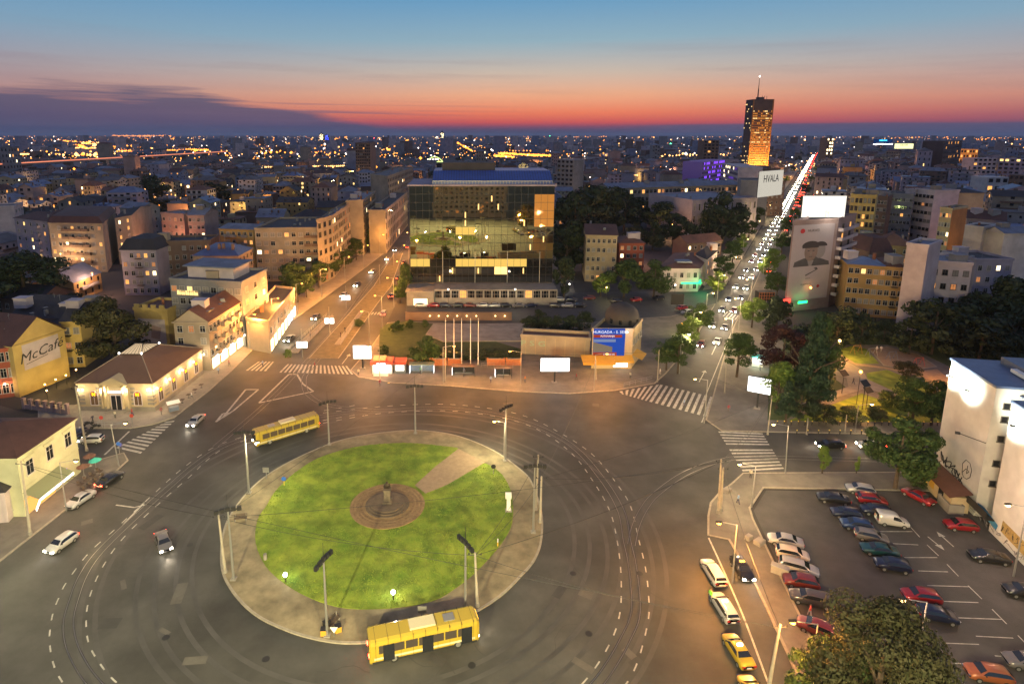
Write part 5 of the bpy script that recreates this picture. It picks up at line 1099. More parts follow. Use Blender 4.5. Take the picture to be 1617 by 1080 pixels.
farblock('pale flats with dark loggias far off at the right edge', (1538, 250), (1575, 250), 32, 'pinkwhite', 14, floors=8, p=.08)
farblock('pale flats with bright stair windows at the far right edge', (1578, 250), (1660, 252), 32, 'lilac', 14, LIT[1], floors=8, p=.1)
farblock('brown slab above the white roofs, far right', (1594, 276), (1618, 277), 30, 'brown', 14, floors=8, p=.06)
farblock('white low modern block with blue shadowed roof, far right', (1560, 280), (1594, 280), 26, 'white', 14, floors=5, p=.06)
# twin towers on the horizon across the river
def spike(px, top, label, blue=False):
    Y = 5200; x = (px - CX) / FP * Y; h = CH + (213 - top) / FP * Y; root = empty('far_tower', (x, Y, 0), 0, label, 'tower'); b = MB()
    b.box(-16, 16, -12, 12, 0, h * .8); b.box(-9, 9, -8, 8, h * .8, h * .9); b.build('shaft', WALL['dark'], root); b = MB(); b.tube((0, 0, h * .9), (0, 0, h * 1.08), 3, .8, 6); b.build('spike', M['darkmetal'], root)
    b = MB(); rr = random.Random(px)
    for k in range(26): xx = rr.uniform(-14, 12); z = rr.uniform(10, h * .75); b.quad([(xx, -12.2, z), (xx + 5, -12.2, z), (xx + 5, -12.2, z + 5), (xx, -12.2, z + 5)])
    tag(b.build('lit_windows', GL['blue'] if blue else LIT[2], root), kind='stuff')
spike(699, 206, 'slim dark tower with a spire on the far horizon, centre'); spike(512, 209, 'dark tower with a white lit side on the far horizon, left of centre'); spike(520, 212, 'blue lit tower on the far horizon beside the dark one', True)
# ================================================================== MONUMENT
mo = empty('monument', (ISC.x, ISC.y, .86), 0, 'dark bronze bust on a stone pedestal at the middle of the roundabout', 'statue')
b = MB(); b.box(-.95, .95, -.95, .95, 0, .35); b.box(-.65, .65, -.6, .6, .35, 2.7); b.box(-.8, .8, -.75, .75, 2.7, 2.95); b.build('pedestal', M['stone'], mo); mo.scale = (.72, .72, .74)
def bust():
    me = bpy.data.meshes.new('bust'); V = [(0, 0, 0), (0, 0, .55), (0, 0, .95), (0, -.04, 1.25), (0, -.06, 1.6), (-.5, 0, .8), (.5, 0, .8), (-.62, -.1, .3), (.62, -.1, .3), (-.2, -.45, .25), (.25, -.45, .3)]
    E_ = [(0, 1), (1, 2), (2, 3), (3, 4), (2, 5), (2, 6), (5, 7), (6, 8), (7, 9), (8, 10)]; RAD = [.42, .42, .3, .2, .3, .24, .24, .17, .17, .13, .13]
    me.from_pydata(V, E_, []); o = bpy.data.objects.new('bust', me); COL.objects.link(o); o.modifiers.new('s', 'SKIN')
    for i, r0 in enumerate(RAD): me.skin_vertices[0].data[i].radius = (r0, r0)
    me.skin_vertices[0].data[0].use_root = True
    o.modifiers.new('u', 'SUBSURF').levels = 1; o.modifiers['u'].render_levels = 1; me.materials.append(M['bronze']); return o
o = bust(); o.parent = mo; o.location = (0, 0, 2.95)

# ================================================================== PEOPLE
def human(label, loc, rz, top, legs, skin=(.35, .2, .13), hair=(.03, .02, .015), pose='stand', h=1.75, group=None):
    """one skinned body, clothing by height"""
    s = h / 1.75; st = {'stand': 0.0, 'walk': .22}[pose if pose in ('stand', 'walk') else 'stand']
    if pose == 'sit':
        V = [(0, 0, .52), (0, .02, .78), (0, .02, 1.0), (0, .0, 1.12), (0, -.02, 1.27), (-.1, -.4, .5), (-.11, -.42, .06), (.1, -.4, .5), (.11, -.42, .06), (-.19, .02, .98), (-.24, -.08, .72), (-.16, -.32, .62), (.19, .02, .98), (.24, -.08, .72), (.16, -.32, .62), (-.11, -.56, .03), (.11, -.56, .03)]
    else:
        V = [(0, 0, .95), (0, 0, 1.2), (0, 0, 1.43), (0, -.01, 1.52), (0, -.02, 1.66), (-.1, -st * .6, .5), (-.11, -st, .07), (.1, st * .5, .5), (.11, st, .07), (-.19, 0, 1.4), (-.25, st * .5, 1.12), (-.24, st * .4 - .1, .86), (.19, 0, 1.4), (.25, -st * .5, 1.12), (.24, -st * .4 - .1, .86), (-.11, -st - .15, .03), (.11, st - .15, .03)]
    E_ = [(0, 1), (1, 2), (2, 3), (3, 4), (0, 5), (5, 6), (0, 7), (7, 8), (2, 9), (9, 10), (10, 11), (2, 12), (12, 13), (13, 14), (6, 15), (8, 16)]
    RAD = [.14, .13, .12, .055, .095, .075, .05, .075, .05, .065, .045, .035, .065, .045, .035, .035, .035]
    root = empty('person', loc, rz, label, 'person', group)
    me = bpy.data.meshes.new('body'); me.from_pydata([tuple(c * s for c in v) for v in V], E_, []); o = bpy.data.objects.new('body', me); COL.objects.link(o); o.modifiers.new('s', 'SKIN')
    for i, r0 in enumerate(RAD): me.skin_vertices[0].data[i].radius = (r0 * s, r0 * .8 * s if i < 3 else r0 * s)
    me.skin_vertices[0].data[0].use_root = True; su = o.modifiers.new('u', 'SUBSURF'); su.levels = 1; su.render_levels = 1
    bpy.context.view_layer.update(); dm = bpy.data.meshes.new_from_object(o.evaluated_get(bpy.context.evaluated_depsgraph_get())); bpy.data.objects.remove(o)
    mt = [mat('cloth_top', top, .8), mat('cloth_legs', legs, .8), mat('skin', skin, .6), mat('hair', hair, .8), M['black']]
    dm.materials.clear(); [dm.materials.append(x) for x in mt]
    hd = 4; neck = V[3][2] * s; hip = V[0][2] * s; headz = V[4][2] * s
    for p in dm.polygons:
        c = p.center; z = c.z
        if z > headz + .03 * s or (z > neck + .04 * s and c.y > V[4][1] + .03): k = 3
        elif z > neck: k = 2
        elif z > hip - .06 and abs(c.y) < .3: k = 0
        elif z < .1 * s: k = 4
        else: k = 1
        if abs(c.x) > .2 * s and z < V[10][2] * s - .12: k = 2 if pose != 'sit' else k
        p.material_index = k; p.use_smooth = True
    link('body', dm, root); return root
def at(px, py, z=.12): p = P(px, py, z); return (p.x, p.y, z)
human('person in a lime green hi-vis vest standing on the road beside the white taxi', at(1121, 949, 0), -1.2, (.25, .8, .05), (.06, .06, .12))
human('person in a pale shirt on the park path, left of a pair', at(1384, 556), .3, (.6, .6, .6), (.1, .1, .2), pose='walk', group='pair in the park')
human('person in a pale shirt on the park path, right of a pair', at(1391, 556), -.3, (.55, .5, .5), (.3, .28, .25), pose='walk', group='pair in the park')
human('person walking on the park path under the orange lamp', at(1347, 607), 1.5, (.06, .05, .05), (.04, .04, .06), pose='walk')
human('person in dark clothes waiting by the motorcycle outside the restaurant', at(147, 668), .8, (.05, .05, .08), (.05, .05, .05))
human('person in a red top walking past the restaurant door', at(209, 657), 2.4, (.4, .06, .05), (.06, .07, .14), pose='walk')
human('person in white near the end of the restaurant side wall', at(303, 630), 2.2, (.6, .58, .55), (.1, .1, .1), pose='walk')
human('person in blue under the side street sign on the zebra corner', at(191, 712), .5, (.12, .12, .5), (.06, .06, .06), pose='walk')
human('person in a white shirt beside the tall lamp post at the avenue corner', at(1042, 592), 1.2, (.65, .62, .55), (.35, .3, .25), pose='walk')
human('person in dark clothes waiting at the middle bus shelter', at(733, 592), .2, (.07, .06, .08), (.05, .05, .07))
human('person in orange waiting near the tall lamp post on the plaza', at(829, 604), .9, (.55, .22, .08), (.1, .1, .15))
human('person in a green shirt waiting at the left bus shelter', at(664, 590), .4, (.1, .25, .12), (.05, .05, .07))
human('person in grey on the left tram platform', at(490, 532, .22), 2.8, (.2, .19, .2), (.06, .06, .08))
human('person in black on the right tram platform', at(545, 525, .22), 2.8, (.03, .03, .03), (.05, .05, .05))
human('second person in black on the right tram platform, nearer the square', at(538, 533, .22), 2.2, (.06, .03, .03), (.04, .04, .05))
human('person in red walking beside the parked wagon near the big tree', at(1278, 973), 1.1, (.5, .07, .06), (.25, .25, .3), pose='walk')
human('person walking past the kiosk on the avenue, right pavement', at(1200, 585), .4, (.5, .5, .48), (.08, .08, .12), pose='walk')

PB = [human('person in a light blue shirt crossing the left arm of the boulevard crossing', at(415, 579, 0), 1.4, (.25, .35, .5), (.05, .05, .09), pose='walk'), human('person in a maroon jacket in the middle of the boulevard crossing', at(497, 582, 0), 1.7, (.25, .04, .05), (.1, .09, .08), pose='walk'), human('person in a cream coat near the kiosk', at(566, 593), .4, (.5, .45, .33), (.05, .05, .05))]
for k_, (x, y, a, lb) in enumerate([(345, 590, 1, 'pedestrian on the kerb below the lit corner shops'), (362, 578, 2.5, 'pedestrian walking up past the lit corner shops'), (438, 513, .6, 'pedestrian outside the bright shop fronts'), (452, 503, 2, 'pedestrian further up outside the bright shop fronts'), (255, 655, 1.2, 'pedestrian beside the vendor stall'), (182, 660, 2.9, 'pedestrian before the restaurant steps'), (775, 604, .3, 'pedestrian near the right bus shelter'), (910, 600, 1.9, 'pedestrian between the plaza billboard and the awnings'), (995, 598, 2.2, 'pedestrian on the plaza right of the awnings'), (1080, 642, 1.6, 'pedestrian on the avenue crossing'), (1150, 650, .4, 'pedestrian on the corner left of the wooden pole'), (1185, 755, 2.7, 'pedestrian by the right hand crossing'), (1165, 795, 1, 'pedestrian by the two dark wire poles'), (600, 610, .2, 'pedestrian stepping off the kerb below the kiosk')]):
    s_ = PB[k_ % 3]; o = s_.copy(); COL.objects.link(o); c = s_.children[0].copy(); COL.objects.link(c); c.parent = o; o.location = at(x, y); o.rotation_euler = (0, 0, a); o['label'] = lb + ', dressed in ' + ('light blue', 'maroon', 'cream')[k_ % 3]; o.scale = (1, 1, .94 + .02 * (k_ % 5))

# ================================================================== MASTS, LAMPS, POLES
def mast(label, base, top, head_ang, lit=0, n=5):
    h = HT(base[0], base[1], top); p = P(*base, .16); root = empty('floodlight_mast', (p.x, p.y, .16), 0, label, 'floodlight mast', 'floodlight masts around the roundabout')
    b = MB(); b.tube((0, 0, 0), (0, 0, h * .55), .17, .13); b.tube((0, 0, h * .55), (0, 0, h - 1.8), .12, .09); b.build('pole', M['metal'], root)
    b = MB(); b.tube((0, 0, h - 1.8), (0, 0, h), .04, .02, 5); b.build('lightning_rod', M['darkmetal'], root)
    b = MB(); b.box(-.35, .35, -.35, .35, -.02, .12); b.build('base', M['concrete'], root)
    ca, sa = cos(head_ang), sin(head_ang); fr = MB(); fr.obox((0, 0, h - 2.25), 3.2, .12, .1, head_ang); fr.build('head_frame', M['darkmetal'], root)
    for k in range(n):
        t = (k - (n - 1) / 2) * .66; f = MB(); f.obox((0, 0, -.28), .52, .34, .5, 0); f.obox((0, -.19, -.24), .42, .02, .4, 0)
        link('floodlight', f.mesh('floodlight', [M['darkmetal']]), root, (t * ca, t * sa, h - 1.95 - .16 * abs(k - (n - 1) / 2) * .5), head_ang)
    return root, h
MAST = [('floodlight mast on the roundabout kerb at its top left', (520, 702), 618, .5), ('floodlight mast at the back middle of the roundabout, nearest the bus shelters', (656, 684), 593, .1),
        ('floodlight mast at the top right of the roundabout, past the end of the pink path', (798, 727), 625, .8), ('floodlight mast at the right edge of the roundabout beside two white poles', (842, 840), 714, 0.05),
        ('floodlight mast at the bottom right of the roundabout with its black head tilted', (735, 966), 832, -1.0), ('floodlight mast above the bench at the bottom of the roundabout', (517, 1003), 857, 1.2),
        ('floodlight mast at the left edge of the roundabout beside a leaning pole', (369, 914), 781, .35), ('floodlight mast at the upper left of the roundabout, its head nearly flat', (393, 778), 663, .05)]
for lb, bs, tp, an in MAST: mast(lb, bs, tp, an)
def pole(label, base, top, toppx=None, m='woodpole', r=.16, brk=0, name='pole', cat='pole', box=None):
    h = HT(base[0], base[1], top); p = P(*base); tx = 0
    if toppx is not None:      # lean measured from the photograph
        q = PIX(p.x, p.y, h); d = p.y * CT + (CH - h) * ST; tx = (toppx - q[0]) / FP * d
    root = empty(name, (p.x, p.y, .0), 0, label, cat); b = MB(); b.tube((0, 0, -.02), (tx, 0, h), r, r * .6); b.build('shaft', M[m], root)
    b = MB(); b.tube((0, 0, 0), (0, 0, .6), r * 1.5, r * 1.4); b.build('base', M['concrete'], root)
    for k in range(brk):
        t = .96 - .06 * k; b = MB(); b.tube((tx * t - .8, 0, h * t), (tx * t + .8, 0, h * t), .04, n=5); 
        for s in (-.7, .7): b.tube((tx * t + s, 0, h * t), (tx * t + s, 0, h * t + .22), .06, n=6)
        b.build('crossarm', M['darkmetal'], root)
    return root, (p.x + tx, p.y, h)
WP = []
for a in [('pale concrete wire pole leaning at the bottom left pavement edge', (48, 845), 728, 33), ('pale wire pole beside the left mast of the roundabout, leaning left', (356, 905), 813, 345),
          ('white steel wire pole at the right edge of the roundabout, left of a thinner one', (846, 806), 718, 850), ('thin grey wire pole just right of the white steel pole', (853, 826), 752, 855),
          ('dark wire pole with several wires right of the bottom right mast', (754, 958), 872, 750), ('left of the two dark wire poles at the bottom right pavement corner', (1134, 811), 725, 1139),
          ('right of the two dark wire poles at the bottom right pavement corner', (1138, 808), 738, 1142), ('pale wire pole cut by the bottom edge below the taxis', (1212, 1095), 985, 1232),
          ('pale wooden pole at the park corner by the screen billboard', (1212, 686), 625, 1219), ('pale pole among the park trees near the white block', (1433, 662), 622, 1440),
          ('pole at the back of the plaza between the shelters and the flagpoles', (703, 602), 552, 703), ('tall thin pole at the cafe side of the plaza', (941, 600), 568, 941), ('tall pole at the corner of plaza and avenue', (1038, 603), 552, 1041),
          ('white pole at the left edge of the restaurant forecourt', (137, 712), 610, 119), ('pole on the avenue pavement below the dark kiosk', (1144, 622), 572, 1147),
          ('thin pole on the far side pavement of the right hand street', (1274, 686), 660, 1276), ('thin pole by the lawn edge right of the bollards', (1334, 684), 655, 1337)]:
    WP.append(pole(a[0], a[1], a[2], a[3], brk=1 if a[2] - a[1][1] < -60 else 0, r=.2 if a[1][1] > 700 else .13)[1])
LEAN = MB()
def street_lamp(label, base, top, side=-1, col='warm', arm=2.2, power=900, light=(1, .62, .28), toppx=None, mt='metal', r=.11):
    h = HT(base[0], base[1], top); p = P(*base); tx = 0
    if toppx is not None: q = PIX(p.x, p.y, h); d = p.y * CT + (CH - h) * ST; tx = (toppx - q[0]) / FP * d
    root = empty('street_lamp', (p.x, p.y, .0), 0, label, 'street lamp', 'street lamps round the square'); b = MB(); b.tube((0, 0, -.02), (tx, 0, h), r, r * .6); b.build('post', M[mt], root)
    b = MB(); b.tube((tx, 0, h - .05), (tx + side * arm, 0, h + .35), .05, .04, 6); b.build('arm', M[mt], root)
    b = MB(); b.obox((0, 0, 0), .75, .28, .14, 0); link('lamp_head', b.mesh('lamp_head', [M['darkmetal']]), root, (tx + side * (arm + .25), 0, h + .3))
    b = MB(); b.quad([(-.3, -.12, 0), (-.3, .12, 0), (.3, .12, 0), (.3, -.12, 0)]); b.lathe([(.08, -.26), (.26, -.14), (.27, -.02), (.1, .01)], 8); link('lens', b.mesh('lens', [GL[col]]), root, (tx + side * (arm + .25), 0, h + .28))
    if power: lq = lamp((0, 0, 0), power, light, .3); lq.parent = root; lq.location = (tx + side * (arm + .25), 0, h + .1); lq.data.energy *= LK
    return root
YL = (1, .70, .34); OR = (1, .40, .075); GRN = (1, .86, .48)
LK = 1.7
street_lamp('street lamp with a left arm on the restaurant corner', (188, 737), 670, 1, power=2600, light=YL, toppx=175)
street_lamp('street lamp with a short left arm at the right hand zebra crossing', (1240, 748), 672, -1, power=6000, light=YL, toppx=1245)
street_lamp('street lamp with a left arm beside the black taxi', (1156, 920), 828, -1, 'orange', power=17000, light=OR, toppx=1164, arm=2.0)
street_lamp('curved arm lamp at the upper left edge of the roundabout', (394, 776), 700, 1, power=5200, light=GRN, arm=1.6)
street_lamp('curved arm lamp at the upper right edge of the roundabout', (796, 722), 667, -1, power=6500, light=GRN, arm=1.5)
street_lamp('street lamp on the cream house pavement', (105, 806), 730, 1, power=3200, light=YL)
street_lamp('tall lamp on the plaza kerb between the lit billboard and the zebra crossing', (938, 617), 560, 1, 'orange', power=9500, light=OR)
street_lamp('tall lamp on the plaza kerb beside the left bus shelter', (700, 606), 548, 1, 'orange', power=9500, light=OR)
street_lamp('tall lamp on the plaza kerb by the blank white billboard', (600, 598), 548, -1, 'orange', power=9500, light=OR)
street_lamp('tall lamp on the plaza kerb near the yellow cross marking', (822, 612), 556, -1, 'orange', power=9500, light=OR)
street_lamp('lamp by the short white wall in the car park corner', (1187, 800), 735, -1, power=4200, light=YL)
street_lamp('lamp at the far pavement of the right hand street', (1350, 683), 640, 1, power=1800, light=YL)
street_lamp('lamp at the lower left road edge outside the small white house', (-30, 930), 820, 1, power=4500, light=GRN)
street_lamp('lamp at the edge of the car park near the white wall', (1600, 910), 800, -1, power=3200, light=(1, .68, .5))
street_lamp('lamp in the car park behind the big tree', (1440, 1090), 950, -1, power=3400, light=(1, .6, .42))
street_lamp('lamp on the pavement near the pole below the taxis', (1275, 1110), 985, -1, 'orange', power=7000, light=OR)
street_lamp('lamp between the roundabout and the avenue zebra crossing', (1112, 668), 600, -1, power=3200, light=YL)
# warm lamps that follow the boulevard
for i, (x, y) in enumerate([(395, 556), (432, 525), (470, 497), (508, 470), (545, 446), (575, 424), (600, 404)]):
    p = P(x, y); street_lamp('orange lamp on the left pavement of the boulevard, ' + ordinal(i + 1) + ' from the square', (x, y), y - (y - 213) * .17, 1, 'orange', power=19000 if i < 4 else 6500, light=OR, arm=1.6)
for i, (x, y) in enumerate([(584, 550), (604, 520), (622, 486), (636, 455), (646, 424), (650, 400)]):
    street_lamp('orange lamp on the right kerb of the boulevard, ' + ordinal(i + 1) + ' from the square', (x, y), y - (y - 213) * .17, -1, 'orange', power=17000, light=OR, arm=1.6)
for i, (x, y) in enumerate([(478, 567), (521, 527), (547, 488), (600, 450), (622, 420)]):
    pp = pole('slim tram pole with a lit advertising drum, ' + ordinal(i + 1) + ' from the square on the boulevard', (x, y), y - (y - 213) * .135, None, 'metal', .1)
    rt, (tx, ty, th) = pp
    if i < 3:
        for s in (-.75, .75): b = MB(); b.box(-.55, .55, -.15, .15, 0, 1.5); link('lit_panel', b.mesh('lit_panel', [GL['screen'] if i else GL['strip']]), rt, (s, 0, 3.0))
        lq = lamp((0, 0, 0), 150, (1, .85, .6), .4); lq.parent = rt; lq.location = (0, -.9, 3.4)
# avenue lamps
AVL = [(1072, 590), (1092, 548), (1113, 512), (1132, 478), (1152, 444), (1172, 410), (1192, 376), (1210, 346), (1228, 318), (1245, 292), (1260, 268)]
for i, (x, y) in enumerate(AVL):
    street_lamp('lamp on the left pavement of the avenue, ' + ordinal(i + 1) + ' from the square', (x, y), y - (y - 213) * .16, 1, 'warm' if i else 'white', power=6500 if i < 5 else 9500, light=YL, arm=1.5)
for i, (x, y) in enumerate([(1152, 560), (1166, 522), (1184, 486), (1204, 446), (1222, 408), (1240, 370), (1256, 335), (1270, 303), (1282, 272)]):
    street_lamp('lamp on the right pavement of the avenue, ' + ordinal(i + 1) + ' from the square', (x, y), y - (y - 213) * .16, -1, 'warm', power=6500 if i < 5 else 9500, light=YL, arm=1.5)
def globe_lamp(label, base, top, col='white', power=150, light=(1, .85, .6), group='globe lamps', r=.22):
    h = max(2.2, HT(base[0], base[1], top)); p = P(*base); root = empty('globe_lamp', (p.x, p.y, 0), 0, label, 'lamp', group); b = MB(); b.tube((0, 0, 0), (0, 0, h - r), .06, .05, 6); b.build('post', M['darkmetal'], root)
    b = MB(); b.lathe([(.02, -r), (r * .7, -r * .7), (r, 0), (r * .7, r * .7), (.02, r)], 10); b.build('globe', GL[col], root, (0, 0, h), smooth=True); b = MB(); b.lathe([(.1, 0), (.14, .1), (.06, .14)], 8); b.build('finial', M['darkmetal'], root, (0, 0, h + r))
    lq = lamp((0, 0, 0), power, light, .2); lq.parent = root; lq.location = (0, 0, h - r - .12); return root
for i, (x, y) in enumerate([(708, 488), (813, 488)]): globe_lamp(('left' if i == 0 else 'right') + ' of the two bright globe lamps in front of the glass office block', (x, y), 457, power=900)
for i, (x, y) in enumerate([(674, 452), (716, 452), (764, 452), (863, 452)]): globe_lamp('small white globe lamp over the office podium, ' + ordinal(i + 1) + ' from the left', (x, y + 12), y - 13, power=200)
for i, (x, y) in enumerate([(874, 393), (878, 401), (882, 408), (886, 416), (890, 425), (895, 435), (899, 454)]): globe_lamp('globe lamp along the lane right of the glass office block, ' + ordinal(i + 1) + ' from the far end', (x, y + 4), y - 5, power=110)
globe_lamp('orange park lamp above the two dark panels', (1352, 640), 587, 'orange', 9000, OR, r=.3); globe_lamp('yellow park lamp at the top of the park path', (1322, 570), 538, 'warm', 8000, (1, .5, .12), r=.3); globe_lamp('bright lamp at the right end of the playground', (1498, 612), 583, 'orange', 5000, OR, r=.3)
globe_lamp('green tinted lamp in the trees at the avenue corner', (1076, 530), 511, 'amber', 700, (.8, 1, .2)); globe_lamp('lamp under the tree before the beige tenement', (957, 475), 454, 'warm', 700, (1, .8, .3)); globe_lamp('bright lamp outside the cream corner house', (1065, 470), 450, 'white', 900, (1, .8, .45))
# garden uplights on the lawn
for i, (x, y, ax, ay) in enumerate([(451, 918, 0, 0), (621, 946, 0, 0)]):
    p = P(x, y, .23); root = empty('garden_floodlight', (p.x, p.y, .23), 0, ('left' if i == 0 else 'right') + ' of the two small white floodlights glowing on the lawn', 'floodlight'); d = (ISC - p).normalized()
    b = MB(); b.tube((0, 0, 0), (0, 0, .7), .07, n=6); b.build('stake', M['darkmetal'], root); b = MB(); b.lathe([(.08, -.3), (.24, -.12), (.26, .12), (.1, .3)], 10); b.build('lamp_glass', GL['white'], root, (0, 0, .98), smooth=True); b = MB(); b.obox((0, 0, 0), .36, .36, .06, 0); b.build('cap', M['darkmetal'], root, (0, 0, .68))
    lq = lamp((0, 0, 0), 130, (1, 1, .85), .15); lq.parent = root; lq.location = (d.x * .6, d.y * .6, 1.25)
p = P(508, 880, .23)
# small upright things on the lawn
def stake(label, px, py, h, m, name='marker_post', w=.14, m2=None):
    p = P(px, py, .2); root = empty(name, (p.x, p.y, .2), 0, label, 'post'); b = MB(); b.tube((0, 0, 0), (0, 0, h * .55), w * .6, n=8); b.build('lower_post', M[m], root); b = MB(); b.tube((0, 0, h * .55), (0, 0, h), w * .6, n=8); b.build('upper_post', M[m2 or m], root); return root
stake('short white and yellow marker post on the right of the lawn', 786, 862, 1.1, 'yellowmark', m2='white'); stake('grey stone stump on the left lawn edge', 419, 883, .8, 'concrete', w=.4)
b = MB(); p = P(803, 806, .23); root = empty('stone_slab', (p.x, p.y, .2), 0, 'tall pale upright stone marker at the right edge of the lawn', 'stone'); b.box(-.28, .28, -.2, .2, 0, 2.1); b.box(-.5, .4, -.25, .25, 2.1, 2.9); b.build('slab', M['white'], root); b = MB(); b.box(-.5, .5, -.4, .4, -.05, .15); b.build('foot', M['concrete'], root)
def road_sign(label, px, py, h, col, shp='round', post='metal'):
    p = P(px, py); root = empty('road_sign', (p.x, p.y, .0), 0, label, 'road sign'); b = MB(); b.tube((0, 0, 0), (0, 0, h), .05, n=6); b.build('post', M[post], root)
    b = MB()
    if shp == 'round': b.tube((0, -.05, h), (0, -.09, h), .38, n=16)
    elif shp == 'tri': b.quad([(-.45, -.06, h + .35), (.45, -.06, h + .35), (0, -.06, h - .4)]); b.quad([(-.45, -.02, h + .35), (0, -.02, h - .4), (.45, -.02, h + .35)])
    else: b.box(-.5, .5, -.09, -.05, h - .5, h + .4)
    b.build('sign_plate', col, root); return root
M['signblue'] = mat('sign_blue', (.03, .12, .45), .4)
road_sign('blue round keep right sign on a yellow base at the left lawn edge', 449, 768, 1.4, M['signblue'], post='yellowmark'); road_sign('dark round sign at the lawn edge below the pink path end', 779, 750, 1.6, M['black'])
road_sign('pale square sign on the roundabout paving, upper left', 421, 757, 1.8, M['metal'], 'sq'); road_sign('pale sign with bent post at the bottom right paving of the roundabout', 667, 986, 2.1, M['metal'], 'sq')
road_sign('triangular sign plate leaning at the foot of the bottom mast', 528, 1006, 1.0, M['white'], 'tri'); road_sign('blue sign on the corner of the side street zebra crossing', 189, 716, 1.9, M['signblue']); road_sign('round sign on the side street kerb', 162, 676, 2.2, mat('sign_red', (.4, .04, .03), .5)); road_sign('red rimmed sign at the restaurant forecourt edge', 210, 676, 2.6, mat('sign_red2', (.4, .05, .03), .5))
# benches
def bench(label, px, py, rz, m='darkstep'):
    p = P(px, py, .16); root = empty('bench', (p.x, p.y, .16), rz, label, 'bench')
    for k in range(3): b = MB(); b.box(-.9, .9, -.26 + k * .18, -.12 + k * .18, .42, .47); link('seat_slat', b.mesh('seat_slat', [M[m]]), root)
    for k in range(2): b = MB(); b.box(-.9, .9, .3, .34, .58 + k * .2, .72 + k * .2); link('back_slat', b.mesh('back_slat', [M[m]]), root)
    for s in (-.75, .75): b = MB(); b.box(-.06, .06, -.25, .32, 0, .42); b.box(-.05, .05, .26, .34, .42, .95); link('leg', b.mesh('leg', [M['concrete']]), root, (s, 0, 0))
    return root
bench('dark slatted bench alone on the left paving of the roundabout', 380, 822, .2); bench('bench beside the bottom mast, right of two yellow boxes', 527, 985, 1.0, 'bark')
M['yellowbin'] = mat('yellow_bin', (.5, .28, .03), .5)
for i, (x, y) in enumerate([(512, 1001), (534, 996), (516, 989)]):
    p = P(x, y, .16); root = empty('box', (p.x, p.y, .16), .4 * i, ['yellow box left of the bottom mast', 'yellow box right of the bottom mast', 'dark box behind the bottom mast'][i], 'box'); b = MB(); b.box(-.35, .35, -.3, .3, 0, .7); b.build('box_body', M['yellowbin'] if i < 2 else M['black'], root); b = MB(); b.box(-.38, .38, -.33, .33, .7, .76); b.build('lid', M['darkmetal'], root)
# low concrete blocks at the pavement edge
for i, (x, y, w) in enumerate([(1199, 858, .7), (1182, 851, .5), (1148, 776, .6)]):
    p = P(x, y, .12); root = empty('concrete_block', (p.x, p.y, .12), .6, ['orange lit concrete block by the first parked car', 'small grey concrete ball left of the orange lit block', 'pale stone at the foot of the two dark wire poles'][i], 'block'); b = MB(); b.box(-w, w, -w * .7, w * .7, 0, .55); b.box(-w * .8, w * .8, -w * .5, w * .5, .55, .62); b.build('block', M['concrete'], root)
p = P(1231, 905, .12); root = empty('cabinet', (p.x, p.y, .12), -.6, 'low pale utility cabinet at the head of the dark red parked car', 'cabinet'); b = MB(); b.box(-1.0, 1.0, -.4, .4, 0, 1.0); b.build('cabinet_body', M['concrete'], root); b = MB(); b.box(-1.05, 1.05, -.45, .45, 1.0, 1.08); b.build('lid', M['metal'], root)
# bollards with yellow caps
def bollard_mesh():
    a = MB(); a.lathe([(.09, 0), (.09, .75), (.06, .8)], 8); c = MB(); c.lathe([(.11, -.06), (.12, .04), (.05, .12)], 8); return a.mesh('bollard_post', [M['darkmetal']]), c.mesh('cap', [M['yellowcap']])
M['yellowcap'] = mat('yellow_cap', (.8, .6, .08), .5); bm1, bm2 = bollard_mesh()
for i in range(24):
    x = 1227 + i * 11; p = P(x, 671 + i * .05, .12); root = empty('bollard', (p.x, p.y, .12), 0, 'bollard with a yellow cap along the park lawn, ' + ordinal(i + 1) + ' from the left', 'bollard', 'bollards along the park lawn'); link('bollard_post', bm1, root); link('cap', bm2, root, (0, 0, .8))
for i in range(8):
    p = P(1258 + i * 17, 685.5, .12); root = empty('bollard', (p.x, p.y, .12), 0, 'bollard with a yellow cap along the right street kerb, ' + ordinal(i + 1) + ' from the left', 'bollard', 'bollards along the right street kerb'); link('bollard_post', bm1, root); link('cap', bm2, root, (0, 0, .8))
# flagpoles
for i, x in enumerate([704, 717, 729, 743, 755]):
    p = P(x, 577); h = HT(x, 577, 503); root = empty('flagpole', (p.x, p.y, .1), 0, 'thin white flagpole without flag in front of the terrace, ' + ordinal(i + 1) + ' from the left', 'flagpole', 'row of five flagpoles'); b = MB(); b.tube((0, 0, 0), (0, 0, h), .12, .05, 8); b.build('shaft', M['white'], root); b = MB(); b.lathe([(.02, -.1), (.12, 0), (.02, .1)], 8); b.build('finial', M['metal'], root, (0, 0, h)); b = MB(); b.box(-.3, .3, -.3, .3, -.02, .25); b.build('base', M['concrete'], root)
def railing(label, a, c, z=.12, h=1.0):
    A, B_ = P(*a), P(*c); d = B_ - A; L = d.length; root = empty('railing', (A.x, A.y, z), atan2(d.y, d.x), label, 'railing')
    for zz in (h, h * .55): b = MB(); b.tube((0, 0, zz), (L, 0, zz), .035, n=5); link('rail', b.mesh('rail', [M['metal']]), root)
    pm_ = MB(); pm_.tube((0, 0, 0), (0, 0, h), .035, n=5); pm_ = pm_.mesh('post', [M['metal']])
    for k in range(int(L / 1.8) + 1): link('post', pm_, root, (k * L / int(L / 1.8 + 1), 0, 0))
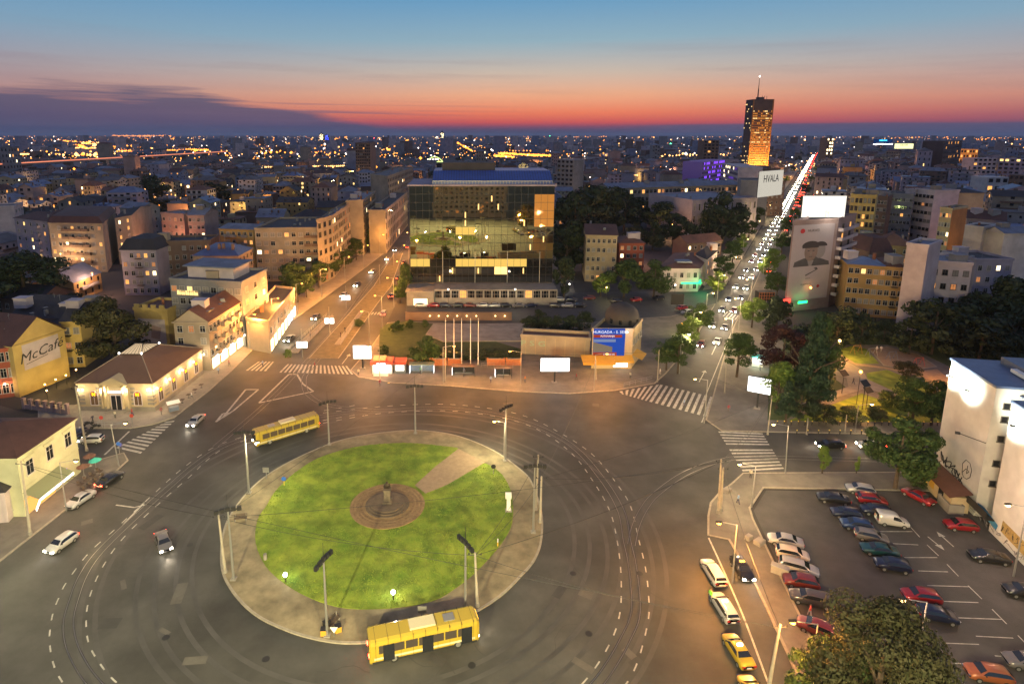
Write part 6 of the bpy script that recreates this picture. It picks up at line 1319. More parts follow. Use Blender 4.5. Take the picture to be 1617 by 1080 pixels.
railing('steel pedestrian railing along the kerb of the restaurant forecourt', (152, 675), (206, 675)); railing('railing along the left tram platform', (470, 558), (526, 502), .22); railing('railing along the right tram platform', (539, 545), (575, 495), .22); railing('railing behind the left tram platform', (455, 556), (517, 500), .22); railing('low railing in front of the flagpoles', (760, 580), (820, 581)); railing('railing at the plaza corner by the avenue crossing', (985, 612), (1030, 601))
# overhead tram wires (thin, between real poles)
def wires():
    root = empty('overhead_wires', (0, 0, 0), 0, 'dark overhead tram wires strung across the square between the poles', 'wires'); pr = [(1, 4), (4, 3), (5, 4), (0, 1), (5, 3), (7, 5), (4, 7), (1, 0), (8, 5), (3, 8), (10, 1), (11, 3), (12, 8), (1, 5), (4, 2), (0, 7), (10, 11), (8, 6), (4, 5), (10, 12)]
    for a, c in pr:
        A, B_ = Vector(WP[a]) - Vector((0, 0, .4)), Vector(WP[c]) - Vector((0, 0, .4)); b = MB(); prev = A; n = 8
        for k in range(1, n + 1): t = k / n; q = A.lerp(B_, t) - Vector((0, 0, 4 * t * (1 - t) * .9)); b.tube(prev, q, .03, n=4, caps=False); prev = q
        b.build('wire', M['darkmetal'], root)
wires()

# ================================================================== BILLBOARDS, SHELTERS, KIOSKS
def post_board(label, x0, x1, yt, yb, base, ang=0.0, m=None, lit=True, txt=None):
    """double face billboard on one leg; pixel box on its own distance"""
    g = P(*base); h1 = CH - g.y * (FP * ST + (yt - CY) * CT) / (FP * CT - (yt - CY) * ST); h0 = CH - g.y * (FP * ST + (yb - CY) * CT) / (FP * CT - (yb - CY) * ST)
    dd = g.y * CT + (CH - (h0 + h1) / 2) * ST; w = (x1 - x0) / FP * dd / max(.5, cos(ang)); xc = ((x0 + x1) / 2 - CX) / FP * dd
    root = empty('billboard', (xc, g.y, 0), ang, label, 'billboard'); b = MB(); b.box(-.18, .18, .05, .35, -.02, h0 + .05); b.build('leg', M['darkmetal'], root)
    b = MB(); b.box(-w / 2, w / 2, 0, .4, h0, h1); b.build('case', M['darkmetal'], root); b = MB(); b.quad([(-w / 2 + .1, -.02, h0 + .1), (w / 2 - .1, -.02, h0 + .1), (w / 2 - .1, -.02, h1 - .1), (-w / 2 + .1, -.02, h1 - .1)]); b.build('screen', m or GL['screen'], root)
    b = MB(); b.box(-.6, .6, -.3, .7, -.02, .3); b.build('foot', M['concrete'], root)
    if lit: lq = lamp((0, 0, 0), 420, (1, .95, .9), 1.2); lq.parent = root; lq.location = (0, -1.3, (h0 + h1) / 2)
    return root
post_board('blank glowing white billboard left of the red kiosk', 557, 587, 545, 567, (570, 583)); post_board('blank glowing white billboard in the middle of the plaza', 853, 900, 565, 587, (867, 605))
post_board('tilted pale screen billboard at the right edge of the avenue mouth', 1184, 1214, 596, 621, (1196, 646), -.5); post_board('unlit dark billboard near the service road trees', 1060, 1080, 464, 481, (1066, 490), 0, M['black'], False)
lm_ = [(-.5, .7, .2), (-.1, -.3, .55)]
def shelter(label, x0, x1, yb, yt, glassy=True, ads=True):
    a, c = P(x0, yb, .12), P(x1, yb, .12); L = c.x - a.x; h = 2.5; root = empty('bus_shelter', (a.x, a.y, .12), 0, label, 'bus shelter', 'bus shelters on the plaza')
    b = MB(); b.box(-.1, L + .1, -.2, 1.5, h, h + .12); b.build('roof', M['greenaw'] if glassy else WALL['brown'], root)
    for x in (0, L / 2, L):
        for y in (0, 1.4): b = MB(); b.box(-.05, .05, -.05, .05, 0, h); link('post', b.mesh('post', [M['darkmetal'] if not glassy else M['metal']]), root, (x, y, 0))
    b = MB(); b.box(.15, L - .15, 1.36, 1.4, .4, 2.2); b.build('back_panel', M['tin'] if glassy else M['darkglass'], root); b = MB(); b.box(.6, L - .6, .9, 1.25, .42, .5); b.build('seat', M['metal'], root)
    if ads:
        for x in ads: b = MB(); b.box(-.06, .06, -.1, 1.3, .4, 2.2); link('ad_panel', b.mesh('ad_panel', [GL['screen']]), root, (x * L, 0, 0)); 
        lq = lamp((0, 0, 0), 110, (.95, 1, .9), .4); lq.parent = root; lq.location = (L / 2, -.6, 1.8)
shelter('left green glass bus shelter with glowing side panels', 647, 685, 592, 577, True, (0, 1)); shelter('middle brown framed bus shelter with one glowing side panel', 714, 750, 595, 578, False, (0,)); shelter('right brown framed bus shelter, nearly empty', 782, 808, 598, 583, False, (0,))
ki = empty('kiosk', (*P(588, 591), .12), 0, 'red and white lit newspaper kiosk beside the blank billboard', 'kiosk'); L = P(640, 591).x - P(588, 591).x
b = MB(); b.box(0, L * .6, 0, 3, 0, 2.5); b.build('booth', M['white'], ki); b = MB(); b.box(-.3, L * .63, -.9, 3.2, 2.5, 3.1); b.build('roof', M['redplastic'], ki); b = MB(); b.box(.3, L * .56, -.06, 0, .7, 2.2); b.build('window', GL['strip'], ki); b = MB(); b.box(L * .15, L * .42, -1.0, -.9, 2.55, 3.0); b.build('sign', GL['screen'], ki)
b = MB(); b.box(L * .66, L, .5, 3.4, 0, 2.2); b.build('side_booth', M['metal'], ki); b = MB(); b.box(L * .64, L * 1.02, .2, 3.6, 2.2, 2.7); b.build('roof', M['redplastic'], ki); b = MB(); b.box(L * .7, L * .96, .44, .5, .6, 1.9); b.build('window', GL['screen'], ki); b = MB(); b.box(.5, L * .5, -1.4, -.9, 0, .8); b.build('counter', M['white'], ki); b = MB(); b.box(.2, L * .4, .4, 2.6, 3.1, 3.6); b.build('roof_box', WALL['cream'], ki)
lq = lamp((0, 0, 0), 380, (1, .8, .7), .4); lq.parent = ki; lq.location = (L * .35, -1.5, 2.2)
# orange brick fence panels behind the shelters
for i, (x0, x1) in enumerate([(637, 658), (661, 680), (683, 704), (708, 727), (770, 796), (800, 822)]):
    a, c = P(x0, 578), P(x1, 577); root = empty('fence', (a.x, a.y, .1), 0, 'orange brick fence panel behind the shelters, ' + ordinal(i + 1) + ' from the left', 'fence', 'orange brick fence panels'); L_ = c.x - a.x; b = MB(); b.box(0, L_, 0, .25, 0, 1.7); b.build('panel', M['brickwall'], root); b = MB(); b.box(-.05, L_ + .05, -.04, .3, 1.7, 1.82); b.build('coping', M['concrete'], root)
    for x in (0, L_): b = MB(); b.box(-.18, .18, -.08, .33, 0, 1.95); link('pier', b.mesh('pier', [M['brickwall']]), root, (x, 0, 0))
# restaurant terrace fence + parasols + lamps
a, c = P(38, 646), P(106, 655); root = empty('terrace_fence', (a.x, a.y, .1), atan2(c.y - a.y, c.x - a.x), 'red stone terrace fence with square piers left of the restaurant', 'fence'); L_ = (c - a).length; b = MB(); b.box(0, L_, 0, .3, 0, .9); b.build('fence_base', WALL['pink'], root)
for k in range(7): b = MB(); b.box(-.3, .3, -.1, .45, 0, 2.1); b.box(-.36, .36, -.16, .5, 2.1, 2.25); link('pier', b.mesh('pier', [WALL['pink']]), root, (L_ * k / 6, 0, 0))
for k in range(6): b = MB(); b.box(0, L_ / 6, .1, .16, 1.3, 1.4); b.box(0, L_ / 6, .1, .16, 1.7, 1.8); link('rail', b.mesh('rail', [M['darkmetal']]), root, (L_ * k / 6, 0, 0))
for i, (x, y) in enumerate([(73, 612), (90, 604), (106, 597), (122, 588), (76, 622)]): globe_lamp('small yellow garden lamp on the terrace left of the restaurant, ' + ordinal(i + 1) + ' from the left' if i < 4 else 'yellow garden lamp nearest the terrace fence', (x, y + 10), y, 'warm', 230, (1, .6, .15), r=.17)
wall_l = lamp((P(90, 640).x, P(90, 640).y, 4.5), 1500, (1, .66, .22), .5)
# cafe terrace by the cream house
def parasol(label, px, py, m, r=1.0, h=2.3):
    p = P(px, py, .12); root = empty('parasol', (p.x, p.y, .12), 0, label, 'parasol'); b = MB(); b.tube((0, 0, 0), (0, 0, h), .04, n=6); b.build('pole', M['metal'], root); b = MB(); n = 8
    for i in range(n): a0, a1 = 2 * pi * i / n, 2 * pi * (i + 1) / n; b.quad([(r * cos(a0), r * sin(a0), h - .55), (r * cos(a1), r * sin(a1), h - .55), (0, 0, h)])
    b.build('canopy', m, root); b = MB(); b.lathe([(.3, 0), (.3, .1), (.05, .12)], 10); b.build('foot', M['concrete'], root)
M['par1'] = mat('teal_cloth', (.04, .35, .3), .9); M['par2'] = mat('brown_cloth', (.14, .07, .05), .9)
parasol('teal parasol at the corner of the cafe terrace', 152, 742, M['par1']); parasol('brown parasol against the cream house', 133, 752, M['par2']); parasol('second brown parasol on the cafe terrace', 143, 735, M['par2'])
def table_set(label, px, py, m='bark'):
    p = P(px, py, .12); root = empty('cafe_table', (p.x, p.y, .12), 0, label, 'table'); b = MB(); b.box(-.4, .4, -.4, .4, .7, .75); b.build('tabletop', M[m], root); b = MB(); b.tube((0, 0, 0), (0, 0, .7), .04, n=6); b.lathe([(.25, 0), (.22, .04), (.05, .05)], 8); b.build('stand', M['darkmetal'], root)
def chair(label, px, py, rz, g):
    p = P(px, py, .12); root = empty('cafe_chair', (p.x, p.y, .12), rz, label, 'chair', g); b = MB(); b.box(-.22, .22, -.22, .22, .42, .46); b.build('seat', M['bark'], root); b = MB(); b.box(-.22, .22, .2, .24, .46, .9); b.build('backrest', M['bark'], root)
    for x in (-.19, .19):
        for y in (-.19, .19): b = MB(); b.box(-.02, .02, -.02, .02, 0, .42); link('leg', b.mesh('leg', [M['darkmetal']]), root, (x, y, 0))
for i, (x, y) in enumerate([(138, 764), (147, 757), (128, 771), (158, 750)]):
    table_set(['cafe table under the brown parasol', 'cafe table between the two parasols', 'cafe table nearest the cream house door', 'cafe table beside the teal parasol'][i], x, y)
    w_ = ['under the brown parasol', 'between the two parasols', 'nearest the cream house door', 'beside the teal parasol'][i]; chair('cafe chair on the near side of the table ' + w_, x + 3, y + 6, 0, 'cafe chairs'); chair('cafe chair on the far side of the table ' + w_, x - 3, y - 5, pi, 'cafe chairs')
for i, (x, y) in enumerate([(288, 636), (298, 628), (308, 620), (318, 612)]): table_set('pavement table along the restaurant side wall, ' + ordinal(i + 1) + ' from the front corner', x, y)
for i, (x, y) in enumerate([(922, 576), (934, 577), (946, 577), (958, 577)]): table_set('cafe table under the yellow awning, ' + ordinal(i + 1) + ' from the left', x, y)
# small stall by the restaurant corner
p = P(275, 650, .12); root = empty('stall', (p.x, p.y, .12), .6, 'small white topped vendor stall by the restaurant side wall', 'stall'); b = MB(); b.box(-.9, .9, -.5, .5, .3, 1.1); b.build('counter', M['tin'], root); b = MB(); b.box(-1.2, 1.2, -.9, .9, 2.0, 2.1); b.build('canopy', M['white'], root)
for x in (-.85, .85): b = MB(); b.tube((0, 0, 0), (0, 0, 2.0), .04, n=6); link('post', b.mesh('post', [M['metal']]), root, (x, 0, 0))
# motorcycles outside restaurant
def moto(label, px, py, rz):
    p = P(px, py, .12); root = empty('motorcycle', (p.x, p.y, .12), rz, label, 'motorcycle')
    for x in (-.65, .65): b = MB(); b.tube((0, -.06, .3), (0, .06, .3), .3, n=14); link('wheel', b.mesh('wheel', [M['black']]), root, (x, 0, 0))
    b = MB(); b.box(-.45, .35, -.13, .13, .35, .75); b.build('engine', M['darkmetal'], root); b = MB(); b.box(-.6, .05, -.14, .14, .76, .88); b.build('saddle', M['black'], root); b = MB(); b.tube((.45, -.35, 1.0), (.45, .35, 1.0), .025, n=5); b.tube((.65, 0, .3), (.42, 0, 1.0), .04, n=5); b.build('handlebar', M['metal'], root)
moto('dark motorcycle left of another on the restaurant forecourt', 139, 672, .8); moto('dark motorcycle nearer the kerb on the restaurant forecourt', 151, 676, .9)
# solar boards in the park
for i, (x, y, t, lb) in enumerate([(1361, 648, 606, 'dark tilted board on a post in the park, the left of two close together'), (1367, 648, 616, 'dark tilted board on a post in the park, the right of two close together'), (1329, 622, 590, 'dark tilted board alone on a thin post in the park')]):
    p = P(x, y); h = HT(x, y, t); root = empty('solar_board', (p.x, p.y, .1), .4, lb, 'solar panel'); b = MB(); b.tube((0, 0, 0), (0, 0, h), .07, n=6); b.build('post', M['darkmetal'], root); b = MB(); b.box(-.95, .95, -.75, .75, -.04, .04); o = b.build('panel', M['black'], root, (0, 0, h)); o.rotation_euler = (.7, 0, 0)
    b = MB(); b.box(-.98, .98, -.78, -.74, -.05, .06); b.box(-.98, .98, .74, .78, -.05, .06); o = b.build('panel_frame', M['metal'], root, (0, 0, h)); o.rotation_euler = (.7, 0, 0)
# playground frames
for i, (x, y, m_) in enumerate([(1352, 558, 'yellowaw'), (1376, 562, 'metal'), (1408, 568, 'tin'), (1450, 578, 'redplastic')]):
    p = P(x, y, .15); root = empty('play_frame', (p.x, p.y, .15), .3, ['yellow swing frame in the playground', 'grey climbing frame in the playground', 'blue play frame in the playground', 'red play frame at the playground end'][i], 'play equipment')
    for s in (-1.2, 1.2): b = MB(); b.tube((0, -.7, 0), (0, 0, 2.1), .05, n=6); b.tube((0, .7, 0), (0, 0, 2.1), .05, n=6); link('frame_leg', b.mesh('frame_leg', [M[m_]]), root, (s, 0, 0))
    b = MB(); b.tube((-1.3, 0, 2.1), (1.3, 0, 2.1), .05, n=6); b.build('top_bar', M[m_], root)
    for s in (-.5, .5): b = MB(); b.box(-.2, .2, -.1, .1, 0, .04); b.tube((-.18, 0, 0), (-.18, 0, 1.6), .01, n=3); b.tube((.18, 0, 0), (.18, 0, 1.6), .01, n=3); link('swing', b.mesh('swing', [M['black']]), root, (s, 0, .5))
k_ = empty('kiosk', (*P(1198, 476), .12), 0, 'dark brown lattice kiosk on the avenue pavement left of the phone poster', 'kiosk'); L_ = P(1222, 476).x - P(1198, 476).x
b = MB(); b.box(0, L_, 0, 3, 0, 3.0); b.build('booth', M['black'], k_)
for k in range(7): b = MB(); b.box(-.06, .06, -.08, 0, 0, 3.0); link('lattice_bar', b.mesh('lattice_bar', [M['brickwall']]), k_, (L_ * k / 6, 0, 0))
for k in range(3): b = MB(); b.box(0, L_, -.1, -.08, 0, .12); link('lattice_rail', b.mesh('lattice_rail', [M['brickwall']]), k_, (0, 0, .8 + k * 1.0))
k_ = empty('flower_stall', (*P(1196, 578), .12), -.5, 'white and green lit stall under the trees of the right pavement', 'stall'); b = MB(); b.box(-1.2, 1.2, -.8, .8, 0, 2.2); b.build('booth', M['white'], k_); b = MB(); b.box(-1.0, 1.0, -.86, -.8, .8, 1.9); b.build('window', GL['screen'], k_); b = MB(); b.box(-1.4, 1.4, -1.1, .9, 2.2, 2.5); b.build('roof', M['teal'], k_); lq = lamp((0, 0, 0), 500, (.7, 1, .75), .5); lq.parent = k_; lq.location = (0, -1.6, 2.0)

# ================================================================== VEHICLES
def lerp(a, b, t): return a + (b - a) * t
def car_meshes(kind):
    #  x, half width, z sill, z belt, z top, half width top   (front at +x)
    S = {'sedan': [(-2.2, .62, .38, .78, .84, .5), (-2.12, .8, .28, .88, .98, .66), (-1.6, .86, .24, .93, 1.03, .72), (-1.35, .87, .24, .95, 1.06, .74), (-.75, .87, .24, .96, 1.38, .60), (.1, .88, .24, .96, 1.43, .60), (.55, .88, .24, .95, 1.36, .60), (1.2, .87, .24, .93, 1.0, .72), (1.7, .86, .24, .86, .93, .70), (2.1, .78, .28, .72, .80, .6), (2.22, .6, .36, .6, .66, .45)],
         'hatch': [(-1.98, .66, .38, .85, .95, .55), (-1.92, .82, .28, .95, 1.1, .68), (-1.55, .86, .24, .98, 1.36, .62), (-1.2, .87, .24, .98, 1.46, .61), (.1, .87, .24, .97, 1.5, .61), (.45, .87, .24, .96, 1.42, .61), (1.1, .86, .24, .95, 1.03, .7), (1.6, .85, .24, .88, .95, .68), (1.92, .76, .28, .74, .82, .58), (2.0, .6, .36, .62, .68, .45)],
         'wagon': [(-2.3, .7, .38, .9, 1.0, .6), (-2.24, .83, .28, .98, 1.15, .68), (-1.95, .87, .24, 1.0, 1.4, .64), (-1.5, .88, .24, 1.0, 1.48, .62), (.0, .88, .24, .98, 1.5, .62), (.5, .88, .24, .97, 1.42, .61), (1.2, .87, .24, .95, 1.03, .72), (1.75, .86, .24, .88, .95, .7), (2.15, .78, .28, .74, .82, .6), (2.26, .6, .36, .62, .68, .45)],
         'van': [(-2.0, .78, .36, 1.1, 1.72, .68), (-1.95, .84, .28, 1.15, 1.84, .74), (-1.5, .86, .26, 1.15, 1.86, .76), (-.2, .86, .26, 1.12, 1.86, .75), (.35, .86, .26, 1.05, 1.78, .68), (.62, .86, .26, 1.03, 1.62, .64), (1.15, .85, .26, 1.0, 1.08, .7), (1.6, .84, .26, .92, .98, .66), (1.95, .76, .3, .76, .82, .56), (2.05, .6, .38, .64, .7, .45)]}[kind]
    gi = {'sedan': (3, 4, 6, 7), 'hatch': (1, 2, 5, 6), 'wagon': (1, 2, 5, 6), 'van': (0, 0, 5, 6)}[kind]
    b = MB(); rings = []
    for (x, w, zs, zb, zt, wt) in S:
        half = [(w * .82, zs), (w, zs + .12), (w * 1.0, (zs + zb) / 2), (w * .965, zb), (wt, zt - .03 if zt - zb > .2 else zt - .01), (wt * .55, zt + .012)]
        ring = [(x, y, z) for y, z in half] + [(x, -y, z) for y, z in reversed(half)]; rings.append(len(b.v)); b.v += ring
    n = 12
    for i in range(len(S) - 1):
        for k in range(n):
            j = (k + 1) % n; b.f.append((rings[i] + k, rings[i] + j, rings[i + 1] + j, rings[i + 1] + k)); b.m.append(0)
    b.f.append(tuple(rings[0] + k for k in range(n))); b.m.append(0); b.f.append(tuple(rings[-1] + k for k in reversed(range(n)))); b.m.append(0)
    body = b.mesh('body', [M['white']]); 
    # bevel-like smoothing: smooth everything but keep the glass line crisp through separate glass pieces
    body.polygons.foreach_set('use_smooth', [True] * len(body.polygons)); out = {'body': body}
    def gl_strip(i0, i1, name):
        g = MB()
        for i in range(i0, i1):
            (x0, w0, _, b0, t0, a0), (x1, w1, _, b1, t1, a1) = S[i], S[i + 1]; e = .014
            f = lambda x, w, zb, zt, wt: ((x, lerp(w * .965, wt, .10) + e, lerp(zb, zt, .12)), (x, lerp(w * .965, wt, .86) + e, lerp(zb, zt, .80)))
            p, q = f(x0, w0, b0, t0, a0), f(x1, w1, b1, t1, a1); g.quad([p[0], q[0], q[1], p[1]])
        return g
    cab = [i for i in range(len(S)) if S[i][4] - S[i][3] > .3]
    i0, i1 = cab[0], cab[-1]
    if kind == 'van': i0 = cab[-3]
    g = gl_strip(i0, i1, 'side')
    for (a_, c_) in ((i0, i0 - 1), (i1, i1 + 1)):         # triangular ends
        if kind == 'van' and c_ < i0: continue
        if 0 <= c_ < len(S):
            (x0, w0, _, b0, t0, a0), (x1, w1, _, b1, t1, a1) = S[a_], S[c_]; e = .014
            g.quad([(x0, lerp(w0 * .965, a0, .1) + e, lerp(b0, t0, .12)), (lerp(x0, x1, .75), lerp(w0, w1, .75) * .95 + e, lerp(b0, b1, .75) + .06), (x0, lerp(w0 * .965, a0, .86) + e, lerp(b0, t0, .8))])
    out['side_glass'] = g.mesh('side_window', [M['glass']])
    g2 = MB(); g2.v = [(x, -y, z) for x, y, z in g.v]; g2.f = [tuple(reversed(f)) for f in g.f]; g2.m = g.m[:]; out['side_glass2'] = g2.mesh('side_window', [M['glass']])
    (x0, w0, _, b0, t0, a0), (x1, w1, _, b1, t1, a1) = S[i1], S[i1 + 1]; g = MB(); e = .02
    def wsc(x0, t0, a0, x1, t1, a1):
        sx = .02 if x1 > x0 else -.02
        return [(lerp(x0, x1, .06) + sx, -a0 * .93, lerp(t0, t1, .06) + .02), (lerp(x0, x1, .06) + sx, a0 * .93, lerp(t0, t1, .06) + .02), (lerp(x0, x1, .93) + sx, lerp(a0, a1, .93) * 1.0, lerp(t0, t1, .93) + .02), (lerp(x0, x1, .93) + sx, -lerp(a0, a1, .93) * 1.0, lerp(t0, t1, .93) + .02)]
    g.quad(wsc(x0, t0, a0, x1, t1, a1)); out['windscreen'] = g.mesh('windscreen', [M['glass']])
    (x0, w0, _, b0, t0, a0), (x1, w1, _, b1, t1, a1) = S[cab[0]], S[max(0, cab[0] - 1)]; g = MB()
    if kind == 'van':
        for s in (-.38, .38): g.box(-2.03, -2.0, s - .26, s + .26, 1.18, 1.6)
    else: g.quad(wsc(x0, t0, a0, x1, t1, a1))
    out['rear_window'] = g.mesh('rear_window', [M['glass']])
    g = MB(); g.tube((0, -.1, 0), (0, .1, 0), .31, n=16); out['tyre'] = g.mesh('tyre', [M['black']]); g = MB(); g.tube((0, -.105, 0), (0, .105, 0), .19, n=10); out['rim'] = g.mesh('rim', [M['metal']])
    g = MB(); g.obox((0, 0, 0), .12, .34, .15, 0); out['headlight'] = g.mesh('headlight', [M['chrome']]); out['taillight'] = g.mesh('taillight', [M['redlens']])
    g = MB(); g.box(-.02, .02, -.26, .26, 0, .12); out['plate'] = g.mesh('number_plate', [M['white']])
    g = MB(); g.obox((0, 0, 0), .1, .16, .12, 0); out['mirror'] = g.mesh('wing_mirror', [M['black']])
    out['S'] = S; return out
M['redlens'] = mat('red_lens', (.35, .01, .01), .3)
CM = {k: car_meshes(k) for k in ('sedan', 'hatch', 'wagon', 'van')}
PAINT = {}
def paint(c):
    if c not in PAINT: PAINT[c] = mat('car_paint', c, .28, metal=.25, coat=.8)
    return PAINT[c]
COLS = {'silver': (.33, .33, .34), 'white': (.5, .49, .47), 'black': (.012, .012, .014), 'red': (.24, .01, .014), 'darkred': (.14, .02, .015), 'navy': (.010, .014, .04), 'blue': (.012, .035, .12), 'teal': (.006, .05, .062), 'grey': (.14, .13, .13), 'yellow': (.5, .33, .02), 'orange': (.3, .09, .03), 'peach': (.6, .5, .4), 'darkgrey': (.06, .055, .055), 'brown': (.1, .07, .05)}
def car(label, kind, colr, rear, front=None, ang=None, on=None, group=None, taxi=False, z0=0.0, world=None, cat='car', light=False, simple=False):
    if world: (x, y), a = world, ang
    else:
        A, B_ = P(*rear, .6), P(*front, .6); d = B_ - A; a = atan2(d.y, d.x); c = (A + B_) / 2; x, y = c
    m = CM[kind]; root = empty('van' if kind == 'van' else 'parked_car' if not on else 'car', (x, y, z0), a, label, 'van' if kind == 'van' else cat, group)
    link('body', m['body'], root, mat=paint(COLS[colr]))
    L0, L1 = m['S'][0][0], m['S'][-1][0]
    if simple:
        for s in (-.6, .6):
            o = link('headlight' if 'h' in on else 'taillight', m['headlight'], root, (L1 + .02, s, .6) if 'h' in on else (L0 - .02, s, .7)); o.material_slots[0].link = 'OBJECT'; o.material_slots[0].material = GL['head' if 'h' in on else 'tail']; o.scale = (2, 1.4, 1.6)
        if light: lq = lamp((0, 0, 0), 900, (1, .82, .6), .3, spot=100, blend=.8); lq.parent = root; lq.location = (L1 + .2, 0, 1.2); lq.rotation_euler = (0, radians(-75), 0)
        return root
    link('side_window', m['side_glass'], root); link('side_window', m['side_glass2'], root); link('windscreen', m['windscreen'], root); link('rear_window', m['rear_window'], root)
    L0, L1 = m['S'][0][0], m['S'][-1][0]
    for wx in (L0 + .78, L1 - .82):
        for s in (-.79, .79): w = link('wheel', m['tyre'], root, (wx, s, .31)); link('rim', m['rim'], w)
    for s in (-.6, .6):
        h = link('headlight', m['headlight'], root, (L1 - .03, s, .56)); t = link('taillight', m['taillight'], root, (L0 + .03, s, .70 if kind != 'van' else .8)); link('wing_mirror', m['mirror'], root, (L1 - 1.3 if kind != 'van' else L1 - .95, s * 1.55, .98))
        if on and 'h' in on: h.material_slots[0].link = 'OBJECT'; h.material_slots[0].material = GL['head']; h.scale = (1.6, 1, 1)
        if on and 't' in on: t.material_slots[0].link = 'OBJECT'; t.material_slots[0].material = GL['tail']
    link('number_plate', m['plate'], root, (L0 - .0, 0, .55))
    if taxi: b = MB(); b.box(-.12, .12, -.3, .3, 0, .2); link('taxi_sign', b.mesh('taxi_sign', [GL['strip'] if taxi == 1 else GL['amber']]), root, (-.15, 0, 1.44))
    if light:
        lq = lamp((0, 0, 0), 420, (1, .82, .6), .15, spot=70, blend=.8); lq.parent = root; lq.location = (L1 + .1, 0, .7); lq.rotation_euler = (0, radians(-80), 0)
    return root
C = car
C('silver sedan parked at the left kerb in front of the cream house', 'sedan', 'silver', (148, 774), (106, 802)); C('black car ahead of the silver sedan at the left kerb, its tail lamps lit', 'sedan', 'black', (153, 769), (193, 744), on='t')
C('white car with glowing lamps waiting in the side street', 'hatch', 'white', (160, 693), (130, 694), on='h'); C('dark car behind the white one in the side street', 'hatch', 'navy', (128, 681), (112, 690))
C('white taxi wagon first in the rank, level with the black taxi', 'wagon', 'white', (1140, 925), (1113, 882), cat='taxi'); C('white taxi second in the rank with a lit roof sign', 'wagon', 'white', (1158, 982), (1129, 936), taxi=1, cat='taxi')
C('yellow taxi third in the rank behind the white ones', 'sedan', 'yellow', (1184, 1056), (1149, 1000), taxi=1, cat='taxi'); C('yellow taxi cut by the bottom edge, last in the rank', 'sedan', 'yellow', (1208, 1125), (1177, 1070), cat='taxi')
C('black taxi with a glowing yellow roof sign facing down the orange lit lane', 'hatch', 'black', (1160, 879), (1184, 917), on='h', taxi=2, cat='taxi', light=True)
row = [('silver sedan at the top of the left row of the car park', 'sedan', 'silver', (1265, 858), (1216, 848)), ('peach lit white hatchback, second down in the left row', 'hatch', 'peach', (1228, 869), (1275, 879)), ('silver wagon with a long roof, third down in the left row', 'wagon', 'silver', (1233, 888), (1291, 903)),
       ('small dark red hatchback, fourth down in the left row', 'hatch', 'darkred', (1289, 922), (1240, 913)), ('dark grey wagon at the bottom of the left row, before the big tree', 'wagon', 'darkgrey', (1311, 951), (1250, 937)), ('reddish car half hidden by the left edge of the big tree', 'hatch', 'darkred', (1312, 1000), (1268, 982)),
       ('black sedan at the far left of the back rows', 'sedan', 'black', (1341, 790), (1291, 783)), ('silver car at the back of the car park by the pavement', 'hatch', 'silver', (1380, 776), (1337, 769)), ('red hatchback behind the silver one in the back rows', 'hatch', 'red', (1352, 785), (1402, 792)),
       ('dark blue hatchback between the red hatchback and the white van', 'hatch', 'navy', (1406, 809), (1361, 802)), ('navy car below the black sedan in the back rows', 'hatch', 'navy', (1360, 814), (1314, 807)), ('blue hatchback left of the white van', 'hatch', 'blue', (1377, 832), (1328, 824)),
       ('white panel van among the dark cars', 'van', 'white', (1381, 818), (1437, 826)), ('grey and white hatchback under the white van', 'hatch', 'grey', (1356, 842), (1397, 851)), ('teal sedan, second from the bottom of the middle group', 'sedan', 'teal', (1419, 873), (1360, 863)),
       ('dark navy hatchback at the bottom of the middle group', 'hatch', 'navy', (1436, 896), (1383, 887)), ('red coupe parked beside the cream shed', 'sedan', 'red', (1468, 793), (1432, 774)), ('red hatchback parked against the white wall', 'hatch', 'red', (1546, 832), (1488, 826)),
       ('long black sedan parked against the white wall', 'sedan', 'black', (1597, 883), (1527, 874)), ('red hatchback standing alone in the lower middle', 'hatch', 'red', (1482, 944), (1427, 937)), ('dark blue car just below the red hatchback', 'hatch', 'navy', (1453, 965), (1508, 975)),
       ('black car cut by the right edge, upper of two', 'sedan', 'black', (1650, 938), (1590, 929)), ('orange lit car at the bottom right', 'hatch', 'orange', (1592, 1068), (1529, 1058)), ('dark car cut by the right edge, lower of two', 'hatch', 'grey', (1652, 1050), (1592, 1040)), ('dark wagon showing past the right side of the big tree', 'wagon', 'darkgrey', (1478, 1085), (1455, 1038))]
for lb, k, c, a, e in row: C(lb, k, c, a, e, group='cars in the car park')
rr = random.Random(12); cl = ['white', 'red', 'navy', 'black', 'darkred', 'white', 'silver', 'black', 'grey', 'navy', 'white', 'darkgrey', 'silver', 'black']
nm = {'white': 'white', 'red': 'red', 'navy': 'navy', 'black': 'black', 'darkred': 'dark red', 'silver': 'silver', 'grey': 'grey', 'darkgrey': 'dark grey', 'blue': 'blue', 'brown': 'brown', 'teal': 'teal'}
for i in range(14):
    x = 657 + i * 19.2; p = P(x + 8, 484.5, .1)
    if i in (10,): continue
    C(nm[cl[i]] + ' car in the front row before the glass office block, ' + ordinal(i + 1) + ' from the left', rr.choice(('sedan', 'hatch')), cl[i], None, ang=rr.choice((pi, 0)) + rr.uniform(-.12, .12), world=(p.x, p.y), group='cars in the office forecourt', z0=.004)
cl2 = ['darkred', 'grey', 'black', 'silver', 'darkred', 'white', 'navy', 'silver', 'black', 'grey', 'white', 'navy']
for i in range(12):
    x = 668 + i * 20.5; p = P(x + 8, 475, .1)
    if i in (3,): continue
    C(nm[cl2[i]] + ' car parked against the office podium, ' + ordinal(i + 1) + ' from the left', rr.choice(('sedan', 'hatch', 'wagon')), cl2[i], None, ang=rr.choice((pi, 0)) + rr.uniform(-.1, .1), world=(p.x, p.y), group='cars in the office forecourt, rear row', z0=.004)
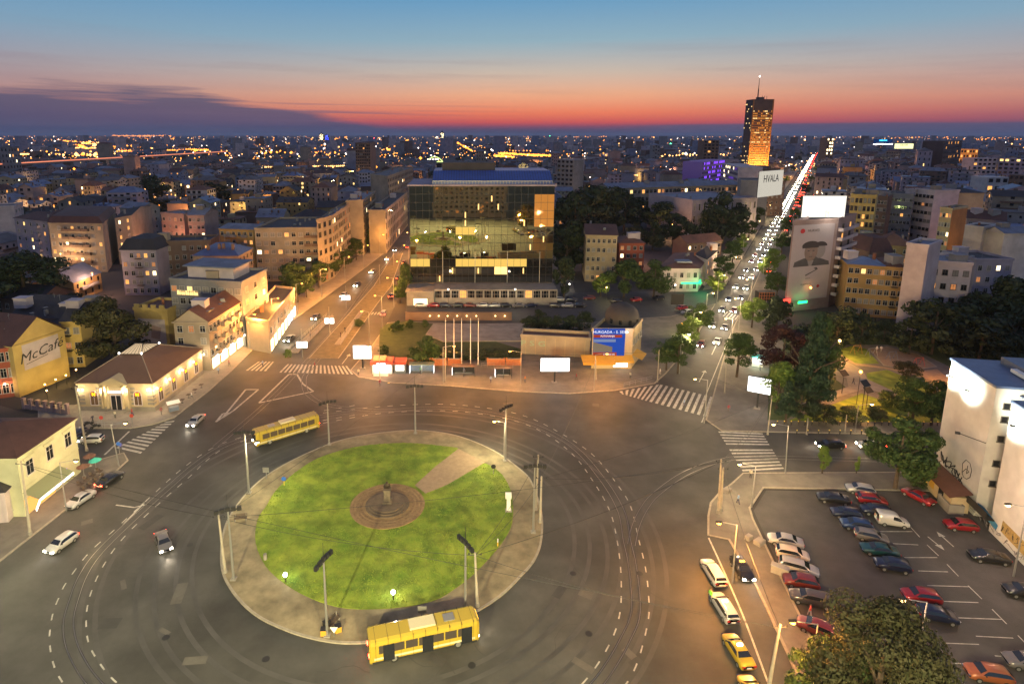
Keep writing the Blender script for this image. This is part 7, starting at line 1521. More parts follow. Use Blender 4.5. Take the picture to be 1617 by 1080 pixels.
for i, (x, y, c) in enumerate([(930, 473, 'darkred'), (972, 478, 'black'), (1004, 476, 'red'), (1040, 473, 'black'), (1076, 489, 'red'), (1084, 496, 'white')]):
    p = P(x, y); C(nm[c] + ' car under the trees right of the office forecourt, ' + ordinal(i + 1) + ' from the left', 'hatch', c, None, ang=pi + .1 * i, world=(p.x, p.y), z0=.004, group='cars right of the office forecourt')
# moving traffic, built as the vehicles themselves, standing still
def stream(px_path, n, t0, t1, away, cols, lbl, group, on, jit=.25, seed=1, lightn=0, n0=0):
    pts = [P(*q) for q in px_path]; L = [0]
    for i in range(1, len(pts)): L.append(L[-1] + (pts[i] - pts[i - 1]).length)
    r = random.Random(seed)
    for i in range(n):
        s = (t0 + (t1 - t0) * (i + r.uniform(-jit, jit) + .5) / n) * L[-1]
        for k in range(1, len(pts)):
            if L[k] >= s: break
        t = (s - L[k - 1]) / (L[k] - L[k - 1]); p = pts[k - 1].lerp(pts[k], t); d = pts[k] - pts[k - 1]; a = atan2(d.y, d.x) + (0 if away else pi); c = r.choice(cols)
        C(nm[c] + ' ' + lbl + ', ' + ordinal(i + 1 + n0) + ' from the square', r.choice(('sedan', 'hatch', 'wagon')), c, None, ang=a, world=(p.x, p.y), on=on, group=group, simple=p.y > 420, light=i < lightn or (on == 'h' and i % 2 == 0))
cc = ['silver', 'white', 'black', 'grey', 'navy', 'darkred', 'darkgrey']
avp = [(1075, 612), (1118, 540), (1160, 468), (1204, 392), (1234, 336), (1262, 284), (1280, 252), (1289, 238)]
def off(path, dx): return [(x + dx * (y - 213) / 380, y) for x, y in path]
for k_, (dx, ln, sd) in enumerate(((-8, 'left', 21), (18, 'middle', 22))):
    stream(off(avp, dx), 30, .01, .23, False, cc, 'car with blazing headlamps, %s lane of the avenue' % ln, 'oncoming cars, %s lane of the avenue' % ln, 'h', seed=sd, lightn=4, jit=.1)
    stream(off(avp, dx), 60, .23, 1, False, cc, 'car with blazing headlamps, %s lane of the avenue' % ln, 'oncoming cars, %s lane of the avenue' % ln, 'h', seed=sd + 5, n0=30)
stream(off(avp, 56), 20, .05, .26, True, cc, 'car with red tail lamps, right avenue lane', 'departing cars, right lane of the avenue', 't', seed=23, jit=.12)
stream(off(avp, 56), 30, .26, 1, True, cc, 'car with red tail lamps, right avenue lane', 'departing cars, right lane of the avenue', 't', seed=33, jit=.12, n0=20)
stream(off(avp, 76), 13, .13, .27, True, cc, 'car with red tail lamps, kerb avenue lane', 'departing cars, kerb lane of the avenue', 't', seed=24, jit=.12)
nmp = [(385, 600), (440, 552), (500, 503), (560, 455), (610, 412), (634, 385)]
stream(nmp, 7, .1, .95, False, cc, 'car with lit headlamps coming down the boulevard', 'oncoming cars on the boulevard', 'h', seed=25, lightn=7)
stream([(575, 560), (600, 510), (622, 460), (640, 410), (646, 380)], 5, .1, .95, True, cc, 'car with red tail lamps leaving up the boulevard', 'departing cars on the boulevard', 't', seed=26)
C('silver car with lit headlamps heading down the left road of the square', 'sedan', 'silver', (322, 652), (296, 676), on='ht', light=True); C('white car with lit headlamps further down the left road of the square', 'hatch', 'white', (118, 842), (76, 872), on='ht', light=True)
C('grey car with lit headlamps curving round between side street and roundabout', 'sedan', 'grey', (252, 838), (264, 872), on='ht', light=True); C('dark car leaving along the right hand street, headlamps lit', 'wagon', 'black', (1330, 702), (1292, 702), on='ht', light=True); C('white car behind it in the right hand street, headlamps lit', 'sedan', 'white', (1395, 703), (1356, 702), on='ht', light=True)
# yellow buses on the roundabout
def bus(label, path_px, L=12.0):
    pts = [P(*q) for q in path_px]; A, B_ = pts[0], pts[-1]; d = B_ - A; a = atan2(d.y, d.x); c = (A + B_) / 2; root = empty('bus', (c.x, c.y, 0), a, label, 'bus', 'yellow city buses'); w = 1.25; H = 3.0
    M.setdefault('busy', mat('bus_yellow', (.36, .26, .025), .35, coat=.6)); M.setdefault('busw', mat('bus_cream', (.5, .45, .3), .4))
    b = MB(); prof = [(-w * .94, .35), (-w, .6), (-w, 2.5), (-w * .93, 2.85), (-w * .7, H), (w * .7, H), (w * .93, 2.85), (w, 2.5), (w, .6), (w * .94, .35)]
    st = [(-L / 2, .93), (-L / 2 + .15, 1.0), (L / 2 - .3, 1.0), (L / 2, .9)]; n = len(prof); base = len(b.v)
    for x, s in st: b.v += [(x, y * s, .35 + (z - .35) * (s if z > 2 else 1)) for y, z in prof]
    for i in range(len(st) - 1):
        for k in range(n): j = (k + 1) % n; b.f.append((base + i * n + k, base + (i + 1) * n + k, base + (i + 1) * n + j, base + i * n + j)); b.m.append(0)
    b.f.append(tuple(base + k for k in range(n))); b.m.append(0); b.f.append(tuple(base + 3 * n + k for k in reversed(range(n)))); b.m.append(0); b.build('body', M['busy'], root)
    litg = LITBUS
    for s in (-1, 1):
        for k in range(7):
            x = -L / 2 + 1.0 + k * (L - 2.0) / 7; g = MB(); g.box(x, x + (L - 2) / 7 - .15, s * (w + .015) - .01, s * (w + .015) + .01, 1.45, 2.4); g.build('side_window', litg, root)
        g = MB(); g.box(-L / 2 + .5, L / 2 - .5, s * (w + .012) - .006, s * (w + .012) + .006, .75, 1.0); g.build('stripe', M['busw'], root)
    g = MB(); g.quad([(L / 2 + .03, -w * .8, 1.2), (L / 2 + .03, w * .8, 1.2), (L / 2 + .03, w * .75, 2.5), (L / 2 + .03, -w * .75, 2.5)]); g.build('windscreen', M['glass'], root); g = MB(); g.quad([(L / 2 + .03, -w * .6, 2.56), (L / 2 + .03, w * .6, 2.56), (L / 2 + .02, w * .6, 2.74), (L / 2 + .02, -w * .6, 2.74)]); g.build('destination_sign', GL['amber'], root)
    g = MB(); g.quad([(-L / 2 - .02, w * .7, 1.6), (-L / 2 - .02, -w * .7, 1.6), (-L / 2 - .02, -w * .7, 2.4), (-L / 2 - .02, w * .7, 2.4)]); g.build('rear_window', M['glass'], root)
    for wx in (-L / 2 + 2.6, L / 2 - 2.4):
        for s in (-1.12, 1.12): g = MB(); g.tube((0, -.14, 0), (0, .14, 0), .48, n=16); wl = link('wheel', g.mesh('tyre', [M['black']]), root, (wx, s, .48)); g = MB(); g.tube((0, -.15, 0), (0, .15, 0), .28, n=10); link('rim', g.mesh('rim', [M['metal']]), wl)
    for s in (-.85, .85): g = MB(); g.box(-.05, .05, -.2, .2, 0, .2); link('headlight', g.mesh('headlight', [GL['head']]), root, (L / 2 + .0, s, .7)); link('taillight', g.mesh('taillight', [GL['tail']]), root, (-L / 2 - .02, s, 1.0))
    for dx in (-L * .33, L * .02, L * .38):
        g = MB(); g.box(dx - .6, dx + .6, -w - .03, -w - .012, .45, 2.42); g.box(dx - .02, dx + .02, -w - .045, -w - .03, .45, 2.42); g.build('door', M['glass'], root)
    for k in range(9): x = -L / 2 + L * (k + .5) / 9; g = MB(); g.box(x - .015, x + .015, -w - .02, w + .02, .62, H + .005); g.build('panel_seam', M['darkmetal'], root)
    g = MB(); g.box(-L / 2 + .3, L / 2 - .3, -w - .008, w + .008, .3, .55); g.build('skirt', M['black'], root)
    g = MB(); g.box(-1.6, 1.2, -.7, .7, H, H + .22); g.build('roof_unit', M['busw'], root); g = MB(); g.box(2.2, 3.4, -.5, .5, H, H + .12); g.build('roof_hatch', M['metal'], root)
    lq = lamp((0, 0, 0), 300, (1, .8, .55), .15, spot=80, blend=.8); lq.parent = root; lq.location = (L / 2 + .2, 0, .8); lq.rotation_euler = (0, radians(-80), 0); return root
LITBUS = mat('bus_window', (.02, .02, .02), .08, emit=(1, .62, .25), es=.09)
bus('yellow city bus rounding the near side of the roundabout, bottom right', [(590, 1037), (745, 1003)]); bus('yellow city bus at the back left of the roundabout', [(500, 674), (403, 704)])
# ================================================================== TREES
def leafmat(name, a, c, tr=.25):
    m = bpy.data.materials.new(name); m.use_nodes = True; nt = m.node_tree; b = nt.nodes['Principled BSDF']; b.inputs['Roughness'].default_value = .7; b.inputs['Specular IOR Level'].default_value = .25
    g = nt.nodes.new('ShaderNodeNewGeometry'); n = nt.nodes.new('ShaderNodeTexNoise'); n.inputs['Scale'].default_value = .9; n.inputs['Detail'].default_value = 3
    mx = nt.nodes.new('ShaderNodeMix'); mx.data_type = 'RGBA'; nt.links.new(g.outputs['Position'], n.inputs['Vector']); mp = nt.nodes.new('ShaderNodeMapRange'); mp.inputs[1].default_value = .38; mp.inputs[2].default_value = .62
    nt.links.new(n.outputs[0], mp.inputs[0]); ad_ = nt.nodes.new('ShaderNodeMath'); ad_.operation = 'MULTIPLY_ADD'; ad_.inputs[1].default_value = .9; nt.links.new(g.outputs['Random Per Island'], ad_.inputs[0]); ml = nt.nodes.new('ShaderNodeMath'); ml.operation = 'MULTIPLY_ADD'; ml.inputs[1].default_value = .7; ml.inputs[2].default_value = -.25; nt.links.new(mp.outputs[0], ml.inputs[0]); nt.links.new(ml.outputs[0], ad_.inputs[2]); ad_.use_clamp = True; nt.links.new(ad_.outputs[0], mx.inputs[0]); mx.inputs[6].default_value = (*a, 1); mx.inputs[7].default_value = (*c, 1); nt.links.new(mx.outputs[2], b.inputs['Base Color']); return m
LM = {'green': leafmat('leaves_green', (.024, .05, .012), (.045, .075, .017)), 'dark': leafmat('leaves_dark', (.012, .024, .012), (.03, .045, .018)), 'light': leafmat('leaves_light', (.06, .11, .015), (.12, .17, .03)),
      'purple': leafmat('leaves_purple', (.03, .012, .014), (.055, .022, .02)), 'brown': leafmat('leaves_brownish', (.03, .035, .012), (.05, .045, .018)), 'spruce': leafmat('needles', (.012, .03, .018), (.025, .05, .022))}
def crown_mesh(kind, n, ls, seed, m):
    r = random.Random(seed); lobes = []
    if kind == 'cone':
        for k in range(26):
            z = k / 26; rad = (1 - z) * .5 + .03; a = k * 2.4; lobes.append((rad * .55 * cos(a), rad * .55 * sin(a), z * .97, .10 + (1 - z) * .12, .05 + .03 * (1 - z)))
    elif kind == 'oval':
        for k in range(20):
            z = r.uniform(.08, .92); rad = .40 * sqrt(max(.02, 1 - (2 * z - 1) ** 2)); a = r.uniform(0, 2 * pi); rr_ = rad * r.uniform(.2, .8); s = r.uniform(.11, .19); lobes.append((rr_ * cos(a), rr_ * sin(a), z, s, s * .8))
    else:
        for k in range(60 if n > 20000 else 28):
            z = r.uniform(.1, .88); rad = .46 * sqrt(max(.03, 1 - (2 * z - .85) ** 2)); a = r.uniform(0, 2 * pi); rr_ = rad * sqrt(r.uniform(.08, .85)); s = r.uniform(.10, .2); lobes.append((rr_ * cos(a), rr_ * sin(a), z, s, s * .72))
    b = MB(); tot = sum(l[3] ** 2 for l in lobes)
    for (cx, cy_, cz, s, sz) in lobes:
        for _ in range(int(n * s * s / tot)):
            v = Vector((r.gauss(0, 1), r.gauss(0, 1), r.gauss(0, 1))).normalized(); q = r.uniform(.72, 1.08) if r.random() < .85 else r.uniform(.3, .7)
            p = Vector((cx + v.x * s * q, cy_ + v.y * s * q, cz + v.z * sz * q)); u = (v.cross(Vector((r.gauss(0, 1), r.gauss(0, 1), r.gauss(0, 1))))).normalized(); w = (v + Vector((r.gauss(0, .6), r.gauss(0, .6), r.gauss(0, .6)))).cross(u).normalized(); l = ls * r.choice((.55, .8, 1, 1.25, 1.7))
            b.quad([p - u * l * .6, p + w * l * .35, p + u * l * .7, p - w * l * .35])
    return b.mesh('crown', [m])
def trunk_mesh(limbs=5, seed=1):
    r = random.Random(seed); b = MB(); b.tube((0, 0, 0), (.01, .005, .45), .028, .02, 7); b.tube((.01, .005, .45), (.0, .01, .8), .02, .008, 6)
    for k in range(limbs): a = 2 * pi * k / limbs + r.uniform(-.4, .4); z = r.uniform(.3, .5); b.tube((.005, 0, z), (.25 * cos(a), .25 * sin(a), z + r.uniform(.16, .3)), .012, .004, 5)
    return b.mesh('trunk', [M['bark']])
TRK = [trunk_mesh(5, s) for s in (1, 2, 3)]
CRN = {}
def crown(kind, lod, col, var):
    k = (kind, lod, col, var)
    if k not in CRN: n, ls = {'hero': (46000, .0165), 'near': (6500, .036), 'mid': (2400, .056), 'far': (800, .09)}[lod]; CRN[k] = crown_mesh(kind, n, ls, var * 7 + 1, LM[col])
    return CRN[k]
TREES = []
def tree(label, base=None, top=None, w=1.0, kind='round', lod='mid', col='green', h=None, xy=None, group=None, low=.22, z0=.0):
    p = Vector(xy) if xy else P(*base); h = h or HT(base[0], base[1], top); v = (len(TREES) * 5) % 3; root = empty('conifer' if kind == 'cone' else 'tree', (p.x, p.y, z0), R.uniform(0, 6), label, 'tree', group)
    link('trunk', TRK[v], root, scale=(h, h, h * .95)); link('crown', crown(kind, lod, col, v), root, (0, 0, h * low), scale=(h * w, h * w, h * (1 - low))); TREES.append(p); return root
tree('big dark leafy tree cut by the bottom edge, between the taxis and the car park', (1374, 1190), 958, .74, lod='hero', col='brown', low=.12)
tree('bushy part tree at the left foot of the big tree by the pavement', (1296, 1140), 1020, .8, lod='near', col='green', low=.15)
tree('full round street tree beside the right hand street, in front of the white block', (1413, 772), 660, 0.85, lod='near', col='green', low=.25); tree('second round street tree half hidden behind the first by the white block', (1450, 764), 672, .5, lod='near', col='green', low=.25)
tree('small young lime green tree on the pavement of the right hand street', (1298, 748), 704, .5, 'oval', 'near', 'light'); tree('tiny yellowish sapling right of the lime green young tree', (1352, 748), 720, .4, 'oval', 'mid', 'light')
tree('low bush behind the shed by the white block', (1447, 765), 742, 1.4, lod='mid', col='green', low=.05)
for i, (bx, by, t, w, k, c, lb) in enumerate([(1276, 655, 490, .42, 'cone', 'spruce', 'tallest dark conifer at the left of the park'), (1292, 640, 500, .5, 'oval', 'green', 'tall leafy tree leaning over the lit park path'), (1233, 605, 512, .8, 'round', 'purple', 'purple leaved tree at the park edge'), (1226, 650, 575, .75, 'oval', 'light', 'green lit tree right of the screen billboard'),
        (1240, 668, 600, .5, 'cone', 'spruce', 'shorter conifer behind the wooden pole'), (1262, 668, 610, .9, 'round', 'dark', 'dark round shrub tree in the park corner'), (1268, 590, 510, .9, 'round', 'dark', 'dark tree behind the purple one'), (1440, 668, 590, .8, 'round', 'green', 'broad tree in the park left of the white block'), (1470, 672, 600, .9, 'round', 'green', 'tree squeezed between the park and the white block'),
        (1430, 600, 570, 1.3, 'round', 'brown', 'low tree glowing orange from the lamp behind it'), (1405, 645, 618, 1.5, 'round', 'green', 'low spreading shrub tree by the park lawn'), (1300, 668, 640, 1.8, 'round', 'dark', 'wide dark hedge bush along the park lawn'), (1345, 668, 645, 1.8, 'round', 'dark', 'second wide dark hedge bush along the park lawn'), (1385, 664, 642, 1.6, 'round', 'dark', 'third wide dark hedge bush near the pale pole')]):
    tree(lb, (bx, by), t, w, k, 'near' if by > 600 else 'mid', c)
for i, (bx, by, t, w, c, lb) in enumerate([(1187, 518, 468, .9, 'light', 'round tree in the right pavement at the far zebra crossing'), (1163, 596, 524, .75, 'green', 'tree in the right pavement nearest the square'), (1102, 528, 477, .85, 'green', 'dark tree on the left side of the avenue by the service road'), (1084, 548, 498, .8, 'light', 'yellow green lit tree left of the avenue'), (1070, 590, 530, .85, 'green', 'full tree at the plaza corner of the avenue'), (1052, 585, 533, .8, 'green', 'second tree at the plaza corner, behind the first'),
        (1226, 470, 428, .9, 'green', 'tree beside the phone poster'), (1212, 445, 405, .8, 'light', 'lit tree on the right pavement before the phone poster')]):
    tree(lb, (bx, by), t, w, 'round', 'near', c, low=.28)
for side, pth in (('left', [(1128, 470), (1142, 446), (1156, 424), (1168, 400), (1182, 378), (1195, 356), (1208, 338), (1219, 320), (1230, 304), (1241, 290), (1252, 274)]), ('right', [(1222, 428), (1234, 400), (1244, 374), (1254, 352), (1264, 330), (1272, 310), (1280, 290), (1288, 272)])):
    for i, (x, y) in enumerate(pth): tree('leafy avenue tree on the ' + side + ' pavement, ' + ordinal(i + 1) + ' from the square', (x, y), h=9.5 + (i % 3), w=.8, lod='mid', col='light' if i % 3 == 0 else 'green', group='trees lining the avenue, ' + side, low=.3)
for i, (x, y) in enumerate([(484, 470), (504, 455), (524, 440), (545, 425), (563, 411), (580, 398), (596, 386), (611, 375), (470, 478)]): tree('dark tree on the left pavement of the boulevard, ' + ordinal(i + 1) + ' counted away from the corner flats', (x, y), h=9 + (i % 3), w=.85, lod='mid', col='green', group='trees lining the boulevard', low=.25)
tree('dark tree before the corner flats', (467, 475), 412, .8, col='green', lod='mid'); tree('dark tree at the left side of the glass office block', (641, 470), 416, .55, 'oval', col='green'); tree('lower dark tree beside the office entrance wing', (632, 478), 434, .75, col='green')
tree('spreading leafy tree behind the restaurant', (186, 585), 462, .85, lod='near', col='brown', low=.2)
tree('huge dark tree at the left edge below the flats', (45, 505), 400, 1.25, lod='near', col='dark', low=.1); tree('round dark tree far behind the flats, upper left', (232, 345), 276, 1.25, lod='mid', col='dark', low=.05); tree('broad low dark tree right of the round one, upper left', (335, 325), 287, 1.5, col='dark', low=.05); tree('small dark tree in the left yards', (120, 500), 462, 1.2, col='dark')
for i, (x, y, t, w) in enumerate([(895, 430, 345, .9), (905, 405, 300, .8), (925, 385, 292, 1.0), (955, 370, 292, 1.0), (985, 365, 296, .9), (890, 470, 405, .55), (965, 330, 290, 1.2), (1010, 360, 310, 1.0), (1040, 372, 318, 1.0), (1072, 352, 298, .9), (1062, 388, 335, 1.0), (1092, 398, 352, .9), (1030, 395, 350, .9), (1000, 395, 352, .8), (1120, 378, 330, .8), (1140, 385, 300, .85), (1160, 372, 318, .7)]):
    tree('dark park tree right of the glass office block, ' + ordinal(i + 1) + ' counted from the office', (x, y), t, w, lod='mid', col='dark' if i != 14 else 'green', group='dark trees behind the beige tenement', low=.12)
tree('leafy tree in front of the beige tenement, left of two', (985, 470), 410, .95, lod='near', col='green', low=.15); tree('leafy tree in front of the cream corner house, right of two', (1032, 470), 410, .95, lod='near', col='green', low=.15); tree('small yellow lit tree left of the pair before the tenement', (948, 468), 430, .8, lod='mid', col='light', low=.2)
for i, (x, y, t, w) in enumerate([(1225, 530, 470, .8), (1320, 548, 480, 1.0), (1358, 545, 490, .9), (1395, 540, 505, 1.2), (1290, 545, 490, .8), (1470, 560, 470, 1.0), (1500, 550, 476, 1.1), (1530, 545, 470, 1.1), (1565, 540, 452, 1.0), (1600, 545, 440, 1.0), (1618, 525, 430, .9), (1435, 560, 500, .9), (1545, 570, 500, 1.2), (1590, 565, 495, 1.2), (1480, 500, 478, 1.2)]):
    tree('dark tree in the unlit ground right of the park, ' + ordinal(i + 1) + ' counted from the poster', (x, y), t, w, lod='mid', col='dark', group='dark trees in the unlit ground', low=.08)
for i, (x, y, t) in enumerate([(620, 525, 512), (630, 522, 505), (646, 518, 504), (672, 517, 505), (668, 575, 530), (650, 572, 553), (685, 572, 545), (606, 560, 543)]):
    tree('small dark bush on the lawn left of the flagpoles, ' + ordinal(i + 1), (x, y), t, 1.0 if i != 4 else 1.2, lod='mid', col='green', group='bushes on the hotel lawn', low=.05)
for i, (x, y) in enumerate([(700, 567), (722, 567), (744, 567), (766, 567), (788, 567), (810, 566)]): tree('dark hedge bush behind the flagpoles, ' + ordinal(i + 1) + ' from the left', (x, y), h=2.6, w=1.9, lod='mid', col='dark', group='hedge behind the flagpoles', low=.02)
for i, (x, y) in enumerate([(838, 530), (860, 530), (882, 528), (905, 526), (922, 520), (850, 518)]): tree('dark yard tree behind the graffiti wall, ' + ordinal(i + 1) + ' from the left', (x, y), h=5.5, w=1.1, lod='mid', col='dark', group='yard trees behind the graffiti wall', low=.1)
tree('potted bush by the cream house', (20, 800), 775, .9, lod='mid', col='green', low=.1); tree('green bush at the near end of the left tram platform', (455, 566), 552, 1.0, col='light', low=.1); tree('dark planter bush at the far end of the right tram platform', (568, 515), 503, 1.6, col='green', low=.1)

# ================================================================== CITY BEHIND: individual blocks, then the mass
roadpoly = [tuple(p) for p in pxpoly(road_px)]
KEEP = [[tuple(p) for p in pxpoly(q)] for q in ([(100, 690), (380, 525), (640, 372), (660, 372), (660, 460), (880, 455), (905, 370), (945, 300), (1090, 300), (1100, 340), (1190, 300), (1300, 236), (1300, 300), (1222, 500), (1500, 470), (1800, 470), (1900, 1500), (-800, 1500), (-800, 900), (0, 640)],
                                                [(-200, 480), (200, 470), (360, 540), (110, 640), (-200, 640)])] + [[tuple(p) for p in rv]]
def bbox(f): return (min(p[0] for p in f), max(p[0] for p in f), min(p[1] for p in f), max(p[1] for p in f))
FB = [(bbox(f), f) for f in FOOT]
def free(x, y, m):
    for k in KEEP:
        if inside((x, y), k): return False
    for (a, c, d, e), f in FB:
        if a - m < x < c + m and d - m < y < e + m:
            if inside((x, y), f): return False
            for i in range(4):
                p, q = Vector(f[i]), Vector(f[(i + 1) % 4]); t = max(0, min(1, (Vector((x, y)) - p).dot(q - p) / max(1e-6, (q - p).length_squared)))
                if ((p + (q - p) * t) - Vector((x, y))).length < m: return False
    for t in TREES:
        if abs(t[0] - x) < m and abs(t[1] - y) < m * .8: return False
    return True
nd = (NEM1 - NEM0).normalized(); ad = (AV1 - AV0).normalized()
def dist_line(p, a, d): return abs((p - a).x * d.y - (p - a).y * d.x)
wk = ['beige', 'grey', 'pink', 'brown', 'lilac', 'limestone', 'cream', 'bluegrey', 'pinkwhite', 'ochre']; rk_ = ['redbrown', 'dark', 'grey', 'tin', 'rust', 'dark', 'tin', 'blue']
cells = []; rr = random.Random(91)
for gi, (orig, d, side) in enumerate([(NEM0, nd, -1), (NEM0, nd, 0), (AV0, ad, 1)]):
    n_ = Vector((d.y, -d.x))
    for i in range(-20, 75):
        for j in range(-60, 75):
            if (i % 5) == 4 or (j % 4) == 3: continue
            x = orig + d * (i * 22 + rr.uniform(-2, 2)) + n_ * (j * 19 + rr.uniform(-2, 2) + 9)
            if x.y < 150 or x.y > 1650: continue
            q = PIX(x.x, x.y, 10)
            if not q or q[0] < -60 or q[0] > 1680 or q[1] < 224: continue
            sx = (x - NEM0).x * nd.y - (x - NEM0).y * nd.x; ax = (x - AV0).x * ad.y - (x - AV0).y * ad.x
            zone = 0 if sx < 0 else (2 if ax > 0 else 1)
            if zone != gi: continue
            if dist_line(x, NEM0, nd) < 26 or dist_line(x, AV0, ad) < 27: continue
            if inside(x, KEEP[2]): continue
            if not free(x.x, x.y, 13): continue
            if x.y > 1130 and zone < 2 and x.x < 700: continue
            if rr.random() < .12: continue
            cells.append((x.y, x.x, d, zone))
cells.sort(); BIG = cells[:235]; REST = cells[235:]
def mid_shape(b, bw, bd, h, rk, rh, z=0):
    b.box(-bw / 2, bw / 2, -bd / 2, bd / 2, -.05, h, 0)
LAND = {'pink flats': (272, 335), 'round dark tree': (232, 300), 'corner flats': (450, 370), 'slab tower': (577, 260), 'glass offices': (760, 380), 'dark park trees': (985, 330), 'classical palace': (1065, 293), 'tall tower': (1195, 230), 'phone poster': (1290, 400), 'office': (1422, 330), 'brick block': (1505, 370), 'white block': (1490, 440), 'blue house': (1600, 380), 'red flats': (48, 350), 'narrow dark block': (205, 345), 'office slab': (620, 280)}
cnt = {}; SZ = {}
SM = {}
def shared_block(bw, bd, h, rk, w, r_, seed):
    """three meshes for one ordinary block"""
    rr = random.Random(seed); wall = MB(); wall.box(-bw / 2, bw / 2, -bd / 2, bd / 2, -.05, h); rf = MB(); e = .4; x, y = bw / 2 + e, bd / 2 + e
    if rk == 'flat': rf.box(-x, x, -y, y, h, h + .35); rf.box(-2, 2, -1.6, 1.6, h + .35, h + 2.6, 1)
    elif rk == 'gable':
        rh = rr.uniform(2, 4); rf.quad([(-x, -y, h), (x, -y, h), (x, 0, h + rh), (-x, 0, h + rh)]); rf.quad([(x, y, h), (-x, y, h), (-x, 0, h + rh), (x, 0, h + rh)]); rf.quad([(-bw / 2, -bd / 2, h), (-bw / 2, 0, h + rh * .95), (-bw / 2, bd / 2, h)], 1); rf.quad([(bw / 2, -bd / 2, h), (bw / 2, bd / 2, h), (bw / 2, 0, h + rh * .95)], 1)
    else:
        rh = rr.uniform(2, 3.5); k = min(x, y) * .8; rf.quad([(-x, -y, h), (x, -y, h), (x - k, 0, h + rh), (-x + k, 0, h + rh)]); rf.quad([(x, y, h), (-x, y, h), (-x + k, 0, h + rh), (x - k, 0, h + rh)]); rf.quad([(-x, y, h), (-x, -y, h), (-x + k, 0, h + rh)]); rf.quad([(x, -y, h), (x, y, h), (x - k, 0, h + rh)])
    ch = MB()
    for _ in range(rr.randint(1, 4)): cx, cy_ = rr.uniform(-bw * .35, bw * .35), rr.uniform(-bd * .3, bd * .3); ch.box(cx - .4, cx + .4, cy_ - .3, cy_ + .3, h, h + 3.4)
    return wall, rf, ch
BAL = None
def windows_on(dk, lt, bw, bd, h, fl, rr, p, sides=(0, 1, 3)):
    fh = h / fl; w = rr.choice((.45, .55, .6, .75, 1.0)); gp = rr.uniform(2.5, 4.4); hf = rr.choice((.35, .45, .55)); bal = rr.random() < .35; gap = rr.choice((0, 0, 3, 4))
    for s in sides:
        L = bw if s in (0, 2) else bd; n = max(2, int(L / gp))
        if rr.random() < .14: continue
        for f in range(fl):
            for k in range(n):
                if rr.random() < .06: continue
                t = -L / 2 + L * (k + .5) / n; z = f * fh + fh * .3; hh = fh * hf
                if gap and k % gap == 1 and f: z += fh * .3
                lst = rr.random() < p; tgt = lt if lst else dk; mi = rr.choice((0, 1, 0, 3, 3, 2)) if lst else 0; o = .06
                if s == 0: q = [(t - w, -bd / 2 - o, z), (t + w, -bd / 2 - o, z), (t + w, -bd / 2 - o, z + hh), (t - w, -bd / 2 - o, z + hh)]
                elif s == 1: q = [(bw / 2 + o, t - w, z), (bw / 2 + o, t + w, z), (bw / 2 + o, t + w, z + hh), (bw / 2 + o, t - w, z + hh)]
                elif s == 3: q = [(-bw / 2 - o, t + w, z), (-bw / 2 - o, t - w, z), (-bw / 2 - o, t - w, z + hh), (-bw / 2 - o, t + w, z + hh)]
                else: q = [(t + w, bd / 2 + o, z), (t - w, bd / 2 + o, z), (t - w, bd / 2 + o, z + hh), (t + w, bd / 2 + o, z + hh)]
                tgt.quad(q, mi)
            if bal and f and BAL is not None and s in (0, 2): BAL.box(-L * .3, L * .3, *((-bd / 2 - 1, -bd / 2) if s == 0 else (bd / 2, bd / 2 + 1)), f * fh + .1, f * fh + .95)
NUMW = {2: 'two', 3: 'three', 4: 'four', 5: 'five', 6: 'six', 7: 'seven', 8: 'eight', 9: 'nine'}
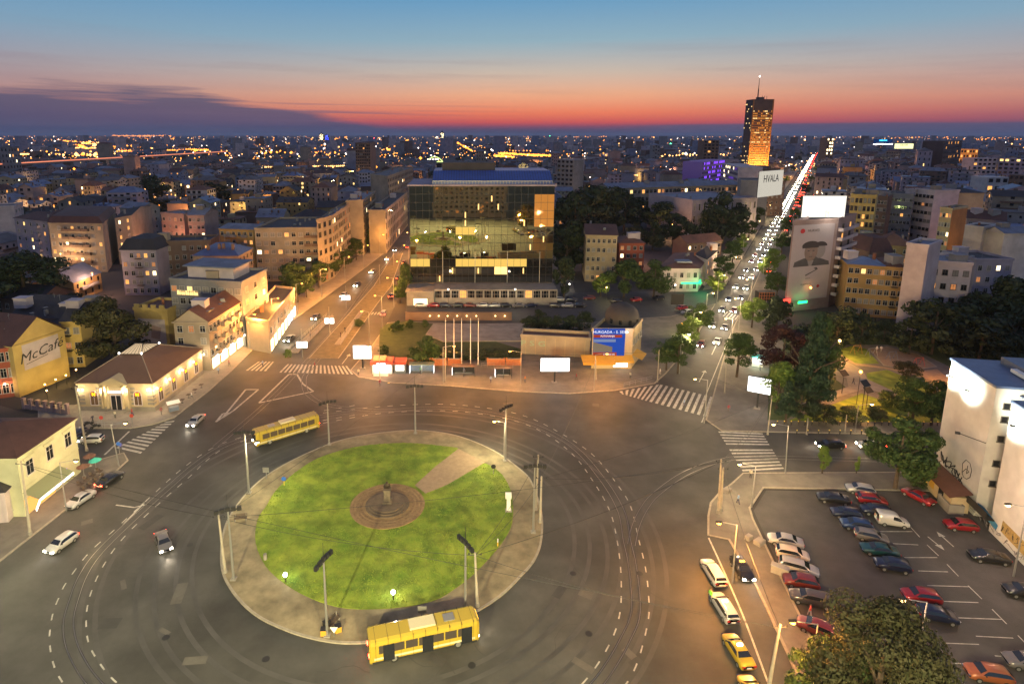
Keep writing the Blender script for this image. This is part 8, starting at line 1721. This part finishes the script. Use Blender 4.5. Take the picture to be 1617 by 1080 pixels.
for n, (y, x, d, zone) in enumerate(BIG):
    rr = random.Random(n * 31 + 5); fl = rr.choice((2, 3, 4, 4, 5, 6)) if zone < 2 else rr.choice((4, 5, 5, 6, 7, 8)); h = fl * 3.1 + rr.uniform(.3, 1.5)
    if zone == 1: h *= .8; fl = max(2, int(fl * .8))
    bw, bd = rr.uniform(12, 20), rr.uniform(10, 15); rk = rr.choice(('flat', 'gable', 'gable', 'hip', 'hip')) if zone < 2 else rr.choice(('flat', 'flat', 'gable', 'hip')); w = rr.choice(wk if zone < 2 else wk + ['pinkwhite', 'white', 'lilac']); rm = rr.choice(rk_)
    ang = atan2(d.y, d.x) + rr.choice((0, pi / 2, -pi / 2, pi)) + rr.uniform(-.06, .06)
    q = PIX(x, y, h); lmk = min(LAND, key=lambda k: hypot(LAND[k][0] - q[0], (LAND[k][1] - q[1]) * 2)); dx, dy = q[0] - LAND[lmk][0], q[1] - LAND[lmk][1]
    rel = ('left' if dx < 0 else 'right') if abs(dx) > abs(dy) * 1.2 else ('beyond' if dy < 0 else 'in front'); key = (lmk, rel); cnt[key] = cnt.get(key, 0) + 1
    lmk_ = lmk; phrase = {'left': 'left of the ', 'right': 'right of the ', 'beyond': 'beyond the ', 'in front': 'in front of the '}[rel] + lmk
    nmw = {'pinkwhite': 'whitish', 'bluegrey': 'blue grey', 'limestone': 'stone coloured', 'lilac': 'mauve grey'}.get(w, w)
    root = empty('building', (x, y, 0), ang, '%s %s storey block, %s %s roof, %s %s' % (nmw, NUMW[fl], {'redbrown': 'red brown', 'rust': 'rusty red', 'tin': 'pale metal'}.get(rm, rm), rk, ordinal(cnt[key]), phrase), 'building')
    wa, rf, ch = shared_block(bw, bd, h, rk, w, rm, n); wa.build('wall', WALL[w], root); rf.build('roof', [ROOF[rm], WALL[w]], root)
    c_ = ch.build('chimney', WALL['brown'], root); tag(c_, kind='stuff') if len(ch.f) > 6 else None
    BAL = MB(); dk, lt = MB(), MB(); windows_on(dk, lt, bw, bd, h, fl, rr, rr.choice((.0, .02, .05, .1, .16)), (0, 1, 2, 3))
    if BAL.f: tag(BAL.build('balconies', WALL[rr.choice((w, 'grey', 'brown'))], root), kind='stuff')
    if rr.random() < .5: b = MB(); x_ = rr.uniform(-3, 3); b.tube((x_, 0, h), (x_, 0, h + 6), .06, n=4); b.box(x_ - .8, x_ + .8, -.03, .03, h + 5.2, h + 5.3); b.box(x_ - .6, x_ + .6, -.03, .03, h + 5.7, h + 5.8); b.build('aerial', M['metal'], root)
    if rk != 'flat' and rr.random() < .6:
        b = MB()
        for t_ in (-.25, 0, .25): b.box(bw * t_ - .6, bw * t_ + .6, -bd * .36, -bd * .1, h + .1, h + 1.7)
        b.build('dormers', ROOF[rm], root)['kind'] = 'stuff'
    tag(dk.build('dark_windows', M['pane'], root), kind='stuff')
    if lt.f: tag(lt.build('lit_windows', LIT, root), kind='stuff')
rr = random.Random(64); k = 0; ct = {}
SPOTS = [(x, y) for x, y in [(60, 460), (150, 470), (230, 470), (300, 400), (340, 440), (190, 360), (120, 335), (290, 360), (380, 345), (420, 330), (330, 320), (480, 315), (520, 300), (440, 300), (240, 325), (60, 320), (1380, 470), (1460, 450), (1560, 470), (1400, 405), (1500, 400), (1580, 420), (1440, 370), (1545, 380), (1600, 350), (1380, 350), (1470, 340), (1560, 330), (1420, 300), (1500, 305), (1590, 300), (1350, 300), (960, 400), (1010, 420), (1060, 380), (1140, 400), (1000, 300), (1080, 300), (30, 560), (140, 560), (250, 520), (640, 320)]]  # back street lamps added to throw orange light on the mid city
while len(SPOTS) < 100:       # random lamps added in the cross streets to warm the facades
    Y = rr.uniform(230, 950); X = rr.uniform(-.8, .95) * Y
    if free(X, Y, 4) and all(hypot(X - c_[1], Y - c_[0]) > 13 for c_ in BIG): SPOTS.append((X, -Y))
for (x, y) in SPOTS:
    p = P(x, y) if y > 0 else Vector((x, -y))
    if not all(not (a - 3.5 < p.x < c + 3.5 and d - 3.5 < p.y < e + 3.5) for (a, c, d, e), f in FB): continue
    q_ = PIX(p.x, p.y, 8); lmk = min(LAND, key=lambda q: hypot(LAND[q][0] - q_[0], (LAND[q][1] - q_[1]) * 2)); ct[lmk] = ct.get(lmk, 0) + 1
    root = empty('street_lamp', (p.x, p.y, 0), 0, 'added orange back street lamp between roofs, %s nearest the %s' % (ordinal(ct[lmk]), lmk), 'street lamp', 'added back street lamps'); b = MB(); b.tube((0, 0, 0), (0, 0, 8.4), .09, .06, 6); b.build('post', M['metal'], root); b = MB(); b.lathe([(.1, -.2), (.3, 0), (.1, .2)], 8); b.build('lamp_head', GL['orange'], root, (0, 0, 8.6))
    lq = lamp((0, 0, 0), 3800 + 16 * p.length, (1, rr.choice((.42, .5, .6)), rr.choice((.1, .2, .3))), .4); lq.parent = root; lq.location = (0, 0, 8.1)
# the rest of the city up to the river, one mass
BAL = None
mats = [WALL[w] for w in ('beige', 'grey', 'pink', 'brown', 'lilac', 'limestone', 'bluegrey', 'pinkwhite')] + [ROOF[k] for k in ('redbrown', 'dark', 'grey', 'tin', 'rust')] + [M['pane']] + LIT[:5]
mass = MB(); rr = random.Random(8)
def put(b, src, x, y, a, remap):
    ca, sa = cos(a), sin(a); n = len(b.v); b.v += [(x + px * ca - py * sa, y + px * sa + py * ca, pz) for px, py, pz in src.v]; b.f += [tuple(n + i for i in f) for f in src.f]; b.m += [remap[m] for m in src.m]
for n, (y, x, d, zone) in enumerate(REST):
    fl = rr.choice((2, 3, 3, 4, 5)) if zone < 2 else rr.choice((4, 5, 6, 7)); 
    if rr.random() < .03: fl += rr.randint(4, 8)
    h = fl * 3.1; bw, bd = rr.uniform(12, 22), rr.uniform(10, 16); a = atan2(d.y, d.x) + rr.choice((0, pi / 2)); w = rr.randrange(8); r0 = 8 + rr.randrange(5)
    wa, rf, ch = shared_block(bw, bd, h, rr.choice(('flat', 'gable', 'hip')), None, None, n); put(mass, wa, x, y, a, {0: w}); put(mass, rf, x, y, a, {0: r0, 1: w})
    if y < 1100:
        dk, lt = MB(), MB(); windows_on(dk, lt, bw, bd, h, min(fl, 6), rr, .035, (0, 3) if zone < 2 else (0, 3, 2)); put(mass, dk, x, y, a, {0: 13}); put(mass, lt, x, y, a, {0: 14, 1: 15, 2: 16, 3: 17})
tag(mass.build('distant_city', mats), 'dim mass of rooftops and lit windows between the near blocks and the river', 'buildings', kind='stuff')
# across the river and out to the horizon
far = MB(); rr = random.Random(17)
for n in range(5200):
    t = rr.random(); Y = 1450 * (9.0 ** (t ** .8)); X = rr.uniform(-.95, 1.05) * Y
    q = PIX(X, Y)
    if q is None or not -20 < q[0] < 1640: continue
    if inside((X, Y), KEEP[2]): continue
    s = rr.uniform(10, 34); h = rr.choice((6, 8, 10, 12, 15, 20)) if rr.random() < .93 else rr.uniform(30, 52)
    if Y > 5000: h = min(h, 25)
    far.obox((X, Y, 0), s, s * .7, h, rr.uniform(0, 3), rr.choice((1, 3, 4, 6, 7)))
tag(far.build('far_suburbs', mats), 'flat dark spread of far suburbs beyond the river up to the horizon', 'buildings', kind='stuff')
trees_far = MB(); rr = random.Random(5)
for n in range(1500):
    Y = rr.uniform(300, 2600); X = rr.uniform(-.9, .95) * Y
    if Y < 1500 and not free(X, Y, 8): continue
    if inside((X, Y), KEEP[0]) : continue
    hh = rr.uniform(6, 13)
    for k in range(26):
        v = Vector((rr.gauss(0, 1), rr.gauss(0, 1), abs(rr.gauss(0, .8)))) ; v.normalize(); p = Vector((X, Y, hh * .3)) + Vector((v.x * hh * .5, v.y * hh * .5, v.z * hh * .6)); l = hh * .16; u = v.cross(Vector((rr.gauss(0, 1), rr.gauss(0, 1), rr.gauss(0, 1)))).normalized() * l; w = v.cross(u).normalized() * l; trees_far.quad([p - u, p + w, p + u, p - w])
tag(trees_far.build('far_trees', LM['dark']), 'dark far off tree clumps scattered between the roofs', 'trees', kind='stuff')
# city lights: small lamps standing over far streets
lm = [glow('far_lamp_orange', (1, .30, .035), 4.5), glow('far_lamp_warm', (1, .48, .14), 5), glow('far_lamp_white', (1, .85, .75), 6), glow('far_lamp_red', (1, .08, .1), 8), glow('far_lamp_green', (.1, 1, .4), 7)]
lights = MB()
def bulb(x, y, z, s, mi):
    n = len(lights.v); lights.v += [(x + s, y, z), (x - s, y, z), (x, y + s, z), (x, y - s, z), (x, y, z + s), (x, y, z - s)]
    for f in ((0, 3, 4), (3, 1, 4), (0, 5, 3), (3, 5, 1)): lights.f.append(tuple(n + i for i in f)); lights.m.append(mi)
rr = random.Random(33)
def far_pt(px, py, z, mi=0, k=1.0): p = P(px, py, z); d = p.length; bulb(p.x, p.y, z, d * .0009 * k, mi)
def lrow(pa, pb, n, z=9, mi=0, k=1.2, jit=.5):
    for i in range(n): t = (i + rr.uniform(-.2, .2)) / n; far_pt(pa[0] + (pb[0] - pa[0]) * t, pa[1] + (pb[1] - pa[1]) * t + rr.uniform(-jit, jit) * .4, z, mi, k * rr.uniform(.6, 1.3))
def cluster(x0, x1, y0, y1, n, k=1.0, mix=(0, 0, 0, 1, 1, 2), z=9):
    for i in range(n): far_pt(rr.uniform(x0, x1), rr.uniform(y0, y1), z, rr.choice(mix), k * (rr.random() ** 2 * 1.5 + .5))
cluster(0, 420, 216, 256, 520, .8); cluster(400, 700, 218, 258, 420, .85); cluster(700, 960, 218, 250, 260, .8); cluster(960, 1300, 218, 275, 240, .75); cluster(1300, 1617, 217, 262, 230, .7); cluster(0, 560, 262, 330, 140, .8); cluster(880, 1280, 255, 300, 110, .8)
cluster(0, 1617, 215.5, 221, 620, .6, (0, 1, 2, 1, 0, 0))
lrow((178, 213.2 + 2), (272, 215.2), 34, k=1.9); lrow((95, 222), (140, 227), 16, k=1.5); lrow((118, 226), (160, 246), 40, k=2.4, jit=5); cluster(120, 165, 224, 246, 90, 2.0, (0, 1, 1)); lrow((180, 232), (240, 228), 26, k=1.7, jit=2); lrow((185, 239), (352, 237), 46, k=1.8, jit=2); lrow((160, 253), (205, 250), 8, k=2.2); lrow((280, 236), (352, 238), 24, k=2, jit=2)
lrow((0, 244), (46, 243.5), 60, k=1.1, mi=1, jit=0); lrow((612, 238), (646, 221), 30, k=1.7, jit=1.5); lrow((722, 226), (745, 238), 18, k=1.9, jit=1); lrow((782, 242), (885, 247), 60, k=2.2, jit=1.5); lrow((780, 246), (812, 248), 26, k=1.9, jit=1); lrow((524, 221), (549, 216.5), 16, k=1.6); lrow((745, 239), (885, 238), 24, k=1.4); lrow((575, 236), (700, 238), 14, k=1.7, mi=1, jit=6)
lrow((415, 264), (560, 262), 46, k=1.5, mi=1, jit=.6); lrow((420, 240), (560, 240), 18, k=2.0, jit=4); lrow((676, 252), (700, 252), 6, k=1.5, mi=2); lrow((1040, 245), (1160, 243), 22, k=1.5, mi=1, jit=5); lrow((970, 277), (1010, 277), 12, k=1.3, mi=1); lrow((890, 217), (960, 216), 20, k=1.1, jit=2); lrow((1415, 215 + 3), (1617, 220), 40, k=.9, jit=4); lrow((1245, 222), (1275, 222), 14, k=1.3, mi=1, jit=1)
for (x, y, mi, k) in [(690, 217, 2, 1.6), (591, 219, 3, 1.8), (513, 228, 2, 2), (1059, 228, 4, 2.2), (1083, 243, 2, 2.6), (672, 236, 2, 2.2), (680, 235, 2, 2), (997, 262, 1, 2), (1000, 225, 1, 2), (868, 215, 4, 1.2), (240, 235, 1, 2), (100, 245, 1, 2), (556, 240, 0, 3.0), (607, 250, 0, 3), (664, 250, 0, 3), (599, 247, 0, 2.6), (594, 264, 0, 2.5), (117, 267, 0, 2.2), (358, 260, 0, 2)]: far_pt(x, y, 12, mi, k)
tag(lights.build('far_city_lights', lm), 'thousands of tiny orange and white street lights spread toward the horizon', 'lights', kind='stuff')
# motorway bridge and arch bridge over the river
def deck(name, label, a, c, h, lit, n=40, arch=False):
    A, B_ = P(*a, h), P(*c, h); d = B_ - A; L = d.length; root = empty(name, (A.x, A.y, 0), atan2(d.y, d.x), label, 'bridge'); b = MB(); b.box(0, L, -8, 8, h - 2, h); b.build('deck', M['concrete'], root)
    for k in range(1, 8): b = MB(); b.box(L * k / 8 - 3, L * k / 8 + 3, -5, 5, -.05, h - 2); link('pier', b.mesh('pier', [M['concrete']]), root)
    b = MB(); b.box(0, L, -8.4, -8.0, h, h + 1.4); b.build('glow_strip', lit, root)  # glowing strip stands for the line of light along the deck
    if arch:
        b = MB(); p = None
        for k in range(17): t = k / 16; q = (L * t, -8, h + 8 * 4 * t * (1 - t)); (b.tube(p, q, .8, n=5) if p else None); p = q
        b.build('arch', lit, root)
deck('bridge', 'long motorway bridge glowing thin red across the far left', (-40, 262), (352, 240), 20, glow('bridge_trail_glow', (1, .3, .16), 1.1)); deck('arch_bridge', 'small green yellow lit arch bridge left of the glass office block roof', (674, 256), (700, 256), 14, glow('arch_light', (.7, .9, .3), 1.6), arch=True)
def wall_of_light(): pass
hm = bpy.data.materials.new('haze'); hm.use_nodes = True; nt = hm.node_tree; nt.nodes.clear(); o = nt.nodes.new('ShaderNodeOutputMaterial'); v = nt.nodes.new('ShaderNodeVolumePrincipled')
v.inputs['Color'].default_value = (.7, .75, .95, 1); v.inputs['Density'].default_value = 5e-5; v.inputs['Anisotropy'].default_value = .2; nt.links.new(v.outputs[0], o.inputs['Volume'])
b = MB(); b.box(-95000, 95000, -95000, 95000, -1.1, 150); tag(b.build('haze', hm), kind='stuff')
